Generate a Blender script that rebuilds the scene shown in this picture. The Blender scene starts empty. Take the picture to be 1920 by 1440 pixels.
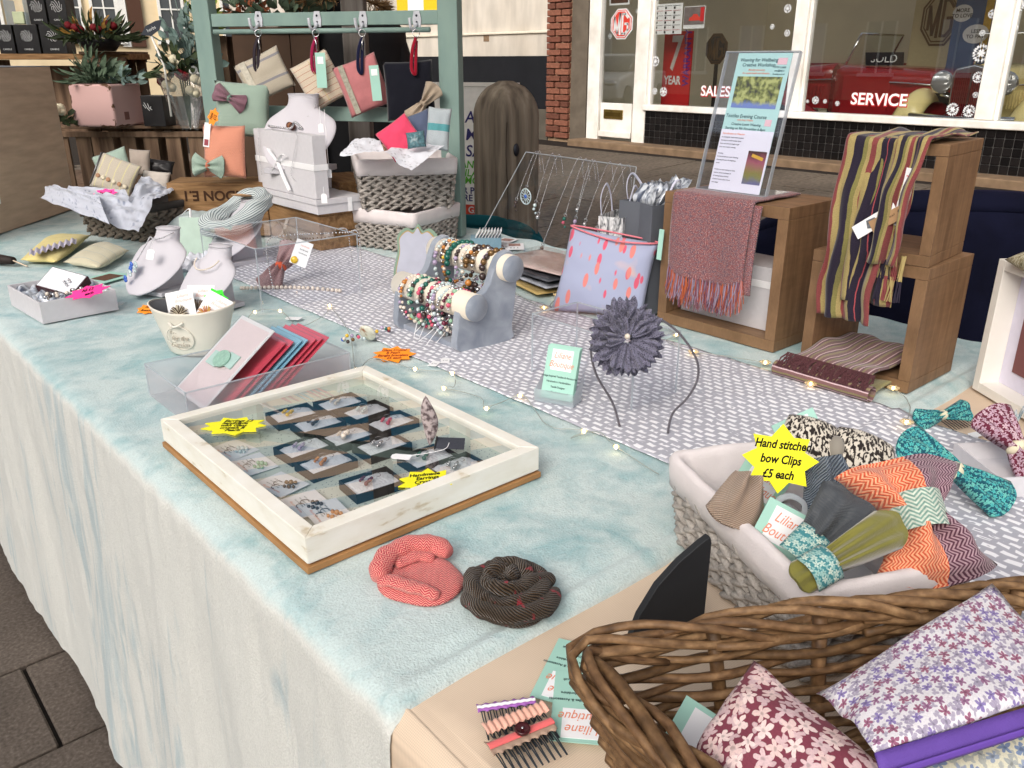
import bpy, bmesh, math, random
from mathutils import Matrix, Vector, Euler, noise as mnoise
random.seed(11)
SC = bpy.context.scene
COL = SC.collection
R = math.radians
# ------------------------------------------------------------------ camera
H, TZ, HEAD, F = 1.28, 0.76, R(41.3), 1566.0
PIT = math.atan(606 / 1566)
cam_d = bpy.data.cameras.new('camera'); cam = bpy.data.objects.new('camera', cam_d); COL.objects.link(cam)
cam.location = (0, 0, H); cam.rotation_euler = (R(90) - PIT, 0, -HEAD)
cam_d.sensor_width = 36; cam_d.lens = 36 * F / 1920; cam_d.clip_start = .02; cam_d.clip_end = 400
SC.camera = cam
# ------------------------------------------------------------------ sky, sun, exposure
W = bpy.data.worlds.new('World'); SC.world = W; W.use_nodes = True
wt = W.node_tree; bg = wt.nodes['Background']
sky = wt.nodes.new('ShaderNodeTexSky'); sky.sky_type = 'NISHITA'; sky.sun_disc = False
SUN_EL, SUN_AZ = 34, 246          # azimuth clockwise from +Y
sky.sun_elevation = R(SUN_EL); sky.sun_rotation = R(SUN_AZ); sky.air_density = 1.2; sky.dust_density = 4.0; sky.ozone_density = .6
hs = wt.nodes.new('ShaderNodeHueSaturation'); hs.inputs['Saturation'].default_value = .42
wt.links.new(sky.outputs[0], hs.inputs['Color']); wt.links.new(hs.outputs[0], bg.inputs[0]); bg.inputs[1].default_value = .15
sl = bpy.data.lights.new('sun', 'SUN'); sl.energy = 1.05; sl.angle = R(34); sl.color = (1, .93, .85)
so = bpy.data.objects.new('sun', sl); COL.objects.link(so)
sd = Vector((math.sin(R(SUN_AZ)) * math.cos(R(SUN_EL)), math.cos(R(SUN_AZ)) * math.cos(R(SUN_EL)), math.sin(R(SUN_EL))))
so.rotation_euler = sd.to_track_quat('Z', 'Y').to_euler(); so.location = sd * 20
SC.view_settings.view_transform = 'Standard'; SC.view_settings.look = 'None'; SC.view_settings.gamma = 1
SC.view_settings.exposure = .47
try:
    SC.view_settings.use_curve_mapping = False
    SC.render.engine = 'CYCLES'
    SC.cycles.use_denoising = True; SC.cycles.transparent_max_bounces = 24; SC.cycles.max_bounces = 8
    SC.cycles.caustics_reflective = False; SC.cycles.caustics_refractive = False
except Exception: pass
# ------------------------------------------------------------------ placement helpers
st_, ct_, cp_, sp_ = math.sin(HEAD), math.cos(HEAD), math.cos(PIT), math.sin(PIT)
def ray(px, py):
    u = (px - 960) / F; v = (720 - py) / F
    x, y, z = u, cp_ + v * sp_, -sp_ + v * cp_
    return Vector((x * ct_ + y * st_, -x * st_ + y * ct_, z))
def at(px, py, z=TZ):
    r = ray(px, py); t = (z - H) / r.z; return Vector((r.x * t, r.y * t, z))
def atX(px, py, X):
    r = ray(px, py); t = X / r.x; return Vector((X, r.y * t, H + r.z * t))
def zat(X, Y, py):
    yf = X * st_ + Y * ct_; v = (720 - py) / F
    return H + yf * (v * cp_ - sp_) / (cp_ + v * sp_)
# ------------------------------------------------------------------ materials
def S(r, g, b):
    f = lambda c: (c / 255 / 12.92) if c <= 10 else ((c / 255 + .055) / 1.055) ** 2.4
    return (f(r), f(g), f(b), 1)
MATS = {}
class G:
    """tiny node-graph writer"""
    def __init__(s, name, rough=.6, spec=.3, sheen=0, metal=0):
        s.m = bpy.data.materials.new(name); s.m.use_nodes = True; s.t = s.m.node_tree
        s.b = s.t.nodes['Principled BSDF']; MATS[name] = s.m
        s.b.inputs['Roughness'].default_value = rough; s.b.inputs['Specular IOR Level'].default_value = spec
        s.b.inputs['Metallic'].default_value = metal; s.b.inputs['Sheen Weight'].default_value = sheen
        s.b.inputs['Sheen Roughness'].default_value = .45
    def n(s, typ, ins=None, out=0, **props):
        k = s.t.nodes.new('ShaderNode' + typ)
        for a, v in props.items(): setattr(k, a, v)
        for i, v in (ins or {}).items():
            if isinstance(v, bpy.types.NodeSocket): s.t.links.new(v, k.inputs[i])
            else: k.inputs[i].default_value = v
        return k.outputs[out]
    def ma(s, op, a, b=0.0, c=0.0): return s.n('Math', {0: a, 1: b, 2: c}, operation=op)
    def mix(s, f, a, b): return s.n('Mix', {0: f, 6: a, 7: b}, 2, data_type='RGBA')
    def mul(s, a, b): return s.n('Mix', {0: 1.0, 6: a, 7: b}, 2, data_type='RGBA', blend_type='MULTIPLY')
    def ramp(s, f, st, mode='LINEAR'):
        o = s.n('ValToRGB', {0: f}); r = o.node.color_ramp; r.interpolation = mode
        while len(r.elements) < len(st): r.elements.new(.5)
        for e, (p, c) in zip(r.elements, st): e.position = p; e.color = c if len(c) == 4 else (*c, 1)
        return o
    def uv(s): return s.n('TexCoord', out=2)
    def ob(s): return s.n('TexCoord', out=3)
    def mp(s, v, sc=(1, 1, 1), rot=(0, 0, 0), loc=(0, 0, 0)): return s.n('Mapping', {0: v, 1: loc, 2: rot, 3: sc})
    def noise(s, v, sc, det=3, dist=0, out=0): return s.n('TexNoise', {0: v, 2: sc, 3: det, 8: dist}, out)
    def vor(s, v, sc, out=0, rnd=1.0, **k): return s.n('TexVoronoi', {0: v, 2: sc, 8: rnd}, out, **k)
    def sep(s, v):
        o = s.n('SeparateXYZ', {0: v}); return o.node.outputs
    def col(s, c):
        if isinstance(c, bpy.types.NodeSocket): s.t.links.new(c, s.b.inputs['Base Color'])
        else: s.b.inputs['Base Color'].default_value = c
        s.m.diffuse_color = c if not isinstance(c, bpy.types.NodeSocket) else (.5, .5, .5, 1)
    def bump(s, h, st=.3, d=.002):
        o = s.n('Bump', {'Height': h, 'Strength': st, 'Distance': d}); s.t.links.new(o, s.b.inputs['Normal'])
    def link(s, o, name): s.t.links.new(o, s.b.inputs[name])
def gray(v): return (v, v, v, 1)
def mat(name, c, rough=.6, spec=.3, sheen=0, metal=0, var=.12, vs=30, bump=0, bs=200, bd=.001, emit=0):
    if name in MATS: return MATS[name]
    g = G(name, rough, spec, sheen, metal); o = g.ob()
    if var:
        n = g.noise(o, vs, 4); k = g.ramp(n, [(.3, gray(1 - var)), (.7, gray(1))]); g.col(g.mul(c, k))
        rr = g.ramp(g.noise(o, vs * .6, 3), [(.3, gray(max(0, rough - .08))), (.7, gray(min(1, rough + .08)))]); g.link(rr, 'Roughness')
    else: g.col(c)
    if bump: g.bump(g.noise(o, bs, 3), bump, bd)
    if emit:
        g.b.inputs['Emission Color'].default_value = c; g.b.inputs['Emission Strength'].default_value = emit
    return g.m
def clear(name, tint=(1, 1, 1, 1), refl=1.0, rough=.03, haze=0.0, hcol=(1, 1, 1, 1)):
    """thin clear sheet: see-through with a Fresnel reflection and, if hazy, a milky share"""
    if name in MATS: return MATS[name]
    m = bpy.data.materials.new(name); MATS[name] = m; m.use_nodes = True; t = m.node_tree
    t.nodes.remove(t.nodes['Principled BSDF']); out = [n for n in t.nodes if n.type == 'OUTPUT_MATERIAL'][0]
    tr = t.nodes.new('ShaderNodeBsdfTransparent'); tr.inputs[0].default_value = tint
    gl = t.nodes.new('ShaderNodeBsdfGlossy'); gl.inputs['Roughness'].default_value = rough
    lw = t.nodes.new('ShaderNodeLayerWeight'); pw = t.nodes.new('ShaderNodeMath'); pw.operation = 'POWER'; pw.inputs[1].default_value = 5; lw.inputs[0].default_value = .5
    mu = t.nodes.new('ShaderNodeMath'); mu.operation = 'MULTIPLY_ADD'; mu.inputs[1].default_value = .95 * min(1, refl); mu.inputs[2].default_value = .04 * refl; mu.use_clamp = True
    t.links.new(lw.outputs['Facing'], pw.inputs[0]); t.links.new(pw.outputs[0], mu.inputs[0])
    src = tr.outputs[0]
    if haze:
        df = t.nodes.new('ShaderNodeBsdfDiffuse'); df.inputs[0].default_value = hcol
        tl = t.nodes.new('ShaderNodeBsdfTranslucent'); tl.inputs[0].default_value = hcol
        a = t.nodes.new('ShaderNodeMixShader'); t.links.new(df.outputs[0], a.inputs[1]); t.links.new(tl.outputs[0], a.inputs[2])
        b = t.nodes.new('ShaderNodeMixShader'); b.inputs[0].default_value = haze
        t.links.new(src, b.inputs[1]); t.links.new(a.outputs[0], b.inputs[2]); src = b.outputs[0]
    mx = t.nodes.new('ShaderNodeMixShader'); t.links.new(mu.outputs[0], mx.inputs[0]); t.links.new(src, mx.inputs[1]); t.links.new(gl.outputs[0], mx.inputs[2])
    t.links.new(mx.outputs[0], out.inputs[0]); return m
# ------------------------------------------------------------------ mesh builder
def rotm(rx=0, ry=0, rz=0): return Euler((R(rx), R(ry), R(rz))).to_matrix()
class MB:
    def __init__(s): s.v = []; s.f = []; s.uv = {}; s.mi = []
    def add(s, vs, fs, M=None, uvs=None):
        b = len(s.v)
        for i, p in enumerate(vs):
            p = Vector(p); s.v.append(M @ p if M is not None else p)
            if uvs: s.uv[b + i] = uvs[i]
        s.f += [[b + i for i in f] for f in fs]; return s
    def box(s, c, d, rot=None):
        x, y, z = (k / 2 for k in d); vs = [Vector((a * x, b * y, e * z)) for a in (-1, 1) for b in (-1, 1) for e in (-1, 1)]
        if rot is not None: vs = [rot @ p for p in vs]
        c = Vector(c)
        return s.add([p + c for p in vs], [(0, 1, 3, 2), (4, 6, 7, 5), (0, 4, 5, 1), (2, 3, 7, 6), (0, 2, 6, 4), (1, 5, 7, 3)])
    def bx(s, x0, x1, y0, y1, z0, z1): return s.box(((x0 + x1) / 2, (y0 + y1) / 2, (z0 + z1) / 2), (x1 - x0, y1 - y0, z1 - z0))
    def prism(s, poly, z0, z1, M=None):
        n = len(poly); vs = [(p[0], p[1], z0) for p in poly] + [(p[0], p[1], z1) for p in poly]
        fs = [tuple(range(n - 1, -1, -1)), tuple(range(n, 2 * n))] + [(i, (i + 1) % n, n + (i + 1) % n, n + i) for i in range(n)]
        return s.add(vs, fs, M)
    def tube(s, pts, r, n=8, closed=False, flat=1.0, cap=True):
        pts = [Vector(p) for p in pts]; L = len(pts); rs = r if isinstance(r, (list, tuple)) else [r] * L
        up = Vector((0, 0, 1)); rings = []; prev = None; ln = 0
        for i, p in enumerate(pts):
            a = pts[(i - 1) % L] if (closed or i > 0) else p; b = pts[(i + 1) % L] if (closed or i < L - 1) else p
            t = (b - a); t = t.normalized() if t.length > 1e-9 else Vector((1, 0, 0))
            if prev is None:
                x = t.cross(up)
                if x.length < .05: x = t.cross(Vector((1, 0, 0)))
            else: x = prev - t * prev.dot(t)
            x.normalize(); prev = x; y = x.cross(t)
            if i: ln += (p - pts[i - 1]).length
            rings.append([(p + (x * math.cos(2 * math.pi * k / n) + y * math.sin(2 * math.pi * k / n) * flat) * rs[i], (k / n, ln)) for k in range(n)])
        b = len(s.v)
        for rg in rings:
            for p, uv in rg: s.uv[len(s.v)] = uv; s.v.append(p)
        for i in range(L if closed else L - 1):
            j = (i + 1) % L
            for k in range(n): s.f.append([b + i * n + k, b + i * n + (k + 1) % n, b + j * n + (k + 1) % n, b + j * n + k])
        if not closed and cap:
            s.f.append([b + k for k in range(n)][::-1]); s.f.append([b + (L - 1) * n + k for k in range(n)])
        return s
    def grid(s, fn, nu, nv, cu=False, cv=False, uvs=(1, 1)):
        b = len(s.v); NU = nu if cu else nu + 1; NV = nv if cv else nv + 1
        for i in range(NU):
            for j in range(NV):
                u, v = i / nu, j / nv; s.uv[len(s.v)] = (u * uvs[0], v * uvs[1]); s.v.append(Vector(fn(u, v)))
        for i in range(nu):
            for j in range(nv):
                i2, j2 = (i + 1) % NU, (j + 1) % NV
                s.f.append([b + i * NV + j, b + i2 * NV + j, b + i2 * NV + j2, b + i * NV + j2])
        return s
    def ell(s, c, r, M=None, nu=10, nv=6):
        c = Vector(c); vs = [Vector((0, 0, r[2]))]; fs = []
        for j in range(1, nv):
            for i in range(nu):
                a, b = 2 * math.pi * i / nu, math.pi * j / nv
                vs.append(Vector((r[0] * math.cos(a) * math.sin(b), r[1] * math.sin(a) * math.sin(b), r[2] * math.cos(b))))
        vs.append(Vector((0, 0, -r[2]))); e = len(vs) - 1
        for i in range(nu):
            k = (i + 1) % nu; fs.append((0, 1 + i, 1 + k)); fs.append((e, e - nu + k, e - nu + i))
            for j in range(nv - 2): o = 1 + j * nu; fs.append((o + i, o + nu + i, o + nu + k, o + k))
        return s.add([(M @ p if M is not None else p) + c for p in vs], fs)
    def lathe(s, prof, n=24, c=(0, 0, 0), sx=1, sy=1):
        c = Vector(c); b = len(s.v); L = len(prof)
        for r, z in prof:
            for k in range(n):
                a = 2 * math.pi * k / n; s.uv[len(s.v)] = (k / n, z); s.v.append(c + Vector((r * sx * math.cos(a), r * sy * math.sin(a), z)))
        for i in range(L - 1):
            for k in range(n): s.f.append([b + i * n + k, b + i * n + (k + 1) % n, b + (i + 1) * n + (k + 1) % n, b + (i + 1) * n + k])
        return s
    def xf(s, M): s.v = [M @ p for p in s.v]; return s
    def mesh(s, name, m, smooth=False):
        me = bpy.data.meshes.new(name); me.from_pydata([tuple(p) for p in s.v], [], s.f)
        if s.uv:
            ul = me.uv_layers.new(name='UVMap')
            for lp in me.loops: ul.data[lp.index].uv = s.uv.get(lp.vertex_index, (0, 0))
        me.materials.append(m)
        bm = bmesh.new(); bm.from_mesh(me); bmesh.ops.recalc_face_normals(bm, faces=bm.faces); bm.to_mesh(me); bm.free()
        if smooth:
            for p in me.polygons: p.use_smooth = True
        return me
    def ob(s, name, m, par=None, smooth=False, bev=0, seg=2, sub=0, solid=0, loc=None, rot=None):
        o = bpy.data.objects.new(name, s.mesh(name, m, smooth)); COL.objects.link(o)
        if par is not None: o.parent = par
        if loc is not None: o.location = loc
        if rot is not None: o.rotation_euler = [R(k) for k in rot]
        if solid: k = o.modifiers.new('solid', 'SOLIDIFY'); k.thickness = solid; k.offset = 0
        if bev:
            k = o.modifiers.new('bevel', 'BEVEL'); k.width = bev; k.segments = seg; k.limit_method = 'ANGLE'; k.angle_limit = R(40)
            for p in o.data.polygons: p.use_smooth = True
            if seg: k.harden_normals = True
        if sub: k = o.modifiers.new('sub', 'SUBSURF'); k.levels = sub; k.render_levels = sub
        return o
def tag(o, label, cat, group=None, kind=None):
    o['label'] = label; o['category'] = cat
    if group: o['group'] = group
    if kind: o['kind'] = kind
    return o
def thing(name, label, cat, loc=(0, 0, 0), rz=0, group=None, rx=0, ry=0):
    o = bpy.data.objects.new(name, None); o.empty_display_size = .05; COL.objects.link(o)
    o.location = loc; o.rotation_euler = (R(rx), R(ry), R(rz)); return tag(o, label, cat, group)
def struct(o): o['kind'] = 'structure'; return o
def inst(o, par=None, loc=None, rot=None, name=None, sc=None):
    c = o.copy(); COL.objects.link(c); c.parent = par
    if loc is not None: c.location = loc
    if rot is not None: c.rotation_euler = [R(k) for k in rot]
    if sc is not None: c.scale = sc
    if name: c.name = name
    return c
def text(body, size, m, par, loc=(0, 0, 0), rot=(0, 0, 0), shear=0, align='CENTER', name='lettering', depth=.0, sx=1.0, bold=0, space=1.0):
    cu = bpy.data.curves.new('t', 'FONT'); cu.body = body; cu.size = size; cu.shear = shear; cu.align_x = align; cu.align_y = 'CENTER'
    cu.extrude = depth; cu.offset = bold; cu.space_line = space; cu.resolution_u = 3
    t = bpy.data.objects.new('t', cu); COL.objects.link(t)
    dg = bpy.context.evaluated_depsgraph_get(); me = bpy.data.meshes.new_from_object(t.evaluated_get(dg))
    bpy.data.objects.remove(t); bpy.data.curves.remove(cu)
    me.materials.clear(); me.materials.append(m); me.name = name
    o = bpy.data.objects.new(name, me); COL.objects.link(o); o.parent = par; o.location = loc; o.rotation_euler = [R(k) for k in rot]; o.scale = (sx, 1, 1)
    return o
def n3(x, y, z=0.0): return mnoise.noise(Vector((x, y, z)))
def spline(pts, n=8, closed=False):
    """Catmull-Rom through pts"""
    P = [Vector(p) for p in pts]; L = len(P); out = []
    for i in range(L if closed else L - 1):
        g = lambda k: P[k % L] if closed else P[max(0, min(L - 1, k))]
        a, b, c, d = g(i - 1), g(i), g(i + 1), g(i + 2)
        for k in range(n):
            t = k / n; out.append(.5 * ((2 * b) + (c - a) * t + (2 * a - 5 * b + 4 * c - d) * t * t + (3 * b - a - 3 * c + d) * t ** 3))
    if not closed: out.append(P[-1])
    return out
# common materials
white = mat('white_paint', S(236, 233, 226), .45, var=.06, vs=8)
paper = mat('white_paper', S(240, 240, 242), .7, var=.03)
black = mat('black_satin', S(28, 28, 31), .45, var=.2)
ink = mat('black_ink', S(20, 20, 26), .8, 0.1, var=0)
silver = mat('silver_metal', S(205, 205, 208), .25, metal=1, var=.1)
gold = mat('brass_metal', S(190, 160, 90), .35, metal=1, var=.2)
mint = mat('mint_card', S(164, 208, 194), .6, var=.04)
coral_ink = mat('coral_ink', S(228, 140, 110), .8, var=0)
acryl = clear('clear_acrylic', (.97, .98, 1, 1), .9)
acryl_edge = clear('clear_acrylic_edge', (.92, .95, .96, 1), .9, haze=.5, hcol=S(225, 232, 238))
# ================================================================== GROUND
g = G('paver_stone', .85, .2); o = g.ob()
n = g.noise(o, 130, 6); n2 = g.noise(g.n('NewGeometry'), 3, 3)
g.col(g.mul(g.ramp(n, [(.3, S(82, 73, 66)), (.55, S(102, 92, 84)), (.75, S(122, 112, 103))]), g.ramp(n2, [(.3, gray(.6)), (.7, gray(1))]))); g.bump(n, .35, .003); paver = g.m
g = G('pavement_stone', .85, .2); o = g.ob()
n = g.noise(o, 25, 6); n2 = g.noise(g.n('NewGeometry'), 1.3, 4)
g.col(g.mul(g.ramp(n, [(.3, S(92, 82, 72)), (.7, S(126, 114, 100))]), g.ramp(n2, [(.3, gray(.62)), (.7, gray(1))]))); g.bump(n, .5, .004); slabm = g.m
joint = mat('dark_joint', S(52, 46, 42), .95, .1, var=.3, vs=40)
SX0, SX1, SZ1 = 2.3, 7.7, .30
def gz(X): return 0 if X < SX0 else SZ1 * min(1, (X - SX0) / (SX1 - SX0))
mb = MB()
ys = [-60, 60]; xs = [-60, SX0, SX1, 60]
for i in range(3):
    a, b = xs[i], xs[i + 1]
    mb.add([(a, -60, gz(a) - .012), (b, -60, gz(b) - .012), (b, 80, gz(b) - .012), (a, 80, gz(a) - .012)], [(0, 1, 2, 3)])
ground = struct(mb.ob('ground', joint))
# dark paving slabs by the stall
sl = MB().box((0, 0, -.02), (.448, .302, .04)).mesh('paving_slab', paver)
first = None
k = 0
for j, Y in enumerate([.645 + .31 * q for q in range(-1, 11)]):
    for i in range(-4, 2):
        X = .18 + .228 + i * .456 + (.21 if j % 2 else 0)
        o = bpy.data.objects.new('paving_slab', sl); COL.objects.link(o); o.parent = ground
        o.location = (X, Y + .155, random.uniform(-.002, .002)); o.rotation_euler = (random.uniform(-.004, .004), random.uniform(-.004, .004), 0)
for o in ground.children: o.modifiers.new('b', 'BEVEL').width = .004
# larger slabs on the rising pavement towards the shop
sl2 = MB().box((0, 0, -.02), (.74, .49, .04)).mesh('pavement_slab', slabm)
ang = math.atan(SZ1 / (SX1 - SX0))
pave = struct(MB().bx(1.9, 2.24, -2, 14, -.1, -.03).ob('pavement', joint))
for i in range(8):
    X = SX0 - .05 + .376 + i * .752
    if X > 7.75: break
    for j in range(26):
        Y = -1.2 + j * .502 + (.25 if i % 2 else 0)
        if not (X * .17 < Y): continue
        o = bpy.data.objects.new('pavement_slab', sl2); COL.objects.link(o); o.parent = pave
        o.location = (X, Y, gz(X) + random.uniform(-.003, .002)); o.rotation_euler = (random.uniform(-.004, .004), -ang + random.uniform(-.003, .003), 0)
# fallen leaves and soil round the post
g = G('leaf_litter', .9, .1); g.col(g.ramp(g.noise(g.n('NewGeometry'), 40, 2), [(.3, S(70, 48, 30)), (.5, S(112, 76, 44)), (.7, S(140, 104, 60))])); litter = g.m
mb = MB()
for q in range(900):
    X, Y = random.gauss(3.2, .55), random.gauss(2.3, .75); s = random.uniform(.015, .045); Z = gz(X) + .012 + random.uniform(0, .02)
    M = Matrix.Translation((X, Y, Z)) @ Euler((random.uniform(-.5, .5), random.uniform(-.5, .5), random.uniform(0, 6))).to_matrix().to_4x4()
    mb.add([(-s, 0, 0), (0, -s * .5, .006), (s, 0, 0), (0, s * .5, .006)], [(0, 1, 2, 3)], M)
o = mb.ob('fallen_leaves', litter); tag(o, 'brown fallen leaves scattered on the pavement behind the stall', 'leaves', kind='stuff')
# ================================================================== SHOP BUILDING
XF = 8.05
shop = thing('shop_building', 'car showroom with white framed windows, black tiles and brick pier', 'building', (XF, 0, .30))
ZB = .30
def sp(mb, name, m, bev=0, **k):
    mb.xf(Matrix.Translation((-XF, 0, -ZB))); return mb.ob(name, m, shop, bev=bev, **k)
gw = G('white_joinery', .4, .4); o = gw.ob(); nn = gw.noise(o, 5, 5)
gw.col(gw.ramp(nn, [(.25, S(214, 208, 198)), (.6, S(240, 237, 230))])); joinery = gw.m
conc = mat('step_concrete', S(140, 116, 92), .85, .2, var=.35, vs=9, bump=.4, bs=60)
def bricky(name, cols):
    g = G(name, .85, .2); o = g.ob(); r = g.n('ObjectInfo', out=5)
    base = g.ramp(r, cols); n = g.noise(o, 30, 5)
    g.col(g.mul(base, g.ramp(n, [(.25, gray(.6)), (.7, gray(1))]))); g.bump(n, .6, .004); return g.m
brickm = bricky('red_brick', [(0, S(108, 68, 56)), (.3, S(140, 90, 72)), (.6, S(154, 102, 82)), (1, S(122, 74, 60))])
mortar = mat('mortar', S(176, 150, 122), .95, .1, var=.3, vs=60)
sp(MB().bx(8.02, 8.3, 8.0, 8.40, .1, 3.2), 'pier_core', mortar)
bw, bh = .252, .067
bmA = MB().box((0, 0, 0), (.06, .238, .066)).mesh('brick', brickm); bmB = MB().box((0, 0, 0), (.06, .132, .066)).mesh('brick', brickm)
for i in range(29):
    z = .37 + i * .0775
    for (me, y) in ([(bmA, 8.40 - .119), (bmB, 8.0 + .067)] if i % 2 else [(bmB, 8.40 - .066), (bmA, 8.0 + .119)]):
        o = bpy.data.objects.new('brick', me); COL.objects.link(o); o.parent = shop
        o.location = (8.0 - XF + random.uniform(-.004, .004), y + random.uniform(-.003, .003), z - ZB); o.rotation_euler = (random.uniform(-.01, .01), 0, random.uniform(-.015, .015))
        k = o.modifiers.new('b', 'BEVEL'); k.width = .006
sp(MB().bx(8.0, 8.25, 7.70, 7.975, .2, 3.2), 'pilaster', mat('grey_render', S(112, 102, 90), .9, .1, var=.3, vs=6))
# doorway
sp(MB().bx(7.98, 8.06, 7.47, 7.665, .36, 3), 'door_post', joinery, .008)
sp(MB().bx(7.98, 8.06, 6.72, 6.91, .36, 3), 'door_post', joinery, .008)
door = sp(MB().bx(8.0, 8.05, 6.94, 7.45, .40, .80), 'door', joinery, .006)
dglass = clear('shop_glass', (.94, .95, .94, 1), 3.2, .01)
def dsub(mb, name, m, par=None, **k):
    mb.xf(Matrix.Translation((-XF, 0, -ZB))); return mb.ob(name, m, par or door, **k)
dsub(MB().bx(8.02, 8.028, 6.93, 7.46, .80, 2.4), 'door_glass', dglass)
dsub(MB().bx(7.975, 7.999, 6.93, 7.46, .40, .47), 'kick_rail', joinery, bev=.008)
dsub(MB().bx(7.985, 7.999, 7.07, 7.38, .615, .725), 'letter_box', gold, bev=.006)
dsub(MB().bx(7.980, 7.9845, 7.10, 7.35, .645, .695), 'letter_flap', mat('brass_dark', S(140, 115, 60), .4, metal=1), bev=.002)
# window frames, sills, panes
for y0, y1, nm in ((4.75, 4.89, 'window_post'), (2.90, 3.05, 'window_post'), (1.0, 1.14, 'window_post')):
    sp(MB().bx(7.99, 8.10, y0, y1, .805, 3), nm, joinery, .01)
sp(MB().bx(7.95, 8.10, -.6, 6.74, .735, .803), 'window_sill', joinery, .012)
panes = []
for y0, y1 in ((4.89, 6.72), (3.05, 4.75), (1.14, 2.90)):
    p = sp(MB().bx(8.05, 8.058, y0, y1, .803, 3), 'window_pane', dglass); panes.append(p)
    dsub(MB().bx(8.02, 8.085, y1 - .035, y1 - .001, .804, 3), 'window_frame', joinery, p, bev=.005)
sp(MB().bx(8.0, 8.2, -.6, 6.8, .2, .74), 'stall_riser', mat('grout_pale', S(86, 84, 82), .9, var=.2))
tilem = G('black_tile', .18, .5); o = tilem.ob(); r = tilem.n('ObjectInfo', out=5); tilem.col(tilem.ramp(r, [(0, S(14, 13, 14)), (1, S(30, 27, 27))])); tilem = tilem.m
tme = MB().box((0, 0, 0), (.012, .0715, .0685)).mesh('wall_tile', tilem)
for i in range(58):
    for j in range(5):
        o = bpy.data.objects.new('wall_tile', tme); COL.objects.link(o); o.parent = shop
        o.location = (7.996 - XF, 6.76 - i * .0775, .405 + j * .0735 - ZB); o.rotation_euler = (0, random.uniform(-.006, .006), random.uniform(-.006, .006))
        k = o.modifiers.new('b', 'BEVEL'); k.width = .004
sp(MB().bx(7.70, 8.04, -.6, 7.72, .05, .365), 'step', conc, .015)
# upper storey and enclosure
blockm = bricky('brick_upper', [(0, S(150, 90, 64)), (1, S(160, 95, 66))])
sp(MB().bx(7.9, 8.3, -6, 8.4, 3.0, 6.5), 'upper_wall', blockm)
sp(MB().bx(8.0, 8.3, -6, -.6, 0, 3.0), 'side_wall', blockm)
inm = mat('showroom_wall', S(224, 214, 188), .8, var=.1, vs=3)
sp(MB().bx(12.6, 12.8, -2, 9, .2, 3.2), 'showroom_back_wall', inm)
sp(MB().bx(12.50, 12.59, -2, 9, .95, 1.25), 'red_wall_band', mat('red_paint', S(150, 22, 28), .5))
sp(MB().bx(8.1, 12.6, 8.2, 8.4, .2, 3.2), 'showroom_side_wall', inm)
sp(MB().bx(8.1, 12.6, -2, -1.8, .2, 3.2), 'showroom_side_wall', inm)
sp(MB().bx(8.3, 12.8, -2, 8.4, 3.15, 3.16), 'added_glass_roof', dglass)  # unseen roof, added as glass so daylight falls on the showroom cars
for k in range(6): sp(MB().bx(8.3, 12.8, -2 + 2 * k, -1.9 + 2 * k, 3.0, 3.14), 'roof_beam', inm)
sp(MB().bx(8.2, 12.6, -1.8, 8.2, .25, .34), 'showroom_floor', mat('showroom_floor', S(170, 164, 154), .3, .5, var=.2, vs=2))
# --- lettering and marks on the glass
red_ink = mat('red_vinyl', S(190, 30, 36), .6); w_ink = mat('white_vinyl', S(240, 238, 236), .6, var=.0)
def on_glass(par, y, z, x=7.985): return (x - XF, y, z - ZB)
RG = (90, 0, -90)      # upright lettering that faces -X
for par, s_, y, z in ((panes[1], 'SERVICE', 3.945, .937), (panes[0], 'SALES', 5.79, .965)):
    text(s_, .148, red_ink, par, on_glass(par, y, z - .005, 8.046), RG, bold=.009, sx=1.02)
    text(s_, .148, w_ink, par, on_glass(par, y, z, 8.041), RG, bold=.003, sx=1.02)
def octagon(w, h, k=.3):
    a, b = w / 2, h / 2; return [(-a, -b + h * k), (-a + w * k, -b), (a - w * k, -b), (a, -b + h * k), (a, b - h * k), (a - w * k, b), (-a + w * k, b), (-a, b - h * k)]
def mg_badge(par, loc, w, h, m_ground, m_line, m_letters, out_face=-1):
    M = Matrix.Translation(loc) @ Euler((R(90), 0, R(-90))).to_matrix().to_4x4()
    o = MB().prism(octagon(w, h), 0, .006, M).ob('emblem', m_line, par)
    MB().prism(octagon(w * .9, h * .92), .0061, .009, M).ob('emblem_field', m_ground, o)
    MB().prism(octagon(w * .84, h * .87), .0091, .011, M).ob('emblem_field', m_line, o)
    MB().prism(octagon(w * .77, h * .81), .0111, .013, M).ob('emblem_field', m_ground, o)
    # M and G drawn as strokes filling the octagon
    def stroke(pts, t=.075):
        mb = MB()
        for a, b in zip(pts, pts[1:]):
            a = Vector((a[0] * w, a[1] * h)); b = Vector((b[0] * w, b[1] * h)); d = (b - a).normalized(); nrm = Vector((-d.y, d.x)) * w * t / 2; e = d * w * t * .3
            mb.prism([tuple(a - e + nrm), tuple(a - e - nrm), tuple(b + e - nrm), tuple(b + e + nrm)], .0131, .016, M)
        mb.ob('emblem_letter', m_letters, o)
    stroke([(-.30, -.2), (-.30, .22), (-.17, -.30), (-.05, .33), (-.05, -.34)])
    stroke([(.30, .2), (.18, .32), (.06, .32), (.06, -.32), (.18, -.32), (.30, -.2), (.30, .0), (.18, .0)])
    return o
chrome_w = mat('badge_silver', S(214, 216, 216), .4); badge_red = mat('badge_red', S(206, 62, 48), .5)
mg_badge(door, on_glass(door, 7.17, 1.683, 8.018), .34, .33, badge_red, chrome_w, chrome_w)
dark_badge = mat('badge_dark', S(40, 38, 36), .5); bronze = mat('badge_bronze', S(110, 86, 60), .4, metal=.6)
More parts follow.
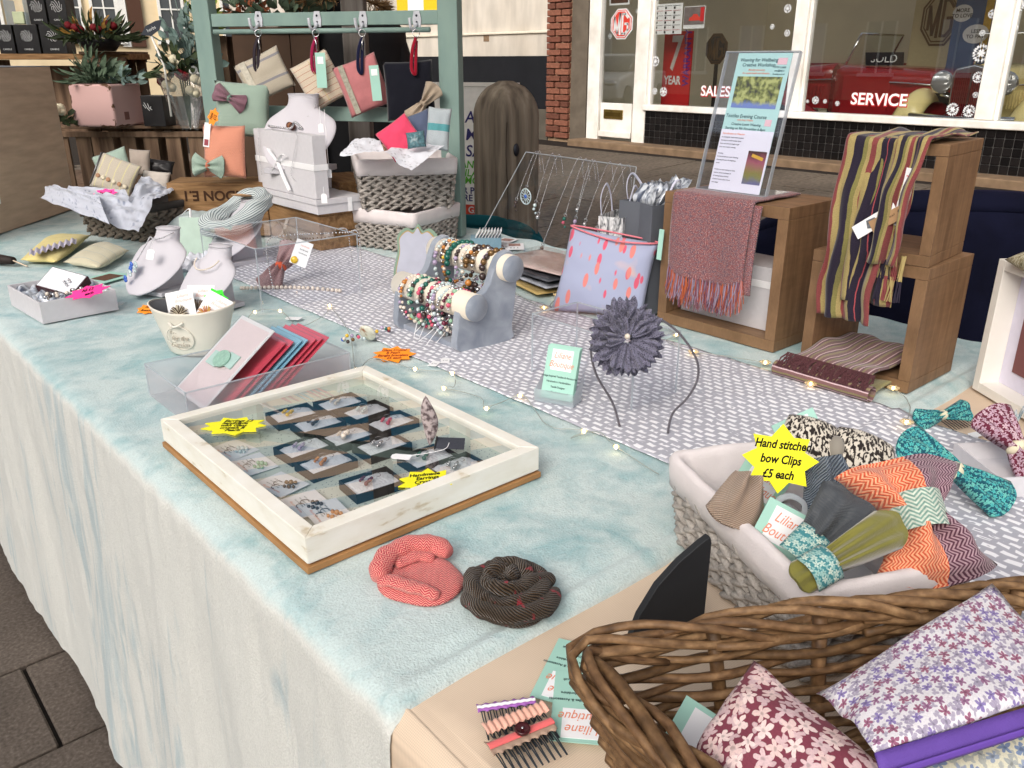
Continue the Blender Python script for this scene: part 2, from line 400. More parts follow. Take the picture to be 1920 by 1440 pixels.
# printed sheets fixed inside the glass
def sheet(par, name, y0, y1, z0, z1, m, x=8.062):
    o = MB().bx(x - XF, x + .002 - XF, y0, y1, z0 - ZB, z1 - ZB).ob(name, m, par); return o
price = sheet(panes[0], 'price_sheet', 6.325, 6.715, 1.56, 1.875, paper)
for i in range(6):
    for j in range(3):
        yy = 6.70 - j * .122; zz = 1.855 - i * .050
        MB().bx(8.058 - XF, 8.0605 - XF, yy - .105, yy, zz - .004 - ZB, zz - ZB).ob('price_rule', red_ink if i % 2 else ink, price)
        MB().bx(8.058 - XF, 8.0605 - XF, yy - .03, yy - .008, zz - .035 - ZB, zz - .012 - ZB).ob('price_mark', ink, price)
ph = sheet(panes[0], 'car_photo_sheet', 6.02, 6.305, 1.61, 1.835, paper)
MB().bx(8.0575 - XF, 8.061 - XF, 6.027, 6.298, 1.65 - ZB, 1.828 - ZB).ob('photo', mat('photo_grey', S(120, 110, 108), .4, var=.5, vs=14), ph)
MB().prism([(-.07, -.01), (-.06, .02), (-.03, .03), (-.01, .055), (.04, .055), (.06, .03), (.08, .02), (.08, -.01)], 0, .001, Matrix.Translation((8.0565 - XF, 6.16, 1.70 - ZB)) @ Euler((R(90), 0, R(-90))).to_matrix().to_4x4()).ob('photo_car', badge_red, ph)
MB().bx(8.0565 - XF, 8.0572 - XF, 6.03, 6.08, 1.68 - ZB, 1.82 - ZB).ob('photo_band', red_ink, ph)
s2 = sheet(door, 'notice_sheet', 7.08, 7.39, 1.89, 2.15, paper, 8.03)
MB().bx(8.0285 - XF, 8.0295 - XF, 7.10, 7.37, 1.91 - ZB, 2.14 - ZB).ob('photo', mat('photo_brown', S(96, 62, 48), .4, var=.5, vs=10), s2)
ban = MB().bx(8.40, 8.42, 6.42, 6.83, .78, 1.60).ob('warranty_banner', mat('banner_red', S(186, 34, 34), .6)); tag(ban, 'red seven year warranty banner standing behind the shop window', 'banner')
text('7', .52, mat('banner_silver', S(196, 190, 184), .5), ban, (8.396, 6.66, 1.345), RG, shear=.12, bold=.012, sx=.62)
text('YEAR', .13, chrome_w, ban, (8.396, 6.675, 1.06), RG, sx=.78, bold=.004)
text('WARRANTY', .13, mat('banner_violet', S(84, 40, 130), .6), ban, (8.396, 6.475, 1.31), (90, -90, -90), sx=.85, bold=.002)
# snowflakes stuck on the panes
flm = mat('snow_vinyl', S(226, 228, 230), .7)
def flake(par, px, py, r):
    p = atX(px, py, 8.044); mb = MB(); M = Matrix.Translation((p.x - XF, p.y, p.z - ZB)) @ Euler((R(90), 0, R(-90))).to_matrix().to_4x4()
    for k in range(6):
        a = R(60 * k + random.uniform(-6, 6)); d = Vector((math.cos(a), math.sin(a))); q = Vector((-d.y, d.x)); t = r * .13
        mb.prism([tuple(q * t), tuple(-q * t), tuple(d * r - q * t), tuple(d * r + q * t)], 0, .002, M)
        for sg in (-1, 1):
            e = d * r * .55; f_ = e + (d * .35 + q * sg * .4) * r
            mb.prism([tuple(e + d * t), tuple(e - d * t), tuple(f_ - d * t), tuple(f_ + d * t)], 0, .002, M)
    mb.prism([(r * .25 * math.cos(R(60 * k)), r * .25 * math.sin(R(60 * k))) for k in range(6)], .0021, .003, M)
    mb.ob('snowflake', flm, par)
for px, py, r in ((1229, 115, .055), (1244, 172, .05), (1228, 171, .035), (1477, 16, .04), (1476, 62, .032), (1448, 50, .025)): flake(panes[0], px, py, r)
for px, py, r in ((1512, 12, .03), (1511, 50, .032), (1506, 80, .022), (1502, 172, .042), (1529, 188, .036), (1547, 190, .02), (1570, 194, .022), (1514, 190, .016), (1500, 143, .022), (1840, 100, .07), (1861, 26, .034), (1842, 62, .024), (1786, 205, .052), (1817, 208, .05), (1834, 145, .045), (1829, 178, .024)): flake(panes[1], px, py, r)
for px, py, r in ((1908, 12, .05), (1901, 52, .035), (1889, 96, .03)): flake(panes[2], px, py, r)
for px, py, r in ((1144, 68, .03), (1195, 21, .025)): flake(door, px, py, r)
# showroom: cream pier with dark octagon, cartoon-less poster with speech bubbles
pier = MB().bx(11.2, 11.6, 4.5, 5.2, .34, 3.05).ob('showroom_pillar', mat('cream_pillar', S(206, 192, 150), .7)); struct(pier)
sg = thing('octagon_sign', 'large bronze octagonal sign hung on the cream showroom pillar', 'sign', (11.19, 4.86, 1.76)); mg_badge(sg, (0, 0, 0), .46, .62, mat('sign_field', S(186, 170, 130), .5), bronze, bronze)
sg = thing('octagon_sign', 'small dark octagonal sign standing behind the first shop window', 'sign', (9.4, 6.80, 1.42)); mg_badge(sg, (0, 0, 0), .32, .36, dark_badge, bronze, bronze)
MB().bx(.002, .03, -.02, .02, -1.08, -.1).ob('stand', dark_badge, sg)
pos = MB().bx(10.6, 10.62, 4.05, 4.46, 1.02, 1.95).ob('offer_poster', mat('poster_blue', S(70, 92, 128), .6, var=.3, vs=6)); tag(pos, 'blue offer poster with pale speech bubbles in the showroom', 'poster')
bub = mat('bubble_white', S(214, 216, 214), .6)
for y, z, w, h, t in ((4.37, 1.78, .11, .09, 'MORE\nTO LOVE'), (4.19, 1.56, .14, .10, 'LESS\nTO PAY')):
    MB().prism([(w * math.cos(R(a)), h * math.sin(R(a))) for a in range(0, 360, 20)], 0, .004, Matrix.Translation((10.595, y, z)) @ Euler((R(90), 0, R(-90))).to_matrix().to_4x4()).ob('speech_bubble', bub, pos)
    text(t, .055, ink, pos, (10.588, y, z), RG, bold=.001)
MB().bx(10.594, 10.599, 4.05, 4.13, 1.3, 1.95).ob('poster_panel', mat('poster_yellow', S(196, 160, 60), .6, var=.3), pos)
MB().bx(10.594, 10.599, 4.15, 4.45, 1.03, 1.12).ob('poster_panel', red_ink, pos)
# ================================================================== VINTAGE CARS IN THE SHOWROOM
tyre = mat('tyre_rubber', S(24, 24, 25), .7); chrome = mat('chrome', S(220, 220, 222), .08, metal=1, var=0)
def car_paint(name, c):
    g = G(name, .25, .5); g.b.inputs['Coat Weight'].default_value = .6; g.b.inputs['Coat Roughness'].default_value = .06; g.col(c); return g.m
def vintage_car(label, loc, rz, paint, gm, slat):
    c = thing('vintage_car', label, 'car', loc, rz, 'vintage cars in the showroom')
    def sect(prof, name, m, sub=2):   # loft of (x, halfwidth, z0, z1) with rounded top
        mb = MB()
        def fn(u, v):
            k = u * (len(prof) - 1); i = min(int(k), len(prof) - 2); f = k - i; a, b = prof[i], prof[i + 1]
            x, w, z0, z1 = (a[q] + (b[q] - a[q]) * f for q in range(4)); t = R(-35 + 250 * v)
            return (x, w * max(-1, min(1, 1.25 * math.cos(t))), z0 + (z1 - z0) * max(0, min(1, .5 + .62 * math.sin(t))))
        mb.grid(fn, 2 * (len(prof) - 1), 24); mb.f.append([q for q in range(25)]); mb.f.append([len(mb.v) - 1 - q for q in range(25)])
        return mb.ob(name, m, c, smooth=True)
    sect([(-.06, .20, .34, .86), (-.5, .26, .34, .88), (-1.05, .36, .32, .92)], 'bonnet', paint)
    sect([(-1.05, .46, .30, .92), (-1.3, .58, .28, .90), (-2.2, .62, .28, .86), (-2.7, .55, .32, .80), (-3.1, .3, .4, .66)], 'body', paint)
    MB().prism([(-.17, -.02), (.17, -.02), (.20, .45), (.17, .53), (0, .57), (-.17, .53), (-.20, .45)], 0, .1, Matrix.Translation((-.06, 0, .34)) @ Euler((R(90), 0, R(90))).to_matrix().to_4x4()).ob('grille_shell', chrome, c, bev=.02)
    for k in range(-8, 9):
        if k == 0: continue
        MB().box((.048, k * .019, .60), (.012, .009, .46)).ob('grille_slat', slat, c)
    MB().box((.046, 0, .6), (.02, .018, .5)).ob('grille_bar', chrome, c)
    for sg in (-1, 1):
        lamp = MB().lathe([(.0, -.16), (.05, -.15), (.09, -.09), (.108, -.02), (.112, 0), (.10, .012)], 24).ob('headlamp', chrome, c, smooth=True, loc=(.0, sg * .30, .74), rot=(0, 90, 0))
        MB().lathe([(.10, .008), (.08, .024), (.04, .034), (0, .037)], 24).ob('lamp_lens', clear('lamp_lens', (.9, .9, .9, 1), 2, .1, .3), lamp, smooth=True)
        MB().tube([(-.02, sg * .2, .6), (-.03, sg * .30, .62)], .014).ob('lamp_bracket', chrome, c, smooth=True)
        # swept wing
        path = [(.10, .30), (.13, .42), (.06, .56), (-.12, .66), (-.35, .66), (-.6, .58), (-.9, .42), (-1.15, .27), (-1.9, .24)]
        pp = spline([(a, 0, b) for a, b in path], 6); mb = MB()
        def fn(u, v, pp=pp, sg=sg):
            p = pp[min(len(pp) - 1, round(u * (len(pp) - 1)))]; w = (v - .5)
            return (p.x, sg * (.56 + w * .30), p.z - .5 * w * w - (.05 if False else 0))
        mb.grid(fn, len(pp) - 1, 8); mb.ob('wing', paint, c, smooth=True, solid=.012)
        for wx in (-.28, -2.35):
            wh = MB().lathe([(.22, -.055), (.30, -.06), (.325, -.03), (.325, .03), (.30, .06), (.22, .055)], 28).ob('wheel', tyre, c, smooth=True, loc=(wx, sg * .57, .325), rot=(90, 0, 0))
            mb = MB()
            for q in range(20): a = R(18 * q); mb.tube([(.03 * math.cos(a), .03 * math.sin(a), .03 * sg * -1), (.22 * math.cos(a + .2), .22 * math.sin(a + .2), 0)], .004, 5)
            mb.lathe([(.225, -.04), (.215, 0), (.225, .04)], 28); mb.lathe([(0, .06), (.04, .055), (.045, -.055), (0, -.06)], 14); mb.ob('wire_rim', chrome, wh)
    fr = MB(); fr.tube([(-1.22, -.5, .90), (-1.36, -.5, 1.22), (-1.36, .5, 1.22), (-1.22, .5, .90)], .014, 8); fr.ob('windscreen_frame', chrome, c, smooth=True)
    MB().add([(-1.22, -.5, .91), (-1.36, -.5, 1.21), (-1.36, .5, 1.21), (-1.22, .5, .91)], [(0, 1, 2, 3)]).ob('windscreen', clear('car_glass', (.85, .87, .85, 1), 1.5, .01), c)
    for sg in (-1, 1):
        MB().tube([(-.1, sg * .235, .70), (-.55, sg * .30, .72), (-1.05, sg * .40, .74), (-2.0, sg * .66, .72), (-2.7, sg * .58, .68)], .009, 6).ob('trim_strip', chrome, c, smooth=True)
        for q in range(14): MB().box((-.25 - q * .05, sg * (.262 + .0095 * q), .58), (.012, .012, .17), rotm(0, 0, sg * -11)).ob('bonnet_louvre', paint, c)
        MB().box((-1.55, sg * .61, .58), (.55, .012, .42)).ob('door', paint, c, bev=.006)
    MB().tube([(.16, -.5, .42), (.19, 0, .40), (.16, .5, .42)], .03, 8).ob('bumper', chrome, c, smooth=True)
    MB().box((-1.75, 0, .72), (.9, .9, .05)).ob('seat', mat('car_leather', S(84, 50, 34), .5), c, bev=.02)
    return c
red_p = car_paint('deep_red_paint', S(140, 22, 28)); cream_p = car_paint('cream_paint', S(232, 214, 150)); slat_r = car_paint('grille_red', S(120, 14, 20))
vintage_car('deep red open vintage car parked side on behind the glass', (10.05, 6.35, .34), 90, red_p, slat_r, slat_r)
vintage_car('cream vintage car with round headlamps facing the shop window', (9.15, 3.56, .34), 180, cream_p, slat_r, slat_r)
sold = MB().box((9.62, 4.72, 1.30), (.01, .42, .14), rotm(0, -18, 4)).ob('price_plate', mat('plate_dark', S(40, 38, 40), .5)); tag(sold, 'small dark printed plate propped on the red car windscreen', 'plate')
text('SOLD', .12, chrome_w, sold, (9.609, 4.72, 1.30), (90, 0, -90))
# ================================================================== NEIGHBOUR WALL
nb = thing('neighbour_building', 'pale rendered building with a black painted band beside the brick pier', 'building', (XF, 12.5, .3))
def np_(mb, name, m, **k):
    mb.xf(Matrix.Translation((-XF, -12.5, -.3))); return mb.ob(name, m, nb, **k)
g = G('grey_white_render', .85, .2); o = g.ob(); a = g.noise(o, 1.2, 6); b = g.noise(g.mp(o, (1, 1, .25)), 6, 4)
g.col(g.mul(g.ramp(a, [(.3, S(196, 186, 172)), (.7, S(216, 208, 196))]), g.ramp(b, [(.35, gray(.82)), (.6, gray(1))]))); g.bump(g.noise(o, 40, 4), .25, .004); rend = g.m
np_(MB().bx(8.06, 8.4, 8.41, 18, 1.64, 6), 'upper_render', rend)
np_(MB().bx(8.03, 8.4, 8.41, 18, 1.34, 1.63), 'lower_render', rend)
np_(MB().bx(8.0, 8.06, 8.41, 18, 1.615, 1.645), 'ledge', mat('pale_ledge', S(226, 218, 200), .8), bev=.008)
np_(MB().bx(8.027, 8.4, 8.41, 18, .68, 1.339), 'black_band', mat('black_wall_paint', S(24, 25, 30), .6, var=.25, vs=4))
np_(MB().bx(8.02, 8.4, 8.41, 18, 0, .679), 'plinth', mat('plinth_grey', S(96, 90, 80), .9, var=.3, vs=6))
np_(MB().prism([(-.05, .03), (.04, .05), (.13, .04), (.12, -.04), (.08, -.09), (.02, -.02)], 0, .004, Matrix.Translation((8.0285, 9.7, 1.56)) @ Euler((R(90), 0, R(-90))).to_matrix().to_4x4()).ob('bare_patch', mat('bare_plaster', S(140, 116, 92), .9), nb) if False else MB().bx(8.026, 8.0295, 9.62, 9.74, 1.53, 1.61), 'bare_patch', mat('bare_plaster', S(140, 116, 92), .9, var=.3))
# ================================================================== FAR CREAM BUILDING
ang_c = R(18.4); fb = thing('cream_building', 'sunlit cream stone building with sash windows far behind the stall', 'building', (8.8, 26.5, .3), -18.4)
creamw = G('cream_stone', .85, .2); o = creamw.ob(); creamw.col(creamw.ramp(creamw.noise(o, 2, 5), [(.3, S(216, 194, 156)), (.7, S(234, 214, 178))])); creamw = creamw.m
MB().bx(-7, 7, .0, .5, 0, 9).ob('wall', creamw, fb)
sash = mat('sash_white', S(236, 234, 228), .5); panew = mat('far_pane', S(70, 74, 78), .1, .6); shut = mat('brown_shutter', S(82, 54, 40), .7)
def fwin(x, z, w=.55, h=1.5):
    p = MB().bx(x - w / 2, x + w / 2, -.04, -.002, z, z + h).ob('window', panew, fb)
    MB().bx(x - w / 2 - .08, x - w / 2, -.08, -.001, z - .05, z + h + .08).ob('frame', sash, p); MB().bx(x + w / 2, x + w / 2 + .08, -.08, -.001, z - .05, z + h + .08).ob('frame', sash, p)
    MB().bx(x - .02, x + .02, -.07, -.041, z, z + h).ob('glazing_bar', sash, p); MB().bx(x - w / 2, x + w / 2, -.075, -.042, z + h * .5 - .02, z + h * .5 + .02).ob('glazing_bar', sash, p)
    MB().bx(x - w / 2 - .2, x + w / 2 + .2, -.16, -.001, z - .18, z - .06).ob('sill', sash, p)
for x in (-5.2, -3.4, -1.45, -.55, 1.2, 2.9, 4.6):
    fwin(x, 1.6); fwin(x, 4.9)
MB().bx(.05, .42, -.10, -.001, 1.35, 3.3).ob('shutter', shut, fb); MB().bx(-.2, .02, -.09, -.001, 1.35, 3.3).ob('shutter', sash, fb)
for z in (.6, 1.1, 1.9, 2.6, 3.4): MB().bx(.6, 1.6, -.012, -.001, z, z + .03).ob('joint', mat('stone_joint', S(170, 150, 118), .9), fb)
# ================================================================== STREET OPPOSITE (seen in the shop glass)
op = thing('brick_terrace', 'brown brick terrace across the street mirrored in the shop windows', 'building', (-13, 16, 0))
tw = G('terrace_brick', .9, .15); o = tw.ob(); bk = tw.n('TexBrick', {0: tw.mp(o, (1, 1, 1), (R(90), 0, R(90))), 1: S(150, 112, 80), 2: S(126, 92, 66), 3: S(170, 150, 126), 4: 1.0}); bk.node.inputs['Brick Width'].default_value = .23; bk.node.inputs['Row Height'].default_value = .075; bk.node.inputs['Mortar Size'].default_value = .008; tw.col(bk); tw = tw.m
MB().bx(-.4, 0, -26, 16, 0, 7.2).ob('wall', tw, op)
pw = mat('pale_pane', S(190, 186, 196), .1, .6)
for i in range(16):
    y = -24 + i * 2.5
    for z, h in ((.9, 1.6), (3.9, 1.6)):
        p = MB().bx(.001, .03, y - .5, y + .5, z, z + h).ob('window', pw if (i + int(z)) % 3 else panew, op)
        for k in (-.5, 0, .5): MB().bx(.031, .06, y + k - .03, y + k + .03, z, z + h).ob('glazing_bar', sash, p)
        MB().bx(.0, .12, y - .62, y + .62, z - .12, z - .002).ob('sill', sash, p)
cw = thing('white_car', 'white parked hatchback mirrored in the shop door glass', 'car', (-4.2, 18.2, 0), -20)
wp = car_paint('white_car_paint', S(232, 232, 230))
def lo(prof, w0, name, m, par):
    mb = MB(); mb.prism(prof, -w0, w0, Euler((R(90), 0, 0)).to_matrix().to_4x4()); return mb.ob(name, m, par, bev=.09, seg=4)
lo([(-2, .25), (2, .25), (2.08, .55), (1.9, .82), (1.0, .98), (-1.9, 1.0), (-2.05, .6)], .85, 'body', wp, cw)
lo([(1.0, .97), (.35, 1.42), (-1.4, 1.45), (-1.95, .98)], .72, 'cabin', mat('car_window', S(40, 44, 48), .08, .6), cw)
lo([(.35, 1.40), (.25, 1.47), (-1.35, 1.49), (-1.45, 1.43)], .70, 'roof', wp, cw)
for x in (-1.3, 1.3):
    for y in (-.8, .8):
        w_ = MB().lathe([(0, -.1), (.3, -.1), (.32, 0), (.3, .1), (0, .1)], 20).ob('wheel', tyre, cw, loc=(x, y, .32), rot=(90, 0, 0))
for y in (-.6, .6): MB().ell((1.98, y, .68), (.1, .2, .09)).ob('headlight', chrome, cw, smooth=True)
# ================================================================== FABRICS (patterns live in UV metres)
def fab(name, rough=.9, sheen=.25): return G(name, rough, .1, sheen)
def herring(name, c1, c2, w=.006, p=.0035, wob=.3):
    if name in MATS: return MATS[name]
    g = fab(name); u = g.uv(); s_ = g.sep(u); nz = g.noise(u, 90, 2)
    zig = g.ma('PINGPONG', s_[0], w); t = g.ma('ADD', g.ma('MULTIPLY', g.ma('ADD', s_[1], zig), 1 / p), g.ma('MULTIPLY', nz, wob))
    f = g.ma('FRACT', t); k = g.ramp(f, [(.38, gray(0)), (.5, gray(1)), (.88, gray(1)), (1, gray(0))])
    c = g.mix(k, c1, c2); big = g.noise(u, 400, 2); c = g.mul(c, g.ramp(big, [(.3, gray(.7)), (.65, gray(1))])); g.col(c)
    g.bump(k, .5, .0012); return g.m
def twill(name, c1, c2, p=.004, fleck=None):
    if name in MATS: return MATS[name]
    g = fab(name); u = g.uv(); s_ = g.sep(u); nz = g.noise(u, 60, 2)
    t = g.ma('ADD', g.ma('MULTIPLY', g.ma('ADD', s_[0], s_[1]), 1 / p), g.ma('MULTIPLY', nz, 1.0)); k = g.ramp(g.ma('PINGPONG', t, .5), [(.1, gray(0)), (.4, gray(1))])
    w2 = g.ramp(g.ma('PINGPONG', g.ma('MULTIPLY', g.ma('SUBTRACT', s_[0], s_[1]), 1 / p * 1.7), .5), [(.0, gray(.45)), (.3, gray(1))])
    c = g.mul(g.mix(k, c1, c2), w2)
    if fleck:
        f = g.ramp(g.noise(g.mp(u, (1, .4, 1)), 70, 3), [(.60, gray(0)), (.64, gray(1))]); c = g.mix(f, c, fleck)
    g.col(c); g.bump(g.mul(k, w2), .8, .002); return g.m
def weave(name, c1, c2, c3=None, sx=900, sy=500):
    """plain handweave: short coloured picks"""
    if name in MATS: return MATS[name]
    g = fab(name); u = g.uv(); b = g.n('TexBrick', {0: u, 1: c1, 2: c2, 3: S(60, 50, 60), 4: 1.0}); k = b.node.inputs
    k['Brick Width'].default_value = 1 / sy * 2.4; k['Row Height'].default_value = 1 / sx * 1.6; k['Mortar Size'].default_value = .0003; k['Mortar Smooth'].default_value = .5
    c = b
    if c3: c = g.mix(g.ramp(g.noise(g.mp(u, (420, 900, 1)), 1, 1), [(.54, gray(0)), (.60, gray(1))]), b, c3)
    g.col(c); g.bump(b.node.outputs[1], -.6, .0015); return g.m
def floral(name, bgc, petals, sc=75, size=.42, lx=1.0, soft=.04, leaf=True):
    """small blossom print: five-petalled flowers in jittered rows, each with a leaf"""
    if name in MATS: return MATS[name]
    g = fab(name, .85, .1); u0 = g.mp(g.uv(), (lx, 1, 1), (0, 0, .5)); dist = g.noise(u0, sc * 1.6, 2, out=1)
    u = g.n('VectorMath', {0: u0, 1: g.n('VectorMath', {0: g.n('VectorMath', {0: dist, 1: (.5, .5, .5)}, operation='SUBTRACT'), 3: .5 / sc}, operation='SCALE')}, operation='ADD')
    def layer(uu, scl, pts, siz, ph):
        vn = g.vor(uu, scl, 2, .5).node; vn.voronoi_dimensions = '2D'; pos, cc = vn.outputs[2], vn.outputs[1]
        loc = g.sep(g.n('VectorMath', {0: g.n('VectorMath', {0: uu, 1: pos}, operation='SUBTRACT'), 3: scl}, operation='SCALE')); r = g.ma('SQRT', g.ma('ADD', g.ma('MULTIPLY', loc[0], loc[0]), g.ma('MULTIPLY', loc[1], loc[1])))
        th = g.ma('ADD', g.ma('ARCTAN2', loc[1], loc[0]), g.ma('MULTIPLY', g.sep(cc)[1], 6.28)); pet = g.ma('ABSOLUTE', g.ma('COSINE', g.ma('MULTIPLY', th, pts / 2)))
        lim = g.ma('MULTIPLY', g.ma('ADD', .35, g.ma('MULTIPLY', pet, .65)), siz); return g.ramp(g.ma('SUBTRACT', lim, r), [(0, gray(0)), (soft, gray(1))]), r, g.sep(cc)[0]
    k, r, rnd = layer(u, sc, 5, size, 0); n = len(petals); pc = g.ramp(rnd, [((i + .001) / n, p) for i, p in enumerate(petals)], 'CONSTANT')
    pc = g.mul(pc, g.ramp(r, [(.06, gray(.62)), (.14, gray(1))])); c = bgc
    if leaf:
        k2, _, r2 = layer(g.mp(u, (1, 1, 1), (0, 0, 0), (.55 / sc, .5 / sc, 0)), sc, 3, size * .72, 1); c = g.mix(g.ma('MULTIPLY', k2, .85), bgc, petals[-1])
    c = g.mix(k, c, pc); c = g.mul(c, g.ramp(g.noise(u, 900, 1), [(.3, gray(.85)), (.7, gray(1))])); g.col(c); g.bump(g.noise(u, 1200, 1), .2, .0005); return g.m
def stripes(name, seq, period, axis=0, rough=.9, weft=600, wob=.0012, cross=None):
    if name in MATS: return MATS[name]
    g = fab(name, rough); u = g.uv(); s_ = g.sep(u); x = g.ma('ADD', s_[axis], g.ma('MULTIPLY', g.ma('SUBTRACT', g.noise(u, 25, 3), .5), wob * 4))
    f = g.ma('FRACT', g.ma('MULTIPLY', x, 1 / period)); c = g.ramp(f, seq, 'CONSTANT')
    w = g.ramp(g.ma('PINGPONG', g.ma('MULTIPLY', s_[1 - axis], weft), .5), [(0, gray(.72)), (.4, gray(1))])
    if cross: c = g.mix(g.ramp(g.ma('FRACT', g.ma('MULTIPLY', s_[1 - axis], 1 / cross[1])), [(0, gray(cross[2])), (.12, gray(0))], 'CONSTANT'), c, cross[0])
    g.col(g.mul(g.mul(c, w), g.ramp(g.noise(u, 500, 2), [(.3, gray(.75)), (.7, gray(1))]))); g.bump(w, .4, .001); return g.m
def plain(name, c, bs=700, sheen=.2): return mat(name, c, .92, .1, sheen, var=.14, vs=40, bump=.35, bs=bs, bd=.0012)
def lace_mat(name, c):
    if name in MATS: return MATS[name]
    m = bpy.data.materials.new(name); MATS[name] = m; m.use_nodes = True; t = m.node_tree; g = G.__new__(G); g.m = m; g.t = t; g.b = t.nodes['Principled BSDF']
    g.b.inputs['Roughness'].default_value = .9; u = g.uv(); v = g.vor(u, 95, 0, .8); n = g.noise(u, 26, 3)
    k = g.ma('MAXIMUM', g.ramp(v, [(.32, gray(0)), (.5, gray(1))]), g.ramp(n, [(.48, gray(0)), (.54, gray(1))])); g.col(g.mul(c, g.ramp(k, [(0, gray(.8)), (1, gray(1))])))
    a = g.ramp(k, [(0, gray(.86)), (.6, gray(1))]); g.link(a, 'Alpha'); g.bump(k, .5, .001); return m
# ------------------------------------------------------------------ soft shapes (local: x right, y up the pouch, z thickness)
def pouch(w, h, th, n=18, pull=.03, seed=0, wr=.0, uvk=1.0):
    mb = MB()
    def fn(sg):
        def f(u, v):
            a, b = 2 * u - 1, 2 * v - 1
            x = a * w / 2 * (1 - pull * (1 - b * b) * 2); y = b * h / 2 * (1 - pull * (1 - a * a) * 2)
            k = max(0, (1 - abs(a) ** 2.4) * (1 - abs(b) ** 2.4)) ** .55
            z = sg * th / 2 * k + wr * n3(a * 2.1 + seed, b * 2.1, seed + sg) * k
            return (x, y, z)
        return f
    mb.grid(fn(1), n, n, uvs=(w * uvk, h * uvk)); mb.grid(fn(-1), n, n, uvs=(w * uvk, h * uvk)); return mb
def merge(o, d=.0002):
    bm = bmesh.new(); bm.from_mesh(o.data); bmesh.ops.remove_doubles(bm, verts=bm.verts, dist=d); bmesh.ops.recalc_face_normals(bm, faces=bm.faces); bm.to_mesh(o.data); bm.free()
    for p in o.data.polygons: p.use_smooth = True
    return o
def wing(w, h, th, sg=1, seed=0, pinch=.28, n=14, tip=.0, fold=.7):
    """one half of a fabric bow, narrow at x=0, fanning to x=w, with gathers"""
    mb = MB()
    def fn(zs):
        def f(u, v):
            b = 2 * v - 1; hw = h / 2 * (pinch + (1 - pinch) * (u ** .75)); k = (max(0, 1 - abs(b) ** 2.5)) ** .5 * (math.sin(math.pi * min(1, u * .93 + .1)) ** .5 if u < .97 else .25)
            x = w * u * (1 - .20 * (abs(b) ** 2.6) * u) * (1 + tip * b); z = zs * th / 2 * k + fold * th * .5 * math.cos(b * 7.5 + seed) * (1 - u) ** .9 + th * .16 * math.cos(b * 4 + 2 * seed) * u * (1 - b * b)
            return (sg * x, b * hw, z + th * .12 * n3(u * 3 + seed, v * 3))
        return f
    mb.grid(fn(1), n, n, uvs=(w, h)); mb.grid(fn(-1), n, n, uvs=(w, h)); return mb
def bow(par, w, h, th, m, knot, M, seed=0, mw2=None, name='bow'):
    b = merge(wing(w / 2, h, th, 1, seed).xf(M).ob(name, m, par)); merge(wing(w / 2, h, th, -1, seed + 2).xf(M).ob(name, mw2 or m, par))
    k = MB(); k.ell((0, 0, 0), (w * .075, h * .20, th * .62), None, 14, 8); k.xf(M).ob('bow_knot', knot, par, smooth=True)
    return b
def T4(loc, rx=0, ry=0, rz=0): return Matrix.Translation(Vector(loc)) @ Euler((R(rx), R(ry), R(rz))).to_matrix().to_4x4()
def starburst(par, name, w, h, m, lines, M, size, n=9, ink_=None, inner=.72, seed=1, tk=.0012):
    rnd = random.Random(seed); pts = []
    for k in range(2 * n):
        r = (1.0 if k % 2 == 0 else inner) * rnd.uniform(.93, 1.04); a = math.pi * k / n + rnd.uniform(-.06, .06); pts.append((w / 2 * r * math.cos(a), h / 2 * r * math.sin(a)))
    o = MB().prism(pts, 0, tk, M).ob(name, m, par)
    L = len(lines)
    for i, s_ in enumerate(lines):
        y = h * (.62 * (.5 - (i + .5) / L))
        Mt = M @ Matrix.Translation((rnd.uniform(-.02, .02) * w, y, tk + .0003)); t = text(s_, size, ink_ or ink, o, Mt.translation, [math.degrees(q) for q in Mt.to_euler()], shear=.25, bold=.0003 * size / .01, sx=.82)
    return o
star_y = mat('neon_yellow_card', S(246, 240, 40), .6, var=.0); star_o = mat('neon_orange_card', S(255, 150, 40), .6, var=0)
star_p = mat('neon_pink_card', S(255, 62, 150), .6, var=0); star_g = mat('neon_green_card', S(60, 232, 50), .6, var=0)
def price_tag(par, M, w=.012, h=.02, m=None, string=None, name='price_tag'):
    o = MB().prism([(-w / 2, -h / 2), (w / 2, -h / 2), (w / 2, h * .35), (w * .25, h / 2), (-w * .25, h / 2), (-w / 2, h * .35)], 0, .0008, M).ob(name, m or paper, par); return o
def bizcard(name, label, loc, rz, rx=0, ry=0, w=.055, h=.085, grp='mint business cards', detail=True, par=None, short=False):
    """portrait mint card, white panel with the shop name, rows of small print; local x right, y up the card"""
    if par is None: c = thing(name, label, 'card', loc, rz, grp, rx, ry)
    else:
        c = bpy.data.objects.new(name, None); COL.objects.link(c); c.parent = par; c.location = loc; c.rotation_euler = (R(rx), R(ry), R(rz))
    MB().box((0, h * (.2 if short else 0), 0), (w, h * (.6 if short else 1), .0008)).ob('card_sheet', mint, c)
    MB().box((0, h * .25, .0006), (w * .66, h * .40, .0004)).ob('name_panel', paper, c)
    if detail:
        text('Liliane\nBoutique', h * .17, coral_ink, c, (0, h * .25, .0011), shear=.3, sx=.80)
        for i, s_ in enumerate(('Vintage Inspired Textiles & Accessories', 'Handmade in Hertfordshire', 'Textile Designer', 'www.lilianeboutique.co.uk')[:0 if short else 4]):
            text(s_, h * (.052 if i == 0 else .05), mat('card_ink', S(60, 80, 80), .8, var=0), c, (0, -h * (.07 + .10 * i), .0008), sx=.88, bold=.0001)
    return c

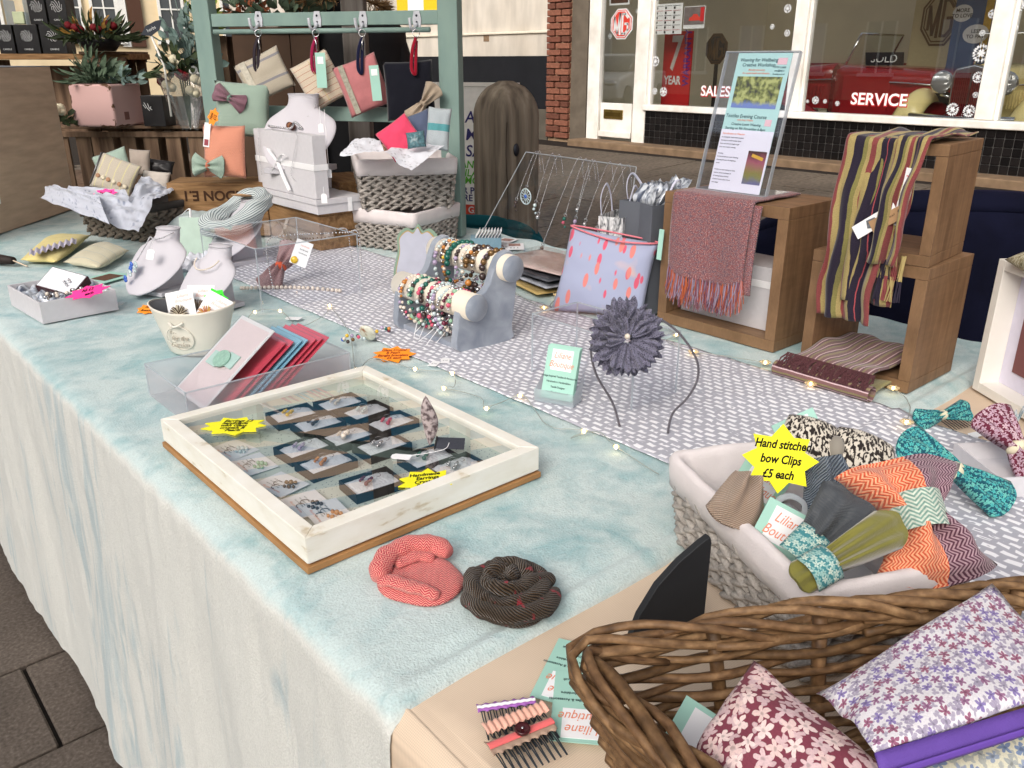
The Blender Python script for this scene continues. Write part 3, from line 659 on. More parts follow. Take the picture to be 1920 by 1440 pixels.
def tm(name, label, cat, M, group=None):
    o = thing(name, label, cat, (0, 0, 0), 0, group); o.matrix_world = M; o.location = M.translation; o.rotation_euler = M.to_euler(); return o
def facing(p, tilt=60, spin=0, yaw=0):
    """frame at p: x to the right of the viewer, y up, z towards the viewer; tilt 90 stands upright, spin turns it in its own plane"""
    return Matrix.Translation(Vector(p)) @ Euler((R(tilt), 0, R(-41.3 + yaw))).to_matrix().to_4x4() @ Matrix.Rotation(R(spin), 4, 'Z')
def qpouch(par, name, cs, th, m, n=22, wr=.003, seed=0, both=True, bulge=1.0, pw=2.4):
    """soft pouch spanned by four world corners (BL, BR, TR, TL), puffed along its normal; par must sit unrotated at cs origin"""
    c = [Vector(q) for q in cs]; nr = ((c[1] - c[0]).cross(c[3] - c[0])).normalized(); w = ((c[1] - c[0]).length + (c[2] - c[3]).length) / 2; h = ((c[3] - c[0]).length + (c[2] - c[1]).length) / 2
    org = par.location if par else Vector(); mb = MB()
    def fn(sg):
        def f(u, v):
            a, b = 2 * u - 1, 2 * v - 1; p = (c[0] * (1 - u) + c[1] * u) * (1 - v) + (c[3] * (1 - u) + c[2] * u) * v
            k = max(0, (1 - abs(a) ** pw) * (1 - abs(b) ** pw)) ** .55; mid = (c[0] + c[1] + c[2] + c[3]) / 4
            p = p + (mid - p) * .04 * ((1 - a * a) + (1 - b * b)) * (1 if k < .3 else .3)
            return p + nr * (sg * th / 2 * k * (bulge if sg > 0 else 1) + wr * n3(a * 1.9 + seed, b * 1.9, seed) ) - org
        return f
    mb.grid(fn(1), n, n, uvs=(w, h)); mb.grid(fn(-1), n, n, uvs=(w, h)); return merge(mb.ob(name, m, par))
# ================================================================== TABLE AND CLOTHS
XFR, XBK, YN = .290, 1.72, .485
tab = thing('trestle_table', 'long trestle table hidden under pale cloths', 'table', (1.0, 1.7, 0))
tmt = mat('grey_plastic_top', S(150, 150, 150), .6); tleg = mat('grey_steel_leg', S(128, 128, 130), .4, metal=.7)
MB().bx(-.68, .68, -2.2, 2.1, .715, .742).ob('table_top', tmt, tab, bev=.006)
for x in (-.62, .55):
    for y in (-2.0, -.3, .1, 1.02): 
        l = MB().tube([(x, y, .0), (x, y, .715)], .018, 12).ob('leg', tleg, tab, smooth=True); MB().tube([(x, y, 0), (x, y, .03)], .026, 12).ob('leg_foot', tmt, l, smooth=True)
# cream cloth at the near end, over the table top and down the front
gc = G('cream_cotton', .9, .1, .1); o = gc.ob(); a = gc.ramp(gc.ma('PINGPONG', gc.ma('MULTIPLY', gc.sep(o)[0], 700), .5), [(0, gray(.86)), (.4, gray(1))]); b = gc.ramp(gc.ma('PINGPONG', gc.ma('MULTIPLY', gc.sep(o)[1], 500), .5), [(0, gray(.86)), (.4, gray(1))])
gc.col(gc.mul(gc.mul(S(228, 206, 182), gc.mul(a, b)), gc.ramp(gc.noise(o, 6, 4), [(.3, gray(.86)), (.7, gray(1))]))); gc.bump(gc.mul(a, b), .3, .0006); cream = gc.m
def fold_path(u, x0, x1, zt, r, drop):
    """u 0..1 from the back across the top, round the edge and down; returns (X, z)"""
    L = [(x1 - x0), r * 1.57, drop]; s_ = u * sum(L)
    if s_ < L[0]: return x1 - s_, zt
    if s_ < L[0] + L[1]: a = (s_ - L[0]) / r; return x0 - r * math.sin(a), zt - r + r * math.cos(a)
    return x0 - r, zt - r - (s_ - L[0] - L[1])
def fcream(u, v):
    X, z = fold_path(u, .312, 1.76, .7505, .018, .70); Y = -.55 + (1.6 if u < .66 else 1.06) * v
    k = max(0, (.735 - z) / .7); X -= .02 * k + .012 * k * math.sin(Y * 16)
    if k == 0: z += .0035 * max(0, n3(X * 5, Y * 7, 3)) * (1 if Y < .5 else 0) 
    return (X, Y, z)
o = MB().grid(fcream, 120, 90).ob('cream_tablecloth', cream, smooth=True); tag(o, 'cream cotton cloth spread under the wicker basket and hair combs', 'tablecloth')
# plush throw
def hb(X, Y):
    """wrinkles of the plush throw"""
    z = .0030 * n3(X * 6, Y * 5, 1) + .0016 * n3(X * 17 + Y * 6, Y * 15, 4)
    d = (X * .55 + Y * .84); z += .0022 * max(0, n3(d * 26, X * 3, 7)) * max(0, 1 - abs(Y - .75) / .5)
    z -= .004 * math.exp(-((Y - (YN + .04)) / .008) ** 2); z += .003 * math.exp(-((Y - (YN + .025)) / .008) ** 2)
    return z
def fplush(u, v):
    X, z = fold_path(u, XFR + .022, XBK, .7625, .022, .715)
    Yn = YN + .008 * n3(X * 4, 2.2) + (.02 if False else 0); Y = Yn + (3.9 - Yn) * v ** 1.25
    top = z > .755
    if top:
        e = (X - (XFR + .02)) ; z += hb(X, Y) * min(1, max(.2, e / .06)) - .002
        bk = XBK - X; z += .006 * math.exp(-(bk / .03) ** 2) * (1 + n3(Y * 9, 5)); X += (.02 * n3(Y * 6, 8)) * math.exp(-(bk / .06) ** 2)
    else:
        k = max(0, (.74 - z) / .72); X -= .030 * k + .030 * k * n3(Y * 3.2, 3.3) + .014 * n3(Y * 8, z * 1.6, 2) * min(1, k * 3) + .003 * n3(Y * 30, z * 9, 5) 
    if v < .02: z -= .012 * (1 - v / .02) ** 2; Y += .004 * (1 - v / .02)
    return (X, Y, max(.012, z))
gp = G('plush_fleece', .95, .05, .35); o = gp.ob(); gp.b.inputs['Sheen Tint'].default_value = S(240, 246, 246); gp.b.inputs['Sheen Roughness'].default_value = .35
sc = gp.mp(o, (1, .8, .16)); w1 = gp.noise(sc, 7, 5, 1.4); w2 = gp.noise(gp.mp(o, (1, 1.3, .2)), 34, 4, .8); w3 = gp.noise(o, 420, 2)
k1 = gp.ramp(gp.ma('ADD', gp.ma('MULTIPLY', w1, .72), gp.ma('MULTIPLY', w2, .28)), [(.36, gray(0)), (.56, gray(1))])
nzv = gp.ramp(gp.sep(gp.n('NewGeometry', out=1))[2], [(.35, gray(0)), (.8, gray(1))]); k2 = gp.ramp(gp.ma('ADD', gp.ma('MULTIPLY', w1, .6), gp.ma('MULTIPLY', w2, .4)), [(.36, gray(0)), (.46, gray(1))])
c = gp.mix(nzv, gp.mix(k2, S(180, 193, 196), S(214, 215, 210)), gp.mix(k1, S(150, 184, 188), S(200, 215, 214))); gp.col(gp.mul(c, gp.ramp(w3, [(.25, gray(.82)), (.65, gray(1))])))  # hanging sides painted paler by normal, standing in for nap sheen and side light
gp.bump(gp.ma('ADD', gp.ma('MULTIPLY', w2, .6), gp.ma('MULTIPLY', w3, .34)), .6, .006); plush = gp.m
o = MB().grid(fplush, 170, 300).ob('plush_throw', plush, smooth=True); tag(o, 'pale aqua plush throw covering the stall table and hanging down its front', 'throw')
# runner
gr = G('dash_print_cotton', .85, .1); u = gr.uv(); dn = gr.noise(u, 26, 2, out=1)
uu = gr.n('VectorMath', {0: u, 1: gr.n('VectorMath', {0: dn, 3: .016}, operation='SCALE')}, operation='ADD')
bk = gr.n('TexBrick', {0: uu, 1: gray(1), 2: gray(1), 3: gray(0), 4: 1.0}, 1); q = bk.node.inputs
q['Brick Width'].default_value = .0215; q['Row Height'].default_value = .0138; q['Mortar Size'].default_value = .0046; q['Mortar Smooth'].default_value = 1.0
miss = gr.ramp(gr.noise(gr.mp(u, (60, 95, 1)), 1, 1), [(.36, gray(0)), (.42, gray(1))])
k = gr.ma('MULTIPLY', gr.ramp(bk, [(.06, gray(1)), (.30, gray(0))]), miss)
gr.col(gr.mul(gr.mix(k, S(178, 178, 188), S(244, 244, 248)), gr.ramp(gr.noise(u, 800, 1), [(.3, gray(.93)), (.7, gray(1))]))); gr.bump(gr.noise(u, 700, 2), .2, .0006); runner_m = gr.m
def ss(a, b, x): t = max(0, min(1, (x - a) / (b - a))); return t * t * (3 - 2 * t)
def frun(u, v):
    X = .838 + .43 * u + .006 * n3(v * 9, 1.5); Y = -.45 + 2.78 * v
    on = ss(YN - .05, YN + .03, Y); z = .7560 + .0085 * on + hb(X, Y) * on * .8 + .003 * max(0, n3(X * 8, Y * 6, 9)) + .0015 * n3(X * 14, Y * 22, 12)
    return (X, Y, z)
o = MB().grid(frun, 50, 260, uvs=(.43, 2.78)).ob('table_runner', runner_m, smooth=True, solid=.001)
for lp in o.data.uv_layers[0].data: lp.uv = (lp.uv[1], lp.uv[0])
tag(o, 'grey runner printed with rows of small white dashes along the table', 'table runner')
TZ = .763
# striped awning behind the stall, mirrored in the glass and acrylic
aw = thing('awning', 'blue and fawn striped market awning mirrored in the frame glass', 'awning', (2.1, 3.2, 0))
ga = G('awning_stripe', .8, .1); s_ = ga.sep(ga.ob()); ga.col(ga.ramp(ga.ma('FRACT', ga.ma('MULTIPLY', ga.ma('ADD', s_[1], ga.ma('MULTIPLY', s_[0], .6)), 3.6)), [(0, S(50, 112, 140)), (.5, S(226, 200, 172))], 'CONSTANT'))
def faw(u, v): X = -1.75 + 2.6 * u; return (X, -3.1 + 4.9 * v, 2.22 + .34 * (1 - u) ** 1.2 * .8 + .03 * math.sin(v * 18) * u)
tlb = ga.n('BsdfTranslucent', {0: ga.b.inputs['Base Color'].links[0].from_socket}); mxs = ga.n('MixShader', {0: .8, 1: ga.b.outputs[0], 2: tlb}); ga.t.links.new(mxs, [q_ for q_ in ga.t.nodes if q_.type == 'OUTPUT_MATERIAL'][0].inputs[0])
MB().grid(faw, 24, 40).ob('canopy', ga.m, aw, smooth=True)
postm = G('weathered_post', .85, .15); o = postm.ob(); postm.col(postm.ramp(postm.noise(postm.mp(o, (14, 14, 1)), 3, 5), [(.3, S(88, 82, 78)), (.7, S(132, 126, 122))])); postm = postm.m
# ================================================================== SHADOW-BOX FRAME WITH EARRINGS
fx0, fx1, fy0, fy1, fz = .342, .682, .722, 1.145, TZ
fr = thing('shadow_box', 'white wooden box frame lying flat with earrings under glass', 'frame', ((fx0 + fx1) / 2, (fy0 + fy1) / 2, fz))
def fl(mb): return mb.xf(Matrix.Translation((-(fx0 + fx1) / 2, -(fy0 + fy1) / 2, -fz)))
oakb = mat('oak_board', S(178, 132, 84), .6, var=.25, vs=20)
gwf = G('worn_white_paint', .45, .35); o = gwf.ob(); gwf.col(gwf.ramp(gwf.noise(gwf.mp(o, (1, 1, 3)), 26, 6), [(.26, S(196, 180, 150)), (.36, S(232, 228, 216)), (.7, S(240, 238, 230))])); fwhite = gwf.m
fl(MB().bx(fx0 - .002, fx1 + .002, fy0 - .002, fy1 + .002, fz, fz + .008)).ob('back_board', oakb, fr, bev=.001)
fl(MB().bx(fx0 + .004, fx1 - .004, fy0 + .004, fy1 - .004, fz + .0085, fz + .0105)).ob('mount_board', paper, fr)
fw, fh0, fh1 = .019, fz + .011, fz + .044
def rail(a, b, c, d, name='frame_side'):
    vs = [(p[0], p[1], z) for z in (fh0, fh1) for p in (a, b, c, d)]
    fl(MB().add(vs, [(0, 1, 2, 3), (4, 5, 6, 7), (0, 1, 5, 4), (1, 2, 6, 5), (2, 3, 7, 6), (3, 0, 4, 7)])).ob(name, fwhite, fr, bev=.0012)
A, B_, C_, D = (fx0, fy0), (fx1, fy0), (fx1, fy1), (fx0, fy1); a, b, c, d = (fx0 + fw, fy0 + fw), (fx1 - fw, fy0 + fw), (fx1 - fw, fy1 - fw), (fx0 + fw, fy1 - fw)
rail(A, B_, b, a); rail(B_, C_, c, b); rail(C_, D, d, c); rail(D, A, a, d)
gm = G('script_paper', .8, .1); o = gm.ob(); k = gm.ramp(gm.vor(gm.mp(o, (1, 1.8, 1)), 170, 0), [(.16, gray(1)), (.22, gray(0))]); gm.col(gm.mix(k, S(206, 214, 204), S(70, 76, 90)))
fl(MB().bx(fx0 + fw, fx1 - fw, fy0 + fw, fy1 - fw, fz + .0107, fz + .0208)).ob('patterned_paper', gm.m, fr)
fl(MB().add([(fx0 + fw - .001, fy0 + fw - .001, fz + .039), (fx1 - fw + .001, fy0 + fw - .001, fz + .039), (fx1 - fw + .001, fy1 - fw + .001, fz + .039), (fx0 + fw - .001, fy1 - fw + .001, fz + .039)], [(0, 1, 2, 3)])).ob('glass', clear('frame_glass', (.98, .99, .99, 1), 6.0, .01), fr)
BZ = fz + .021; foam = mat('white_wadding', S(238, 240, 246), .95, var=.1, vs=60, bump=.8, bs=300, bd=.003)
boxm = mat('black_card', S(30, 30, 34), .6, var=.2)
def beads(mb_by, pts, r, n=6):
    for p in pts: mb_by.ell(p, (r, r, r), None, 8, 5)
bead_cols = dict(silver=silver, pearl=mat('pearl', S(226, 214, 200), .2, .6), teal=mat('teal_bead', S(20, 96, 84), .15, .6), pink=mat('pink_bead', S(214, 92, 120), .2, .6), green=mat('sage_bead', S(150, 190, 160), .2, .6), amber=mat('amber_bead', S(200, 130, 60), .2, .6), dark=mat('dark_bead', S(60, 46, 44), .2, .6), lilac=mat('lilac_bead', S(176, 160, 190), .2, .6), ice=mat('ice_bead', S(196, 212, 214), .12, .7), blue=mat('blue_bead', S(70, 110, 200), .2, .6), wine=mat('wine_bead', S(110, 36, 62), .2, .6), brown=mat('bronze_bead', S(126, 96, 60), .25, .5, metal=.4), yellow=mat('yellow_bead', S(232, 190, 50), .2, .6))
ear_specs = [(549, 774, 'yellow', 'yellow flower'), (637, 753, 'pearl', 'clear crystal'), (596, 791, 'dark', 'grey bead'), (686, 768, 'ice', 'pale green'), (733, 789, 'pink', 'small pink bead'), (652, 815, 'pearl', 'large pearl'), (570, 836, 'lilac', 'lilac'), (716, 832, 'silver', 'silver hoop'), (611, 864, 'amber', 'gold bead'), (802, 854, 'teal', 'dark teal'), (697, 901, 'wine', 'pink and silver'), (879, 884, 'silver', 'corner silver')]
def earring(mb_s, mb_b, x, y, z, r=.0022, n=3, dx=.004, dy=-.003):
    mb_s.tube([(x + .010 + .005 * math.cos(t), y + .006 + .005 * math.sin(t), z + .001) for t in [R(q) for q in range(-120, 150, 30)]], .0004, 5)
    for i in range(n): mb_b.ell((x - i * dx, y + i * dy, z + r), (r * (1 + .3 * (i % 2)),) * 3, None, 8, 5)
for px, py, cn, ds in ear_specs:
    p = at(px, py, BZ + .012); tx, ty, th = .066, .048, .0125; p.x = min(max(p.x, fx0 + fw + .036), fx1 - fw - .036); p.y = min(max(p.y, fy0 + fw + .028), fy1 - fw - .028)
    t = thing('earring_box', 'small black gift box under the frame glass holding %s earrings on white wadding' % ds, 'jewellery box', (p.x, p.y, BZ), random.uniform(-5, 5), 'earring boxes in the frame')
    mb = MB(); w_ = .0016
    mb.bx(-tx / 2, tx / 2, -ty / 2, ty / 2, 0, .002)
    for q in ((-tx / 2, -tx / 2 + w_, -ty / 2, ty / 2), (tx / 2 - w_, tx / 2, -ty / 2, ty / 2)): mb.bx(*q, .002, th)
    for q in ((-ty / 2, -ty / 2 + w_), (ty / 2 - w_, ty / 2)): mb.bx(-tx / 2 + w_, tx / 2 - w_, *q, .002, th)
    mb.ob('box', boxm, t)
    MB().grid(lambda u, v: ((u - .5) * (tx - .004), (v - .5) * (ty - .004), th - .002 + .002 * n3(u * 7 + px, v * 7) - .003 * (abs(2 * u - 1) ** 6 + abs(2 * v - 1) ** 6)), 14, 12).ob('wadding', foam, t, smooth=True)
    ms, mbd = MB(), MB(); earring(ms, mbd, 0, 0, th + .0005, .0034 if 'large' in ds else .0023, 4); earring(ms, mbd, -.006, .009, th + .0005, .002, 3)
    ms.ob('ear_wire', silver, t); mbd.ob('ear_bead', bead_cols[cn], t, smooth=True)
for i, (px, py, cn, ds) in enumerate([(436, 842, 'ice', 'pale blue drop'), (470, 872, 'green', 'green bead'), (521, 912, 'brown', 'bronze charm'), (572, 950, 'dark', 'dark feather'), (625, 975, 'amber', 'copper button')]):
    p = at(px, py, BZ + .002); p.x = max(p.x, fx0 + fw + .034); p.y = min(max(p.y, fy0 + fw + .040), fy1 - fw - .034); t = thing('earring_card', 'white earring card with %s earrings along the frame edge' % ds, 'earring card', (p.x, p.y, BZ + .0014 * i), 90 + random.uniform(-14, 14), 'earring cards in the frame')
    MB().box((0, 0, .0006), (.056, .044, .0008)).ob('card_sheet', paper, t)
    text('Handmade earrings', .0042, coral_ink, t, (0, .015, .0012)); 
    for q in range(3): text('silver plated wires', .0034, mat('card_ink', S(60, 80, 80), .8, var=0), t, (.006, .008 - .006 * q, .0012))
    ms, mbd = MB(), MB(); earring(ms, mbd, -.006, -.004, .0014, .0026, 3, .005, -.003); earring(ms, mbd, -.012, .004, .0014, .0022, 3, .005, -.003); ms.ob('ear_wire', mat('dark_wire', S(60, 62, 70), .4, metal=.8), t); mbd.ob('ear_bead', bead_cols[cn], t, smooth=True)
GZ = fz + .0393
p = at(440, 800, GZ); t = thing('price_star', 'yellow starburst price label at the frame corner nearest the card box', 'price label', (p.x, p.y, GZ + .0005), -40); starburst(t, 'star_card', .092, .064, star_y, ['Earrings £3', 'handmade', 'with Glass', 'crystals &', 'Pearls'], Matrix(), .0105, seed=3)
p = at(800, 902, GZ); t = thing('price_star', 'yellow starburst price label on the frame glass below the tagged hair comb', 'price label', (p.x, p.y, GZ + .0005), -28); starburst(t, 'star_card', .074, .060, star_y, ['Handmade', 'Earrings', 'Crystal &', 'Pearls £3'], Matrix(), .0105, seed=5)
# hair comb with a leaf-like bow standing on the glass
p = at(800, 838, GZ); t = thing('hair_comb', 'dark wire hair comb with grey mottled petal lying on the frame glass', 'hair comb', (p.x, p.y, GZ), -41)
wire = mat('dark_wire', S(60, 62, 70), .4, metal=.8); mb = MB()
for q in range(12): mb.tube([(.012, -.012 + q * .003, .004), (.05, -.010 + q * .003, .0015)], .0007, 5)
mb.tube([(.012, -.014, .004), (.012, .023, .004)], .0014, 6); mb.ob('comb_teeth', wire, t)
gl = fab('grey_mottle'); gl.col(gl.ramp(gl.noise(gl.uv(), 160, 3), [(.4, S(96, 82, 84)), (.58, S(190, 176, 176))])); mott = gl.m
pm_ = MB().grid(lambda u, v: (.011 * math.sin(math.pi * u) ** .8 * math.cos(2 * math.pi * v) + .003 * math.sin(u * 5), .005 * math.sin(math.pi * u) ** .8 * math.sin(2 * math.pi * v), .002 + .072 * u), 20, 14, cv=True, uvs=(.07, .05)).xf(T4((.004, 0, 0), 0, 0, 25)); pm_.ob('petal', mott, t, smooth=True)
price_tag(t, T4((-.03, -.032, .001), 0, 0, 80), .014, .026); MB().tube(spline([(.03, .0, .006), (.025, -.015, .004), (0, -.024, .002), (-.022, -.031, .002)], 5), .0005, 5).ob('tag_string', paper, t)
# ================================================================== FABRIC FLOWERS
def fflower(label, p, rz): return thing('fabric_flower', label, 'fabric flower', (p.x, p.y, TZ), rz, 'woollen flower brooches')
def puff_disc(R0, hgt, wob, seed):
    def fn(u, v):
        a = 2 * math.pi * u; r = R0 * (1 + wob * math.cos(2 * a + seed) + wob * .8 * math.cos(3 * a + 2 * seed) + wob * .5 * math.cos(5 * a)); k = v if v <= .5 else 1 - v
        rad = math.sin(math.pi * v) if v > .5 else math.sin(math.pi * v); z = hgt * (1 - v) if v < .5 else 0
        q = min(1, v / .82); z = hgt * (max(0, 1 - q ** 5)) ** .5 if v < .82 else 0; rr_ = r * (q if v < .82 else 1 - (v - .82) / .18)
        return (rr_ * math.cos(a), rr_ * math.sin(a), z + .0022 * n3(rr_ * 60 * math.cos(a), rr_ * 60 * math.sin(a), seed) * (v < .8))
    return fn
def roll(path, r, m, par, flat=.8, taper=.5, wrinkle=.12, tw=0.0):
    """padded roll of cloth along a path, uv in metres"""
    P = spline(path, 8); L = len(P); mb = MB(); rs = []
    for i in range(L):
        e = min(1, min(i, L - 1 - i) / (L * .14)); rs.append(r * (taper + (1 - taper) * math.sin(e * math.pi / 2)) * (1 + wrinkle * n3(i * .35, r * 900)))
    mb.tube(P, rs, 18, flat=flat); D = 0
    for i in range(L):
        if i: D += (P[i] - P[i - 1]).length
        for k in range(18): mb.uv[i * 18 + k] = (D, k / 18 * 2 * math.pi * r)
    for q in mb.v: q += Vector((n3(q.x * 70, q.y * 70, q.z * 70), n3(q.y * 70, q.z * 70, q.x * 70 + 9), n3(q.z * 70, q.x * 70, q.y * 70 + 4))) * .0022
    return mb.ob('rolled_petal', m, par, smooth=True)
ch_ = herring('coral_herring', S(188, 38, 64), S(238, 164, 150), .0044, .0032); bt_ = twill('brown_tweed', S(22, 15, 11), S(86, 66, 44), .0034, S(150, 36, 48))
p = at(790, 1092, TZ); t = fflower('coral herringbone wool flower with one rolled rim beside a brown one', p, -41.3); mb = MB().grid(puff_disc(.0465, .010, .045, 1.2), 72, 30, cu=True)
for i, q in enumerate(mb.v): mb.uv[i] = (q.x, q.y + q.z)
mb.ob('petals', ch_, t, smooth=True)
roll([(.028, .034, .012), (.010, .047, .017), (-.014, .044, .019), (-.034, .030, .018), (-.043, .008, .016), (-.042, -.012, .012)], .0118, ch_, t, .85); roll([(-.042, -.006, .009), (-.022, -.020, .013), (.004, -.031, .012), (.022, -.034, .008)], .0085, ch_, t, .7); roll([(-.030, .016, .012), (-.012, .028, .013), (.012, .032, .011)], .009, ch_, t, .6)
p = at(956, 1122, TZ); t = fflower('dark brown tweed coiled wool flower with red flecks beside a coral one', p, -41.3); mb = MB().grid(puff_disc(.0500, .012, .04, 2.0), 72, 30, cu=True)
for i, q in enumerate(mb.v): mb.uv[i] = (q.x, q.y + q.z)
mb.ob('petals', bt_, t, smooth=True)
pts = []
for k in range(30): a_ = -.6 + k * .50; r_ = .006 + .0013 * k; pts.append((r_ * math.cos(a_) - .006, r_ * math.sin(a_) + .006, .022 - .00035 * k + .002 * math.sin(k * 1.3)))
roll(pts, .0092, bt_, t, 1.15, .6, .16); roll([(-.045, -.008, .010), (-.028, -.034, .012), (.004, -.044, .011), (.034, -.030, .011), (.047, .0, .010)], .0105, bt_, t, .8); roll([(.010, -.012, .020), (.026, .004, .020), (.044, .016, .012)], .009, bt_, t, .9)
# ================================================================== BUSINESS CARDS AND COMBS ON THE CREAM CLOTH
CZ = .7545
p = at(1075, 1262, CZ); bizcard('business_card', 'mint business card half under the wicker basket, the one further from the combs', (p.x, p.y, CZ), 118, detail=True)
p = at(1095, 1325, CZ + .001); bizcard('business_card', 'mint business card beside the hair combs, tucked under the wicker basket', (p.x, p.y, CZ + .0012), 132, detail=True)
def comb(label, px, py, rz, w, bandm, kind, z=CZ):
    p = at(px, py, z); t = thing('hair_comb', label, 'hair comb', (p.x, p.y, z), rz, 'trimmed hair combs')
    mb = MB(); n = max(7, int(w / .0052))
    for q in range(n):
        x = -w / 2 + (q + .5) * w / n
        for e in (-1, 1): mb.tube([(x + e * .0011, .0, .004), (x + e * .0009, -.012, .0042), (x + e * .0002 , -.030, .0015)], .0006, 5)
    mb.tube([(-w / 2, .001, .0045), (w / 2, .001, .0045)], .0011, 6); mb.ob('comb_teeth', mat('pewter', S(84, 92, 100), .35, metal=.8), t)
    def band(y0, y1, z0, m, scal=0, ruf=0, name='trim'):
        def f(u, v):
            x = (u - .5) * (w + .004); e = scal * abs(math.sin(u * w / .0038 * math.pi / 2)); b = 2 * v - 1
            return (x, (y0 + y1) / 2 + b * ((y1 - y0) / 2 - e * .5 + 0), z0 + .0012 * (1 - b * b) + ruf * (math.sin(u * w / .0052 * 2 * math.pi)) * 1.0)
        MB().grid(f, 70, 6, uvs=(w, .02)).ob(name, m, t, smooth=True, solid=.0006)
    if kind == 0: band(-.004, .007, .007, bandm, .004); band(-.0005, .0025, .0086, paper, 0, .0003, 'ric_rac')
    if kind == 1: band(-.006, .008, .0075, bandm, .0015, .0011)
    if kind == 2:
        band(-.009, .009, .0068, mat('taupe_lace', S(176, 150, 132), .9, bump=.6), .005); band(-.003, .004, .0092, bandm)
        b = MB().lathe([(0, .001), (.0045, .001), (.0062, .0028), (.0066, .001), (.006, -.001), (0, -.001)], 20).ob('button', mat('oxblood_button', S(70, 22, 28), .25, .5), t, smooth=True, loc=(.001, .0005, .0122))
        MB().ell((0, 0, .0022), (.0013, .0013, .001)).ob('button_stitch', silver, b, smooth=True)
    return t
comb('wire hair comb edged with purple scalloped ribbon, furthest of three', 950, 1335, -30, .047, mat('purple_ribbon', S(170, 108, 190), .7, bump=.5), 0)
comb('wire hair comb topped with a ruffled peach ribbon, middle of three', 968, 1360, -14, .054, plain('peach_ribbon', S(240, 186, 166)), 1, CZ + .003)
comb('wire hair comb with coral ribbon and a dark round button, nearest of three', 978, 1392, -13, .056, plain('coral_ribbon', S(242, 118, 118)), 2, CZ + .004)
# ================================================================== LINED WOVEN BASKETS
hy = G('hyacinth_braid', .8, .15); o = hy.ob(); n_ = hy.noise(hy.mp(o, (1, 1, 1)), 55, 3); n2_ = hy.noise(o, 500, 2)
hy.col(hy.mul(hy.ramp(n_, [(.3, S(142, 136, 130)), (.7, S(188, 181, 174))]), hy.ramp(n2_, [(.3, gray(.7)), (.7, gray(1))]))); hy.bump(n2_, .5, .0015); hyac = hy.m
linen = mat('pale_linen', S(222, 214, 214), .95, .08, .25, var=.1, vs=30, bump=.5, bs=600, bd=.001)
linen_g = mat('grey_linen', S(196, 196, 200), .95, .08, .25, var=.1, vs=30, bump=.5, bs=600, bd=.001)
def braided_basket(name, label, loc, rz, L, Wd, h, rows, taper=.9, lip=.035, lin=linen, step=.022, br=None, rnd=.014, group='lined woven baskets'):
    t = thing(name, label, 'basket', loc, rz, group)
    def ring(k, z, out=0):   # rounded rectangle path
        a, b = L / 2 * k + out, Wd / 2 * k + out; r = rnd; pts = []
        for cx, cy, a0 in ((a - r, b - r, 0), (-a + r, b - r, 90), (-a + r, -b + r, 180), (a - r, -b + r, 270)):
            for q in range(0, 91, 15): pts.append(Vector((cx + r * math.cos(R(a0 + q)), cy + r * math.sin(R(a0 + q)), z)))
        return pts
    def resample(pts, n):
        P = pts + [pts[0]]; D = [0]
        for i in range(1, len(P)): D.append(D[-1] + (P[i] - P[i - 1]).length)
        out = []
        for k in range(n):
            s_ = D[-1] * k / n; i = max(q for q in range(len(D)) if D[q] <= s_ + 1e-12); i = min(i, len(P) - 2); f = (s_ - D[i]) / max(1e-9, D[i + 1] - D[i]); out.append((P[i].lerp(P[i + 1], f), (P[i + 1] - P[i]).normalized()))
        return out
    bh = (h - lip * .78) / rows
    core = MB(); cpts = [ring(taper + (1 - taper) * z / h, z, -.004) for z in (0, h - .012)]; nn = len(cpts[0])
    core.add(cpts[0] + cpts[1], [(i, (i + 1) % nn, nn + (i + 1) % nn, nn + i) for i in range(nn)] + [tuple(range(nn))]); core.ob('base', mat('basket_shadow', S(118, 112, 106), .95), t)
    for r_ in range(rows):
        z = (r_ + .5) * bh; pts = ring(taper + (1 - taper) * z / h, z); per = sum((pts[i] - pts[i - 1]).length for i in range(len(pts))); n = int(per / step); mb = MB()
        for i, (p, d) in enumerate(resample(pts, n)):
            out = Vector((d.y, -d.x, 0)); 
            for e in (-1, 1):
                ax = (d * .90 + Vector((0, 0, e * .44))).normalized(); up = out; sd = ax.cross(up); M = Matrix((ax, sd, up)).transposed()
                mb.ell(p + Vector((0, 0, -e * bh * .235 + random.uniform(-.0006, .0006))) + out * (random.uniform(-.001, .001) + .001), (step * .72, bh * .30, .0068), M, 10, 6)
        mb.ob('braid_row', hyac, t, smooth=True)
    # liner: inner walls, rolled rim, outer lip
    mb = MB(); prof = [(-.008, h * .25), (-.007, h * .6), (-.006, h - .008), (-.0045, h - .001), (-.001, h + .0015), (.003, h + .0005), (.0058, h - .004), (.0066, h - lip * .5), (.0072, h - lip)]
    rows_ = [resample(ring(taper + (1 - taper) * min(1, z / h), z, o_), 120) for o_, z in prof]
    vs = [p + Vector((.0012 * n3(p.x * 40, p.y * 40, i * .6), .0012 * n3(p.y * 40, p.x * 40, i * .6 + 5), .0022 * n3(p.x * 30, p.y * 30, i * .4))) for i, rw in enumerate(rows_) for p, _ in rw]
    mb.add(vs, [(i * 120 + k, i * 120 + (k + 1) % 120, (i + 1) * 120 + (k + 1) % 120, (i + 1) * 120 + k) for i in range(len(prof) - 1) for k in range(120)]); mb.ob('liner', lin, t, smooth=True, solid=.0015)
    MB().grid(lambda u, v: ((u - .5) * L * taper * .93, (v - .5) * Wd * taper * .93, h * .28 + .004 * n3(u * 5, v * 5)), 10, 10).ob('liner_floor', linen_g, t, smooth=True)
    return t
BR = (.722, .368); BRZ = 64.5
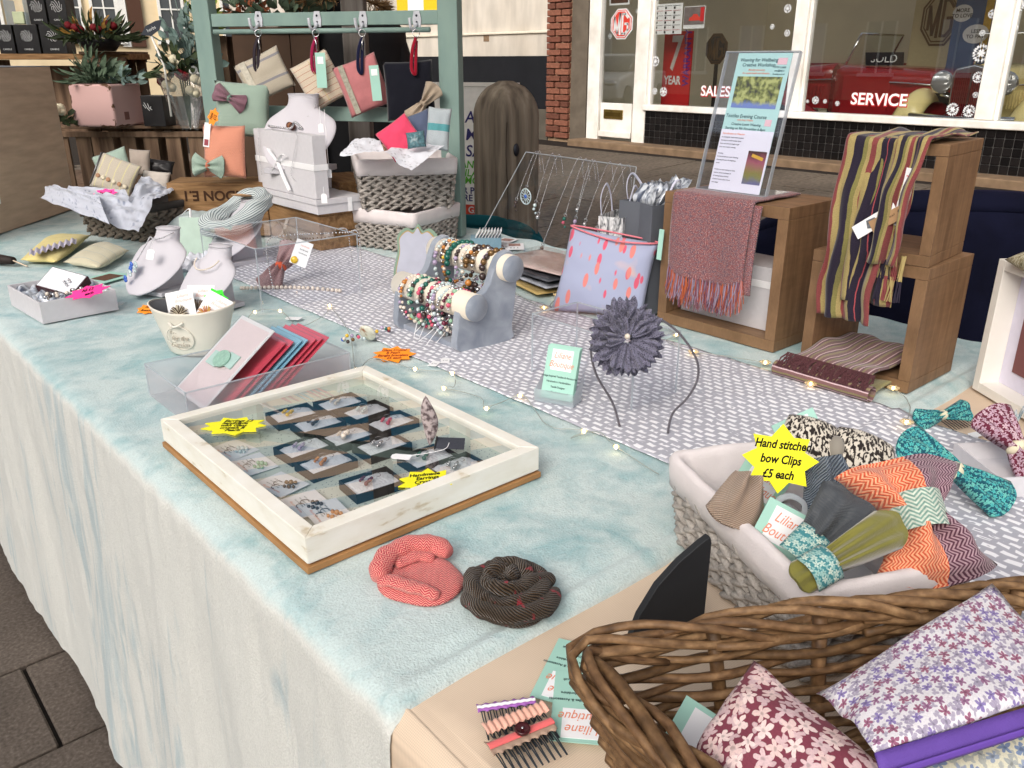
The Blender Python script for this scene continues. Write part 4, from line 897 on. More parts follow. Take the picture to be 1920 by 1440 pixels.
RB = braided_basket('lined_basket', 'lined woven basket of bow clips behind the wicker basket', (*BR, .757), BRZ, .272, .165, .104, 5, .90, .036, step=.026)
MR = Matrix.Translation((*BR, .757)) @ Euler((0, 0, R(BRZ))).to_matrix().to_4x4()
def inR(x, y, z): return MR @ Vector((x, y, z))
# contents: cards, star, bows
def card_at(label, px, py, z, tilt, spin, detail=True, yaw=0, short=False):
    M = facing(at(px, py, z), tilt, spin, yaw); c = bizcard('business_card', label, (0, 0, 0), 0, detail=detail, short=short); c.location = M.translation; c.rotation_euler = M.to_euler(); return c
card_at('mint business card standing at the back of the lined basket behind a beige bow', 1408, 936, .836, 68, -32, short=True)
card_at('mint business card standing at the front of the lined basket beside patterned ribbons', 1454, 1030, .842, 66, -28, short=True)
card_at('mint business card peeping out behind the black and white bow clip', 1515, 842, .850, 60, 24, False)
t = tm('price_star', 'yellow starburst label reading hand stitched bow clips in the lined basket', 'price label', facing(at(1462, 862, .908), 66, -6)); starburst(t, 'star_card', .082, .072, star_y, ['Hand stitched', 'bow Clips', '£5 each'], Matrix(), .0122, seed=8, inner=.68, n=8)
def clip(label, px, py, z, tilt=55, spin=0, yaw=0): return tm('bow_clip', label, 'bow clip', facing(at(px, py, z), tilt, spin, yaw), 'bow hair clips')
def wing2(par, w, h, th, seed, pinch, spin, m1, m2, M0=Matrix()):
    g_ = wing(w, h, th, 1, seed, pinch, 18, fold=.5); side = [p.y for p in g_.v]; M_ = M0 @ Matrix.Rotation(R(spin), 4, 'Z'); Mi = M_.inverted()
    o_ = merge(g_.xf(M_).ob('bow', m1, par)); o_.data.materials.append(m2)
    for p_ in o_.data.polygons:
        if (Mi @ p_.center).y * (1 if spin > 0 else -1) < -.004: p_.material_index = 1
    return o_
g = fab('black_white_boucle'); u = g.uv(); g.col(g.ramp(g.noise(g.mp(u, (1, .55, 1)), 330, 3, .6), [(.47, S(44, 38, 36)), (.53, S(206, 198, 184))])); g.bump(g.noise(u, 400, 2), .6, .002)
t = clip('black and white boucle bow clip lying over the far rim of the basket', 1565, 842, .872, 40, -14); merge(pouch(.062, .058, .022, 16, -.10, 1).xf(T4((.029, -.004, 0), 0, 0, -10)).ob('bow', g.m, t)); merge(pouch(.055, .056, .022, 16, -.08, 2).xf(T4((-.028, .002, 0), 0, 0, -4)).ob('bow', g.m, t)); MB().ell((0, -.001, .002), (.010, .016, .013), None, 14, 8).ob('bow_knot', twill('boucle_knot', S(110, 100, 92), S(206, 198, 184), .003), t, smooth=True)
t = clip('blue grey twill fabric bow tip standing in the middle of the basket', 1562, 950, .850, 60, 8); merge(wing(.060, .066, .038, 1, 2, .5, 16, fold=.7).xf(T4((0, .052, 0), 0, 0, -90)).ob('bow', twill('bluegrey_twill', S(60, 72, 88), S(150, 164, 180), .0032), t))
t = clip('beige tweed bow at the far corner of the lined basket', 1372, 972, .860, 58, -8); merge(wing(.056, .062, .040, 1, 3, .45, 16, fold=.6).xf(T4((.014, .045, 0), 0, 0, -104)).ob('bow', twill('beige_tweed', S(160, 132, 112), S(206, 184, 164), .0026), t)); 
teal_fl = floral('teal_floral_ribbon', S(70, 132, 138), [S(200, 214, 200), S(186, 206, 196), S(150, 186, 180)], 170, .5)
def ribbon_band(par, w, h, M, m=teal_fl, sag=.010):
    MB().grid(lambda u, v: ((u - .5) * w, (v - .5) * h, sag * (1 - (2 * u - 1) ** 2)), 14, 4, uvs=(w, h)).xf(M).ob('ribbon_band', m, par, smooth=True, solid=.001)
t = clip('dark grey fabric bow wrapped with floral teal ribbon', 1538, 1006, .876, 48, 0)
merge(wing(.062, .066, .046, 1, 4, .5, 16, fold=.5).xf(T4((-.006, -.006, 0), 0, 0, 42)).ob('bow', twill('charcoal_twill', S(56, 62, 70), S(92, 100, 108), .002), t))
ribbon_band(t, .044, .032, T4((-.014, -.015, .008), 0, 0, -48))
t = clip('olive velvet bow with teal floral ribbon at the near corner of the basket', 1572, 1042, .884, 42, 0)
merge(wing(.080, .038, .032, 1, 5, .55, 16, fold=.5).xf(T4((-.010, -.006, 0), 0, 0, 27)).ob('bow', plain('olive_velvet', S(126, 122, 62), 300, .5), t)); merge(wing(.034, .03, .018, 1, 6, .9).xf(T4((-.010, -.006, -.002), 0, 0, 207)).ob('bow', MATS['olive_velvet'], t)); ribbon_band(t, .032, .026, T4((-.020, -.012, .006), 0, 0, -62))
og = herring('orange_herring', S(214, 96, 66), S(248, 178, 140), .005, .0036); plm = herring('plum_herring', S(92, 58, 74), S(178, 148, 158), .005, .0036); sage = herring('sage_herring', S(126, 160, 148), S(206, 214, 200), .005, .0036)
t = clip('large orange and plum herringbone bow with sage knot over the basket side', 1712, 968, .888, 42, 0)
wing2(t, .056, .124, .050, 1, .30, 97, og, plm); wing2(t, .062, .116, .054, 2, .32, -82, og, plm, T4((.002, -.004, 0)))
kb = MB(); kb.grid(lambda u, v: (.025 * math.cos(u * 2 * math.pi), (v - .5) * .034, .031 * math.sin(u * 2 * math.pi)), 20, 6, cu=True, uvs=(.11, .03)); kb.xf(T4((0, -.001, .004), 0, 0, 5)).ob('bow_knot', sage, t, smooth=True)
M_ = facing(at(1488, 962, .862), 55, -12); hk = MB().tube([M_ @ Vector(q) for q in spline([(-.018, -.014, 0), (-.018, .006, 0), (-.006, .016, 0), (.008, .012, 0), (.010, .002, 0), (.002, -.002, 0)], 6)], .0035, 8, flat=.25).ob('plastic_hanger', acryl_edge, smooth=True); tag(hk, 'clear plastic hook tab sticking up between the bow clips', 'hanger tab')
# ================================================================== BLACK CURVED PANEL
t = thing('black_panel', 'black curved board with oval sticker standing beside the lined basket', 'board', (.560, .392, .7525), -18)
arc = [(-.062, 0), (-.060, .02), (-.050, .05), (-.032, .078), (-.010, .098), (.012, .112), (.022, .117), (.024, .110), (.024, 0)]
MB().prism(arc, -.004, .004, Euler((R(90), 0, 0)).to_matrix().to_4x4()).ob('panel', mat('black_board', S(38, 39, 42), .6, var=.12), t, bev=.001)
e_ = MB().prism([(.0075 * math.cos(R(q)), .013 * math.sin(R(q))) for q in range(0, 360, 20)], .0041, .0048, T4((-.045, 0, .017), 90, 0, 0) @ Matrix.Rotation(R(-18), 4, 'Z')).ob('sticker', paper, t)
MB().prism([(.004 * math.cos(R(q)), .008 * math.sin(R(q))) for q in range(0, 360, 30)], .0049, .0053, T4((-.045, 0, .017), 90, 0, 0) @ Matrix.Rotation(R(-18), 4, 'Z')).ob('sticker_print', mat('sticker_print', S(120, 104, 60), .6, var=.5, vs=200), e_)
# ================================================================== WICKER BASKET
wk = G('peeled_wicker', .55, .3); u = wk.uv(); n_ = wk.noise(wk.mp(u, (3, 60, 1)), 1.0, 4); n2_ = wk.noise(wk.ob(), 90, 4)
orr = wk.ramp(wk.n('ObjectInfo', out=5), [(0, S(190, 178, 160)), (.5, S(255, 246, 232)), (1, S(214, 200, 186))])
wk.col(wk.mul(wk.mul(orr, wk.ramp(n_, [(.28, S(92, 70, 50)), (.5, S(138, 110, 82)), (.72, S(180, 150, 116))])), wk.ramp(n2_, [(.3, gray(.62)), (.65, gray(1))]))); wk.bump(n2_, .35, .0015); wick = wk.m
wb = thing('wicker_basket', 'brown wicker basket of printed pouches at the near corner of the table', 'basket', (.52, .11, .7525))
WC = [Vector(q) for q in ((.352, .345), (.80, .085), (.70, -.10), (.305, .05))]
def wpath(zf, out=0.0, n=160):
    k = .86 + .14 * zf; C = [Vector((.52, .11)) + (c - Vector((.52, .11))) * k for c in WC]; pts = []
    for i in range(4):
        a, b, c = C[i - 1], C[i], C[(i + 1) % 4]; r = .035; p0 = b + (a - b).normalized() * r; p1 = b + (c - b).normalized() * r
        for q in range(9): t_ = q / 8; pts.append(p0 * (1 - t_) ** 2 + b * 2 * t_ * (1 - t_) + p1 * t_ * t_)
    P = pts + [pts[0]]; D = [0]
    for i in range(1, len(P)): D.append(D[-1] + (P[i] - P[i - 1]).length)
    res = []
    for k_ in range(n):
        s_ = D[-1] * k_ / n; i = min(max(q for q in range(len(D)) if D[q] <= s_ + 1e-12), len(P) - 2); f = (s_ - D[i]) / max(1e-9, D[i + 1] - D[i]); p = P[i].lerp(P[i + 1], f); d = (P[i + 1] - P[i]).normalized(); res.append(p + Vector((-d.y, d.x)) * out * -1)
    return res
WH = .128; NS = 16
org = Vector((.52, .11, .7525))
for s_ in range(NS):
    pts = []; k = int(160 * (s_ + .5) / NS)
    for zf in (0, .33, .66, 1.0): q = wpath(zf)[k]; pts.append(Vector((q.x, q.y, .7525 + .004 + zf * WH)) - org)
    MB().tube(pts, .0058, 8).ob('wicker_stake', wick, wb, smooth=True)
nrow = 15
for r_ in range(nrow):
    zf = (r_ + .5) / nrow; base = wpath(zf); pts = []
    for k in range(0, 160, 2):
        ph = (k / 160 * NS - .0) * math.pi + (math.pi if r_ % 2 else 0); a = base[k]; b = base[(k + 1) % 160]; d = (b - a).normalized(); o_ = .0062 * math.sin(ph)
        pts.append(Vector((a.x - d.y * o_ * -1, a.y + d.x * o_ * -1, .7525 + .006 + zf * WH * .93 + .0012 * n3(k * .07, r_ * 3.1))) - org)
    MB().tube(pts, .0036 + .0006 * math.sin(r_ * 2.3), 8, closed=True).ob('wicker_strand', wick, wb, smooth=True)
rr = random.Random(5)
for r_ in range(5):
    base = wpath(1.03); nseg = 6; ph0 = r_ * 1.26; rad = .0040
    for sg_ in range(nseg):
        pts = []; k0 = int(160 * (sg_ + .17 * r_) / nseg) + rr.randint(-3, 3); L_ = rr.randint(34, 44); ra = rad * rr.uniform(.82, 1.15); lift = rr.uniform(-.003, .004)
        for k in range(0, L_ + 1, 2):
            kk = (k0 + k) % 160; a = base[kk]; b = base[(kk + 1) % 160]; d = (b - a).normalized(); f_ = kk / 160 * 2 * math.pi * 6 + ph0; o_ = .0095 * math.sin(f_) + .003 * n3(k * .2, r_, sg_); zz = .0085 * math.cos(f_) + .004 + lift
            tp = -.016 * max(0, (k - L_ + 10) / 10) - .010 * max(0, (8 - k) / 8)
            pts.append(Vector((a.x + d.y * o_, a.y - d.x * o_, .7525 + WH + zz + tp)) - org)
        MB().tube(pts, [ra * (.75 if (q < 2 or q > len(pts) - 3) else 1) for q in range(len(pts))], 9).ob('rim_strand', wick, wb, smooth=True)
MB().prism([(q.x - org.x, q.y - org.y) for q in wpath(0, 0, 60)], .001, .006).ob('basket_floor', wick, wb)
# pouches in the wicker basket
def lay(name, label, w, h, th, m, loc, rx, ry, rz, grp=None, seed=0, wr=.006, zipm=None, cat='pouch', pull=.03):
    t = thing(name, label, cat, loc, rz, grp, rx, ry); merge(pouch(w, h, th, 22, pull, seed, wr).ob('fabric', m, t))
    if zipm: 
        z_ = MB().grid(lambda u, v: ((u - .5) * w * .94, -h / 2 + .001 - .013 * v, .004 + .010 * (1 - (2 * v - 1) ** 2)), 20, 6).ob('zip', zipm, t, smooth=True, solid=.002)
        MB().grid(lambda u, v: ((u - .5) * w * .94, -h / 2 - .003 - .005 * v, .0125 + .0022 * math.sin(math.pi * v)), 60, 4).ob('zip_teeth', mat('zip_teeth', S(140, 112, 200), .4), z_, smooth=True)
    return t
lilac_fl = floral('lilac_floral', S(234, 230, 234), [S(158, 112, 146), S(146, 130, 184), S(162, 104, 130), S(172, 162, 184)], 106, .48)
wine_fl = floral('wine_floral', S(124, 62, 76), [S(230, 206, 202), S(218, 190, 186), S(214, 186, 188)], 84, .52)
blue_fl = floral('cream_blue_floral', S(226, 222, 198), [S(130, 148, 180), S(160, 172, 190), S(176, 180, 176)], 90, .48)
def pq(label, cs, th, m, seed, name='fabric_pouch', cat='pouch', grp='printed pouches in the wicker basket', **k):
    W_ = [at(*c) for c in cs]; t = thing(name, label, cat, W_[0], 0, grp); qpouch(t, 'fabric', W_, th, m, seed=seed, **k); return t, W_
t, W_ = pq('white pouch with lilac blossom print and purple zip in the wicker basket', [(1640, 1412, .925), (2060, 1285, .915), (1860, 1095, .905), (1530, 1300, .905)], .018, lilac_fl, 1, wr=.004)
zp = mat('purple_zip', S(106, 76, 164), .7, bump=.5, bs=900); a_, b_ = W_[0], W_[1]; dn = Vector((-.004, -.006, -.013))
MB().grid(lambda u, v: a_.lerp(b_, u) + dn * v + Vector((-.004, -.004, .001)) * math.sin(math.pi * v) - W_[0], 30, 6).ob('zip', zp, t, smooth=True, solid=.0015)
MB().grid(lambda u, v: a_.lerp(b_, u) + dn * (.38 + .22 * v) + Vector((-.0062, -.0062, .0025)) - W_[0] + Vector((0, 0, .0012 * math.sin(math.pi * v))), 40, 3).ob('zip_teeth', mat('zip_teeth', S(112, 78, 176), .4), t, smooth=True)
pq('wine red pouch with pale blossom print standing in the wicker basket', [(1470, 1600, .870), (1680, 1450, .893), (1413, 1240, .905), (1275, 1440, .862)], .045, wine_fl, 4, wr=.006)
pq('cream pouch with blue blossom print under the lilac pouch', [(1700, 1640, .875), (2120, 1480, .875), (1990, 1330, .885), (1640, 1428, .885)], .02, blue_fl, 2)
card_at('mint business card lying inside the wicker basket by the wine red pouch', 1300, 1440, .815, 30, -35, False)
# ================================================================== RIGHT: CUBES, SCARVES, POSTER, BOWS, PICTURE FRAME
ok = G('oak_veneer', .5, .3); o = ok.ob(); n_ = ok.noise(ok.mp(o, (30, 4, 4)), 2.2, 6, .8); n2_ = ok.noise(ok.mp(o, (8, 200, 60)), 2, 3)
ok.col(ok.mul(ok.ramp(n_, [(.3, S(112, 86, 62)), (.5, S(130, 101, 74)), (.7, S(144, 113, 83))]), ok.ramp(n2_, [(.3, gray(.86)), (.7, gray(1))]))); ok.bump(n2_, .1, .0006); oak = ok.m
def cube(label, x0, x1, y0, y1, z0, z1, wt=.021, rz=0, back=None):
    c = Vector(((x0 + x1) / 2, (y0 + y1) / 2, z0)); t = thing('wooden_cube', label, 'display cube', c, rz, 'open oak display cubes'); a, b, h = (x1 - x0) / 2, (y1 - y0) / 2, z1 - z0
    MB().bx(-a, a, -b, b, 0, wt).ob('bottom_board', oak, t, bev=.001); MB().bx(-a, a, -b, b, h - wt, h).ob('top_board', oak, t, bev=.001)
    MB().bx(-a, a, -b, -b + wt, wt + .0002, h - wt - .0002).ob('side_board', oak, t, bev=.001); MB().bx(-a, a, b - wt, b, wt + .0002, h - wt - .0002).ob('side_board', oak, t, bev=.001)
    return t
cube('larger open oak cube standing under the fringed pink scarf and poster', 1.362, 1.535, .800, 1.082, TZ, 1.035, .022)
cube('lower oak cube under another cube, folded striped scarf inside', 1.345, 1.515, .535, .735, TZ, .975, .020)
cube('upper oak cube stacked on another, striped scarf draped over it', 1.338, 1.500, .545, .705, .9755, 1.163, .018, 5)
# grey gift box standing inside the big cube
gboxm = mat('grey_giftbox', S(206, 204, 208), .8, .15, var=.06, vs=90, bump=.15, bs=300); ribw = mat('white_satin', S(240, 240, 242), .4, .4, .3, var=.05)
t = thing('gift_box', 'pale grey gift box with white ribbon standing inside the big oak cube', 'gift box', (1.455, .947, .7855), 0, 'pale grey gift boxes')
MB().bx(-.05, .05, -.112, .108, 0, .125).ob('box', gboxm, t, bev=.002); MB().bx(-.0525, .0525, -.1145, .1105, .085, .098).ob('ribbon', ribw, t)
MB().tube(spline([(-.055, .05, .078), (-.06, .02, .09), (-.056, -.005, .088), (-.062, -.03, .075), (-.056, -.045, .06)], 5), .004, 6, flat=.3).ob('ribbon_bow', ribw, t, smooth=True)
# pink tweed scarf with fringe over the big cube
tw_ = weave('pink_handweave', S(144, 78, 76), S(104, 82, 94), S(172, 138, 136), 700, 500)
sc_ = thing('fringed_scarf', 'pink and grey handwoven scarf with rust fringe hung over the big cube', 'scarf', (1.40, .95, 1.036))
def sdrape(y0, y1, xs, drop, x1, zt, lean=0):
    def f(u, v):   # u across, v from the back over the front edge and down
        Y = y0 + (y1 - y0) * u; L0 = x1 - xs; s_ = v * (L0 + drop + .012)
        if s_ < L0: X, z = x1 - s_, zt + .004 + .002 * n3(u * 4, v * 6)
        elif s_ < L0 + .012: a_ = (s_ - L0) / .012 * 1.57; X, z = xs - .009 * math.sin(a_), zt + .004 - .009 * (1 - math.cos(a_))
        else: d_ = s_ - L0 - .012; X, z = xs - .009 - .006 * math.sin(d_ * 14) - .006 * math.sin(u * 9 + 1) * min(1, d_ * 9), zt - .005 - d_; Y += lean * d_
        return Vector((X, Y, z))
    return f
fs = sdrape(.862, 1.045, 1.352, .155, 1.50, 1.036)
def fsr(u, v):
    p = fs(u, v); k = max(0, v - .55) / .45; e = abs(2 * u - 1); p.z += .020 * k * k * e ** 4; return p - Vector((1.40, .95, 1.036))
MB().grid(fsr, 30, 60, uvs=(.18, .31)).ob('woven_cloth', tw_, sc_, smooth=True, solid=.003)
MB().grid(lambda u, v: fs(u, .5 + .5 * v) + Vector((.006, -.014, -.008 * v)) - Vector((1.40, .95, 1.036)), 20, 30, uvs=(.18, .16)).ob('back_layer', tw_, sc_, smooth=True, solid=.003)
fgm = [mat('fringe_rust', S(176, 92, 60), .9), mat('fringe_plum', S(120, 74, 90), .9), mat('fringe_grey', S(150, 136, 156), .9)]
rr = random.Random(3)
for k in range(26):
    mbs = [MB(), MB(), MB()]; u0 = (k + .5) / 26; b = fsr(u0, 1.0)
    for q in range(12):
        dx, dy = rr.uniform(-.004, .004), rr.uniform(-.004, .004); ln = rr.uniform(.038, .062); sw = rr.uniform(-.008, .008)
        mbs[q % 3].tube([b + Vector((dx * .3, dy * .3, .004)), b + Vector((dx * .6, dy, -.014)), b + Vector((dx * 1.4 - .003, dy * 1.4 + sw, -ln))], [.0012, .0011, .0007], 4)
    for q in range(3): mbs[q].ob('fringe_tassel', fgm[q], sc_)
tg = MB().box((1.345, 1.072, .93), (.001, .012, .062), rotm(0, 4, 0)).ob('swing_tag', mint); tag(tg, 'narrow mint swing tag hanging on the left edge of the pink scarf', 'tag')
# poster in an acrylic holder
ph_ = thing('poster_holder', 'clear acrylic poster stand with a workshop flyer on the big cube', 'poster stand', (1.43, .958, 1.0405), -90)
Mp = T4((0, -.02, 0), 76, 0, 0)     # leaning back
pw_, phh = .158, .262
MB().box((0, phh / 2, 0), (pw_, phh, .0025)).xf(Mp).ob('acrylic_sheet', acryl, ph_); MB().box((0, phh / 2, .006), (pw_, phh, .0015)).xf(Mp).ob('acrylic_sheet', acryl, ph_)
for e in ((-pw_ / 2, 0, .004, phh), (pw_ / 2, 0, .004, phh)): MB().box((e[0], phh / 2, .003), (.002, phh, .009)).xf(Mp).ob('acrylic_edge', acryl_edge, ph_)
MB().box((0, phh, .003), (pw_, .002, .009)).xf(Mp).ob('acrylic_edge', acryl_edge, ph_)
MB().bx(-pw_ / 2, pw_ / 2, -.03, .06, 0, .0025).ob('acrylic_foot', acryl_edge, ph_)
gp_ = G('flyer_sheet', .6, .2); y_ = gp_.sep(gp_.ob())[2]; gp_.col(gp_.ramp(y_, [(.11, S(226, 224, 240)), (.115, S(172, 214, 206))])); gp_.m
fy = MB().box((.006, phh / 2, .0035), (.116, phh - .004, .0012)).xf(Mp).ob('flyer', mat('flyer_mint', S(178, 218, 214), .6, var=.0), ph_)
def pf(mb, name, m): return mb.xf(Mp).ob(name, m, fy)
pf(MB().box((.006, .060, .0043), (.116, .116, .0003)), 'flyer_white', mat('flyer_white', S(232, 230, 242), .6, var=.02))
gt = G('river_photo', .5, .2); o = gt.ob(); n_ = gt.noise(gt.mp(o, (1, 1, 1)), 90, 5); s_ = gt.sep(o)[2]
gt.col(gt.mix(gt.ramp(gt.ma('ADD', s_, gt.ma('MULTIPLY', n_, .02)), [(.172, gray(0)), (.178, gray(1))]), S(110, 130, 190), gt.ramp(n_, [(.38, S(62, 62, 40)), (.5, S(120, 126, 60)), (.62, S(176, 180, 110))])))
pf(MB().box((.006, .188, .0045), (.098, .058, .0003)), 'river_photo', gt.m)
gl2 = G('loom_photo', .5, .2); o = gl2.ob(); s2_ = gl2.sep(o)[2]; gl2.col(gl2.ramp(gl2.ma('ADD', s2_, gl2.ma('MULTIPLY', gl2.noise(o, 60, 3), .02)), [(.03, S(110, 110, 150)), (.045, S(130, 130, 70)), (.07, S(160, 92, 108)), (.088, S(60, 46, 42))]))
pf(MB().box((.040, .050, .0046), (.040, .062, .0003)), 'loom_photo', gl2.m)
pf(MB().box((.042, .070, .0050), (.026, .006, .0004), rotm(0, 0, -14)), 'shuttle', mat('shuttle_yellow', S(222, 176, 70), .5))
tealink = mat('flyer_ink', S(52, 92, 98), .7, var=0); pinkp = mat('flyer_pink', S(238, 196, 204), .6)
def ft(s_, size, x, y, m=tealink, sh=.12, al='CENTER'):
    Mt = Mp @ Matrix.Translation((x, y, .0049)); t_ = text(s_, size, m, fy, Mt.translation, [math.degrees(q) for q in Mt.to_euler()], shear=sh, align=al, bold=.0001)
ft('Weaving for Wellbeing', .0088, -.004, .247); ft('Creative Workshop', .0088, -.002, .238); ft('Monday mornings', .005, -.004, .229, coral_ink); ft('For mental health and relaxation', .0045, -.004, .223, coral_ink)
pf(MB().box((.047, .245, .0046), (.020, .012, .0003)), 'badge_panel', pinkp); pf(MB().box((.047, .1335, .0046), (.014, .012, .0003)), 'badge_panel', pinkp)
for i_, s_ in enumerate(('07729 314526', 'amy@liliane', 'boutique.co.uk')): ft(s_, .0042, .045, .234 - .006 * i_)
ft('Textiles Evening Course', .0092, -.004, .1435); ft('with Amy Wilson', .005, -.004, .1365, coral_ink); ft('Creative Loom Weaving', .0066, 0, .1285); ft('Starting on 9th November 6-8pm', .0066, 0, .1205)
ft('Introduction to Weaving', .005, -.022, .110, coral_ink)
for i_, s_ in enumerate(('An evening for simple short projects', 'weaving on a small wooden frame', 'loom and once you begin to get', 'your own creative weaving', '', 'Including', 'An Introduction to Loom Weaving', 'choosing the yarns & designing a', 'woven', '', 'Weekly we meet making our piece', 'explore various techniques &', 'of weaving feature & finish', 'a finished woven piece of your', 'own design')): ft(s_, .0034, -.048, .103 - .0062 * i_, mat('grey_ink', S(110, 110, 128), .8, var=0), 0, 'LEFT')
# striped scarf over the upper cube
yel, redc, nav, oli = S(176, 158, 106), S(142, 74, 74), S(48, 42, 58), S(136, 130, 80)
sm_ = stripes('madras_stripe', [(0, redc), (.10, yel), (.20, nav), (.30, S(176, 84, 90)), (.315, nav), (.42, yel), (.50, redc), (.60, yel), (.66, oli), (.72, nav), (.88, yel)], .108, 0, wob=.0022)
ms_ = thing('striped_scarf', 'yellow red and navy striped scarf hanging over the upper cube', 'scarf', (1.36, .62, 1.165))
o0 = Vector((1.36, .62, 1.165))
def panel(y0, y1, xs, drop, x1, zt, gather, dx, seed, lean):
    f0 = sdrape(y0, y1, xs, drop, x1, zt, lean)
    def f(u, v):
        p = f0(u, v); k = max(0, v - .35); p.x += dx - .014 * abs(math.sin(u * math.pi * gather + seed + 1.2 * n3(v * 4, seed))) * min(1, k * 3) - .008 * n3(u * 4, v * 6, seed); p.y += .010 * n3(v * 5, seed, 3) * min(1, k * 4); p.z += .009 * n3(u * 3 + seed, v * 5) * (1 if v < .4 else .3); return p - o0
    return f
MB().grid(panel(.592, .690, 1.330, .288, 1.47, 1.166, 3.0, -.002, 1, .03), 36, 70, uvs=(.115, .45)).ob('woven_cloth', sm_, ms_, smooth=True, solid=.002)
MB().grid(panel(.552, .600, 1.330, .185, 1.49, 1.170, 1.5, -.012, 4, .09), 20, 50, uvs=(.11, .33)).ob('woven_cloth', sm_, ms_, smooth=True, solid=.002)
MB().grid(panel(.570, .66, 1.330, .25, 1.45, 1.163, 2.0, .004, 6, .02), 24, 50, uvs=(.12, .42)).ob('woven_cloth', sm_, ms_, smooth=True, solid=.002)
for k in range(9):
    c_ = [mat('scarf_yellow', yel, .9), mat('scarf_red', redc, .9), mat('scarf_navy', nav, .9)][k % 3]; mb = MB(); b = Vector((1.312, .565 + .011 * (k % 5), .985 if k < 5 else .95)) - o0
    for q in range(7): mb.tube([b + Vector((rr.uniform(-.003, .003), rr.uniform(-.003, .003), .01)), b + Vector((rr.uniform(-.005, .002), rr.uniform(-.006, .006), -.03))], [.0014, .0009], 4)
    mb.ob('tassel', c_, ms_)
lb = tm('cloth_label', 'white woven label with red lettering hanging from the striped scarf', 'label', T4((1.305, .578, 1.085), 90, 0, -90)); MB().box((0, 0, 0), (.020, .088, .0008)).xf(T4((0, 0, 0), 0, 0, -6)).ob('label_tape', paper, lb)
text('Handmade in England', .0085, mat('label_red', S(206, 74, 60), .8, var=0), lb, (0, 0, .0009), (0, 0, 84), sx=.9, bold=.0002)
lt = tm('swing_tag', 'kraft and white paper tag tied to the striped scarf, mountain picture on it', 'tag', T4((1.297, .612, 1.045), 88, 0, -90) @ Matrix.Rotation(R(-52), 4, 'Z')); MB().box((0, 0, 0), (.022, .075, .0008)).ob('tag_sheet', paper, lt); MB().box((.006, .018, .001), (.020, .055, .0008)).xf(T4((0, 0, 0), 0, 0, -3)).ob('kraft_tag', mat('kraft', S(176, 140, 104), .8), lt)
MB().prism([(-.008, -.012), (.004, -.016), (.009, -.004), (.002, .006), (-.006, .002)], .0005, .0008).ob('tag_picture', mat('tag_picture', S(120, 124, 130), .6, var=.5, vs=150), lt); text('woven scarf', .005, ink, lt, (.006, .02, .0016), (0, 0, 90)); MB().lathe([(.002, .0016), (.0032, .0016)], 12, (.006, .041, 0)).ob('eyelet', ink, lt)
# folded scarf in the lower cube
fsm = stripes('mauve_stripe', [(0, S(124, 92, 96)), (.12, S(236, 206, 210)), (.18, S(140, 104, 104)), (.36, S(150, 138, 100)), (.48, S(120, 88, 92)), (.60, S(230, 196, 200)), (.66, S(136, 102, 100)), (.84, S(158, 142, 108))], .034, 1)
ft_ = thing('folded_scarf', 'folded mauve and olive striped scarf lying through the lower cube', 'scarf', (1.38, .64, .785)); o1 = Vector((1.38, .64, .785))
def layer(x0, x1, y0, y1, z, th, seed):
    def f(u, v):
        e = 1 - (abs(2 * u - 1)) ** 8; X = x0 + (x1 - x0) * u + .01 * n3(v * 3, seed); Y = y0 + (y1 - y0) * v + .008 * n3(u * 3, seed + 4); return Vector((X, Y, z + .010 * (.5 + n3(u * 3, v * 3, seed)) + th * e)) - o1
    return f
MB().grid(layer(1.27, 1.55, .562, .712, TZ + .002, .006, 1), 30, 26, uvs=(.28, .15)).ob('under_fold', stripes('olive_stripe', [(0, S(158, 150, 104)), (.5, S(176, 166, 120))], .02, 1), ft_, smooth=True, solid=.004)
MB().grid(layer(1.262, 1.50, .570, .712, .786, .010, 3), 34, 26, uvs=(.24, .15)).ob('top_fold', fsm, ft_, smooth=True, solid=.004)
MB().grid(lambda u, v: Vector((1.258 + .014 * math.cos(v * 2 * math.pi), .555 + .175 * u, TZ + .016 + .013 * math.sin(v * 2 * math.pi))) - o1, 26, 14, cv=True, uvs=(.17, .09)).ob('rolled_edge', fsm, ft_, smooth=True)
mb = MB()
for k in range(120): y_ = .56 + .16 * k / 120; mb.tube([Vector((1.272, y_, .806)) - o1, Vector((1.262 - rr.uniform(0, .006), y_ + rr.uniform(-.008, .008), .799)) - o1, Vector((1.246 - rr.uniform(0, .004), y_ + rr.uniform(-.01, .01), .788)) - o1], .0011, 4)
mb.ob('fringe', mat('maroon_fringe', S(84, 50, 54), .9), ft_)
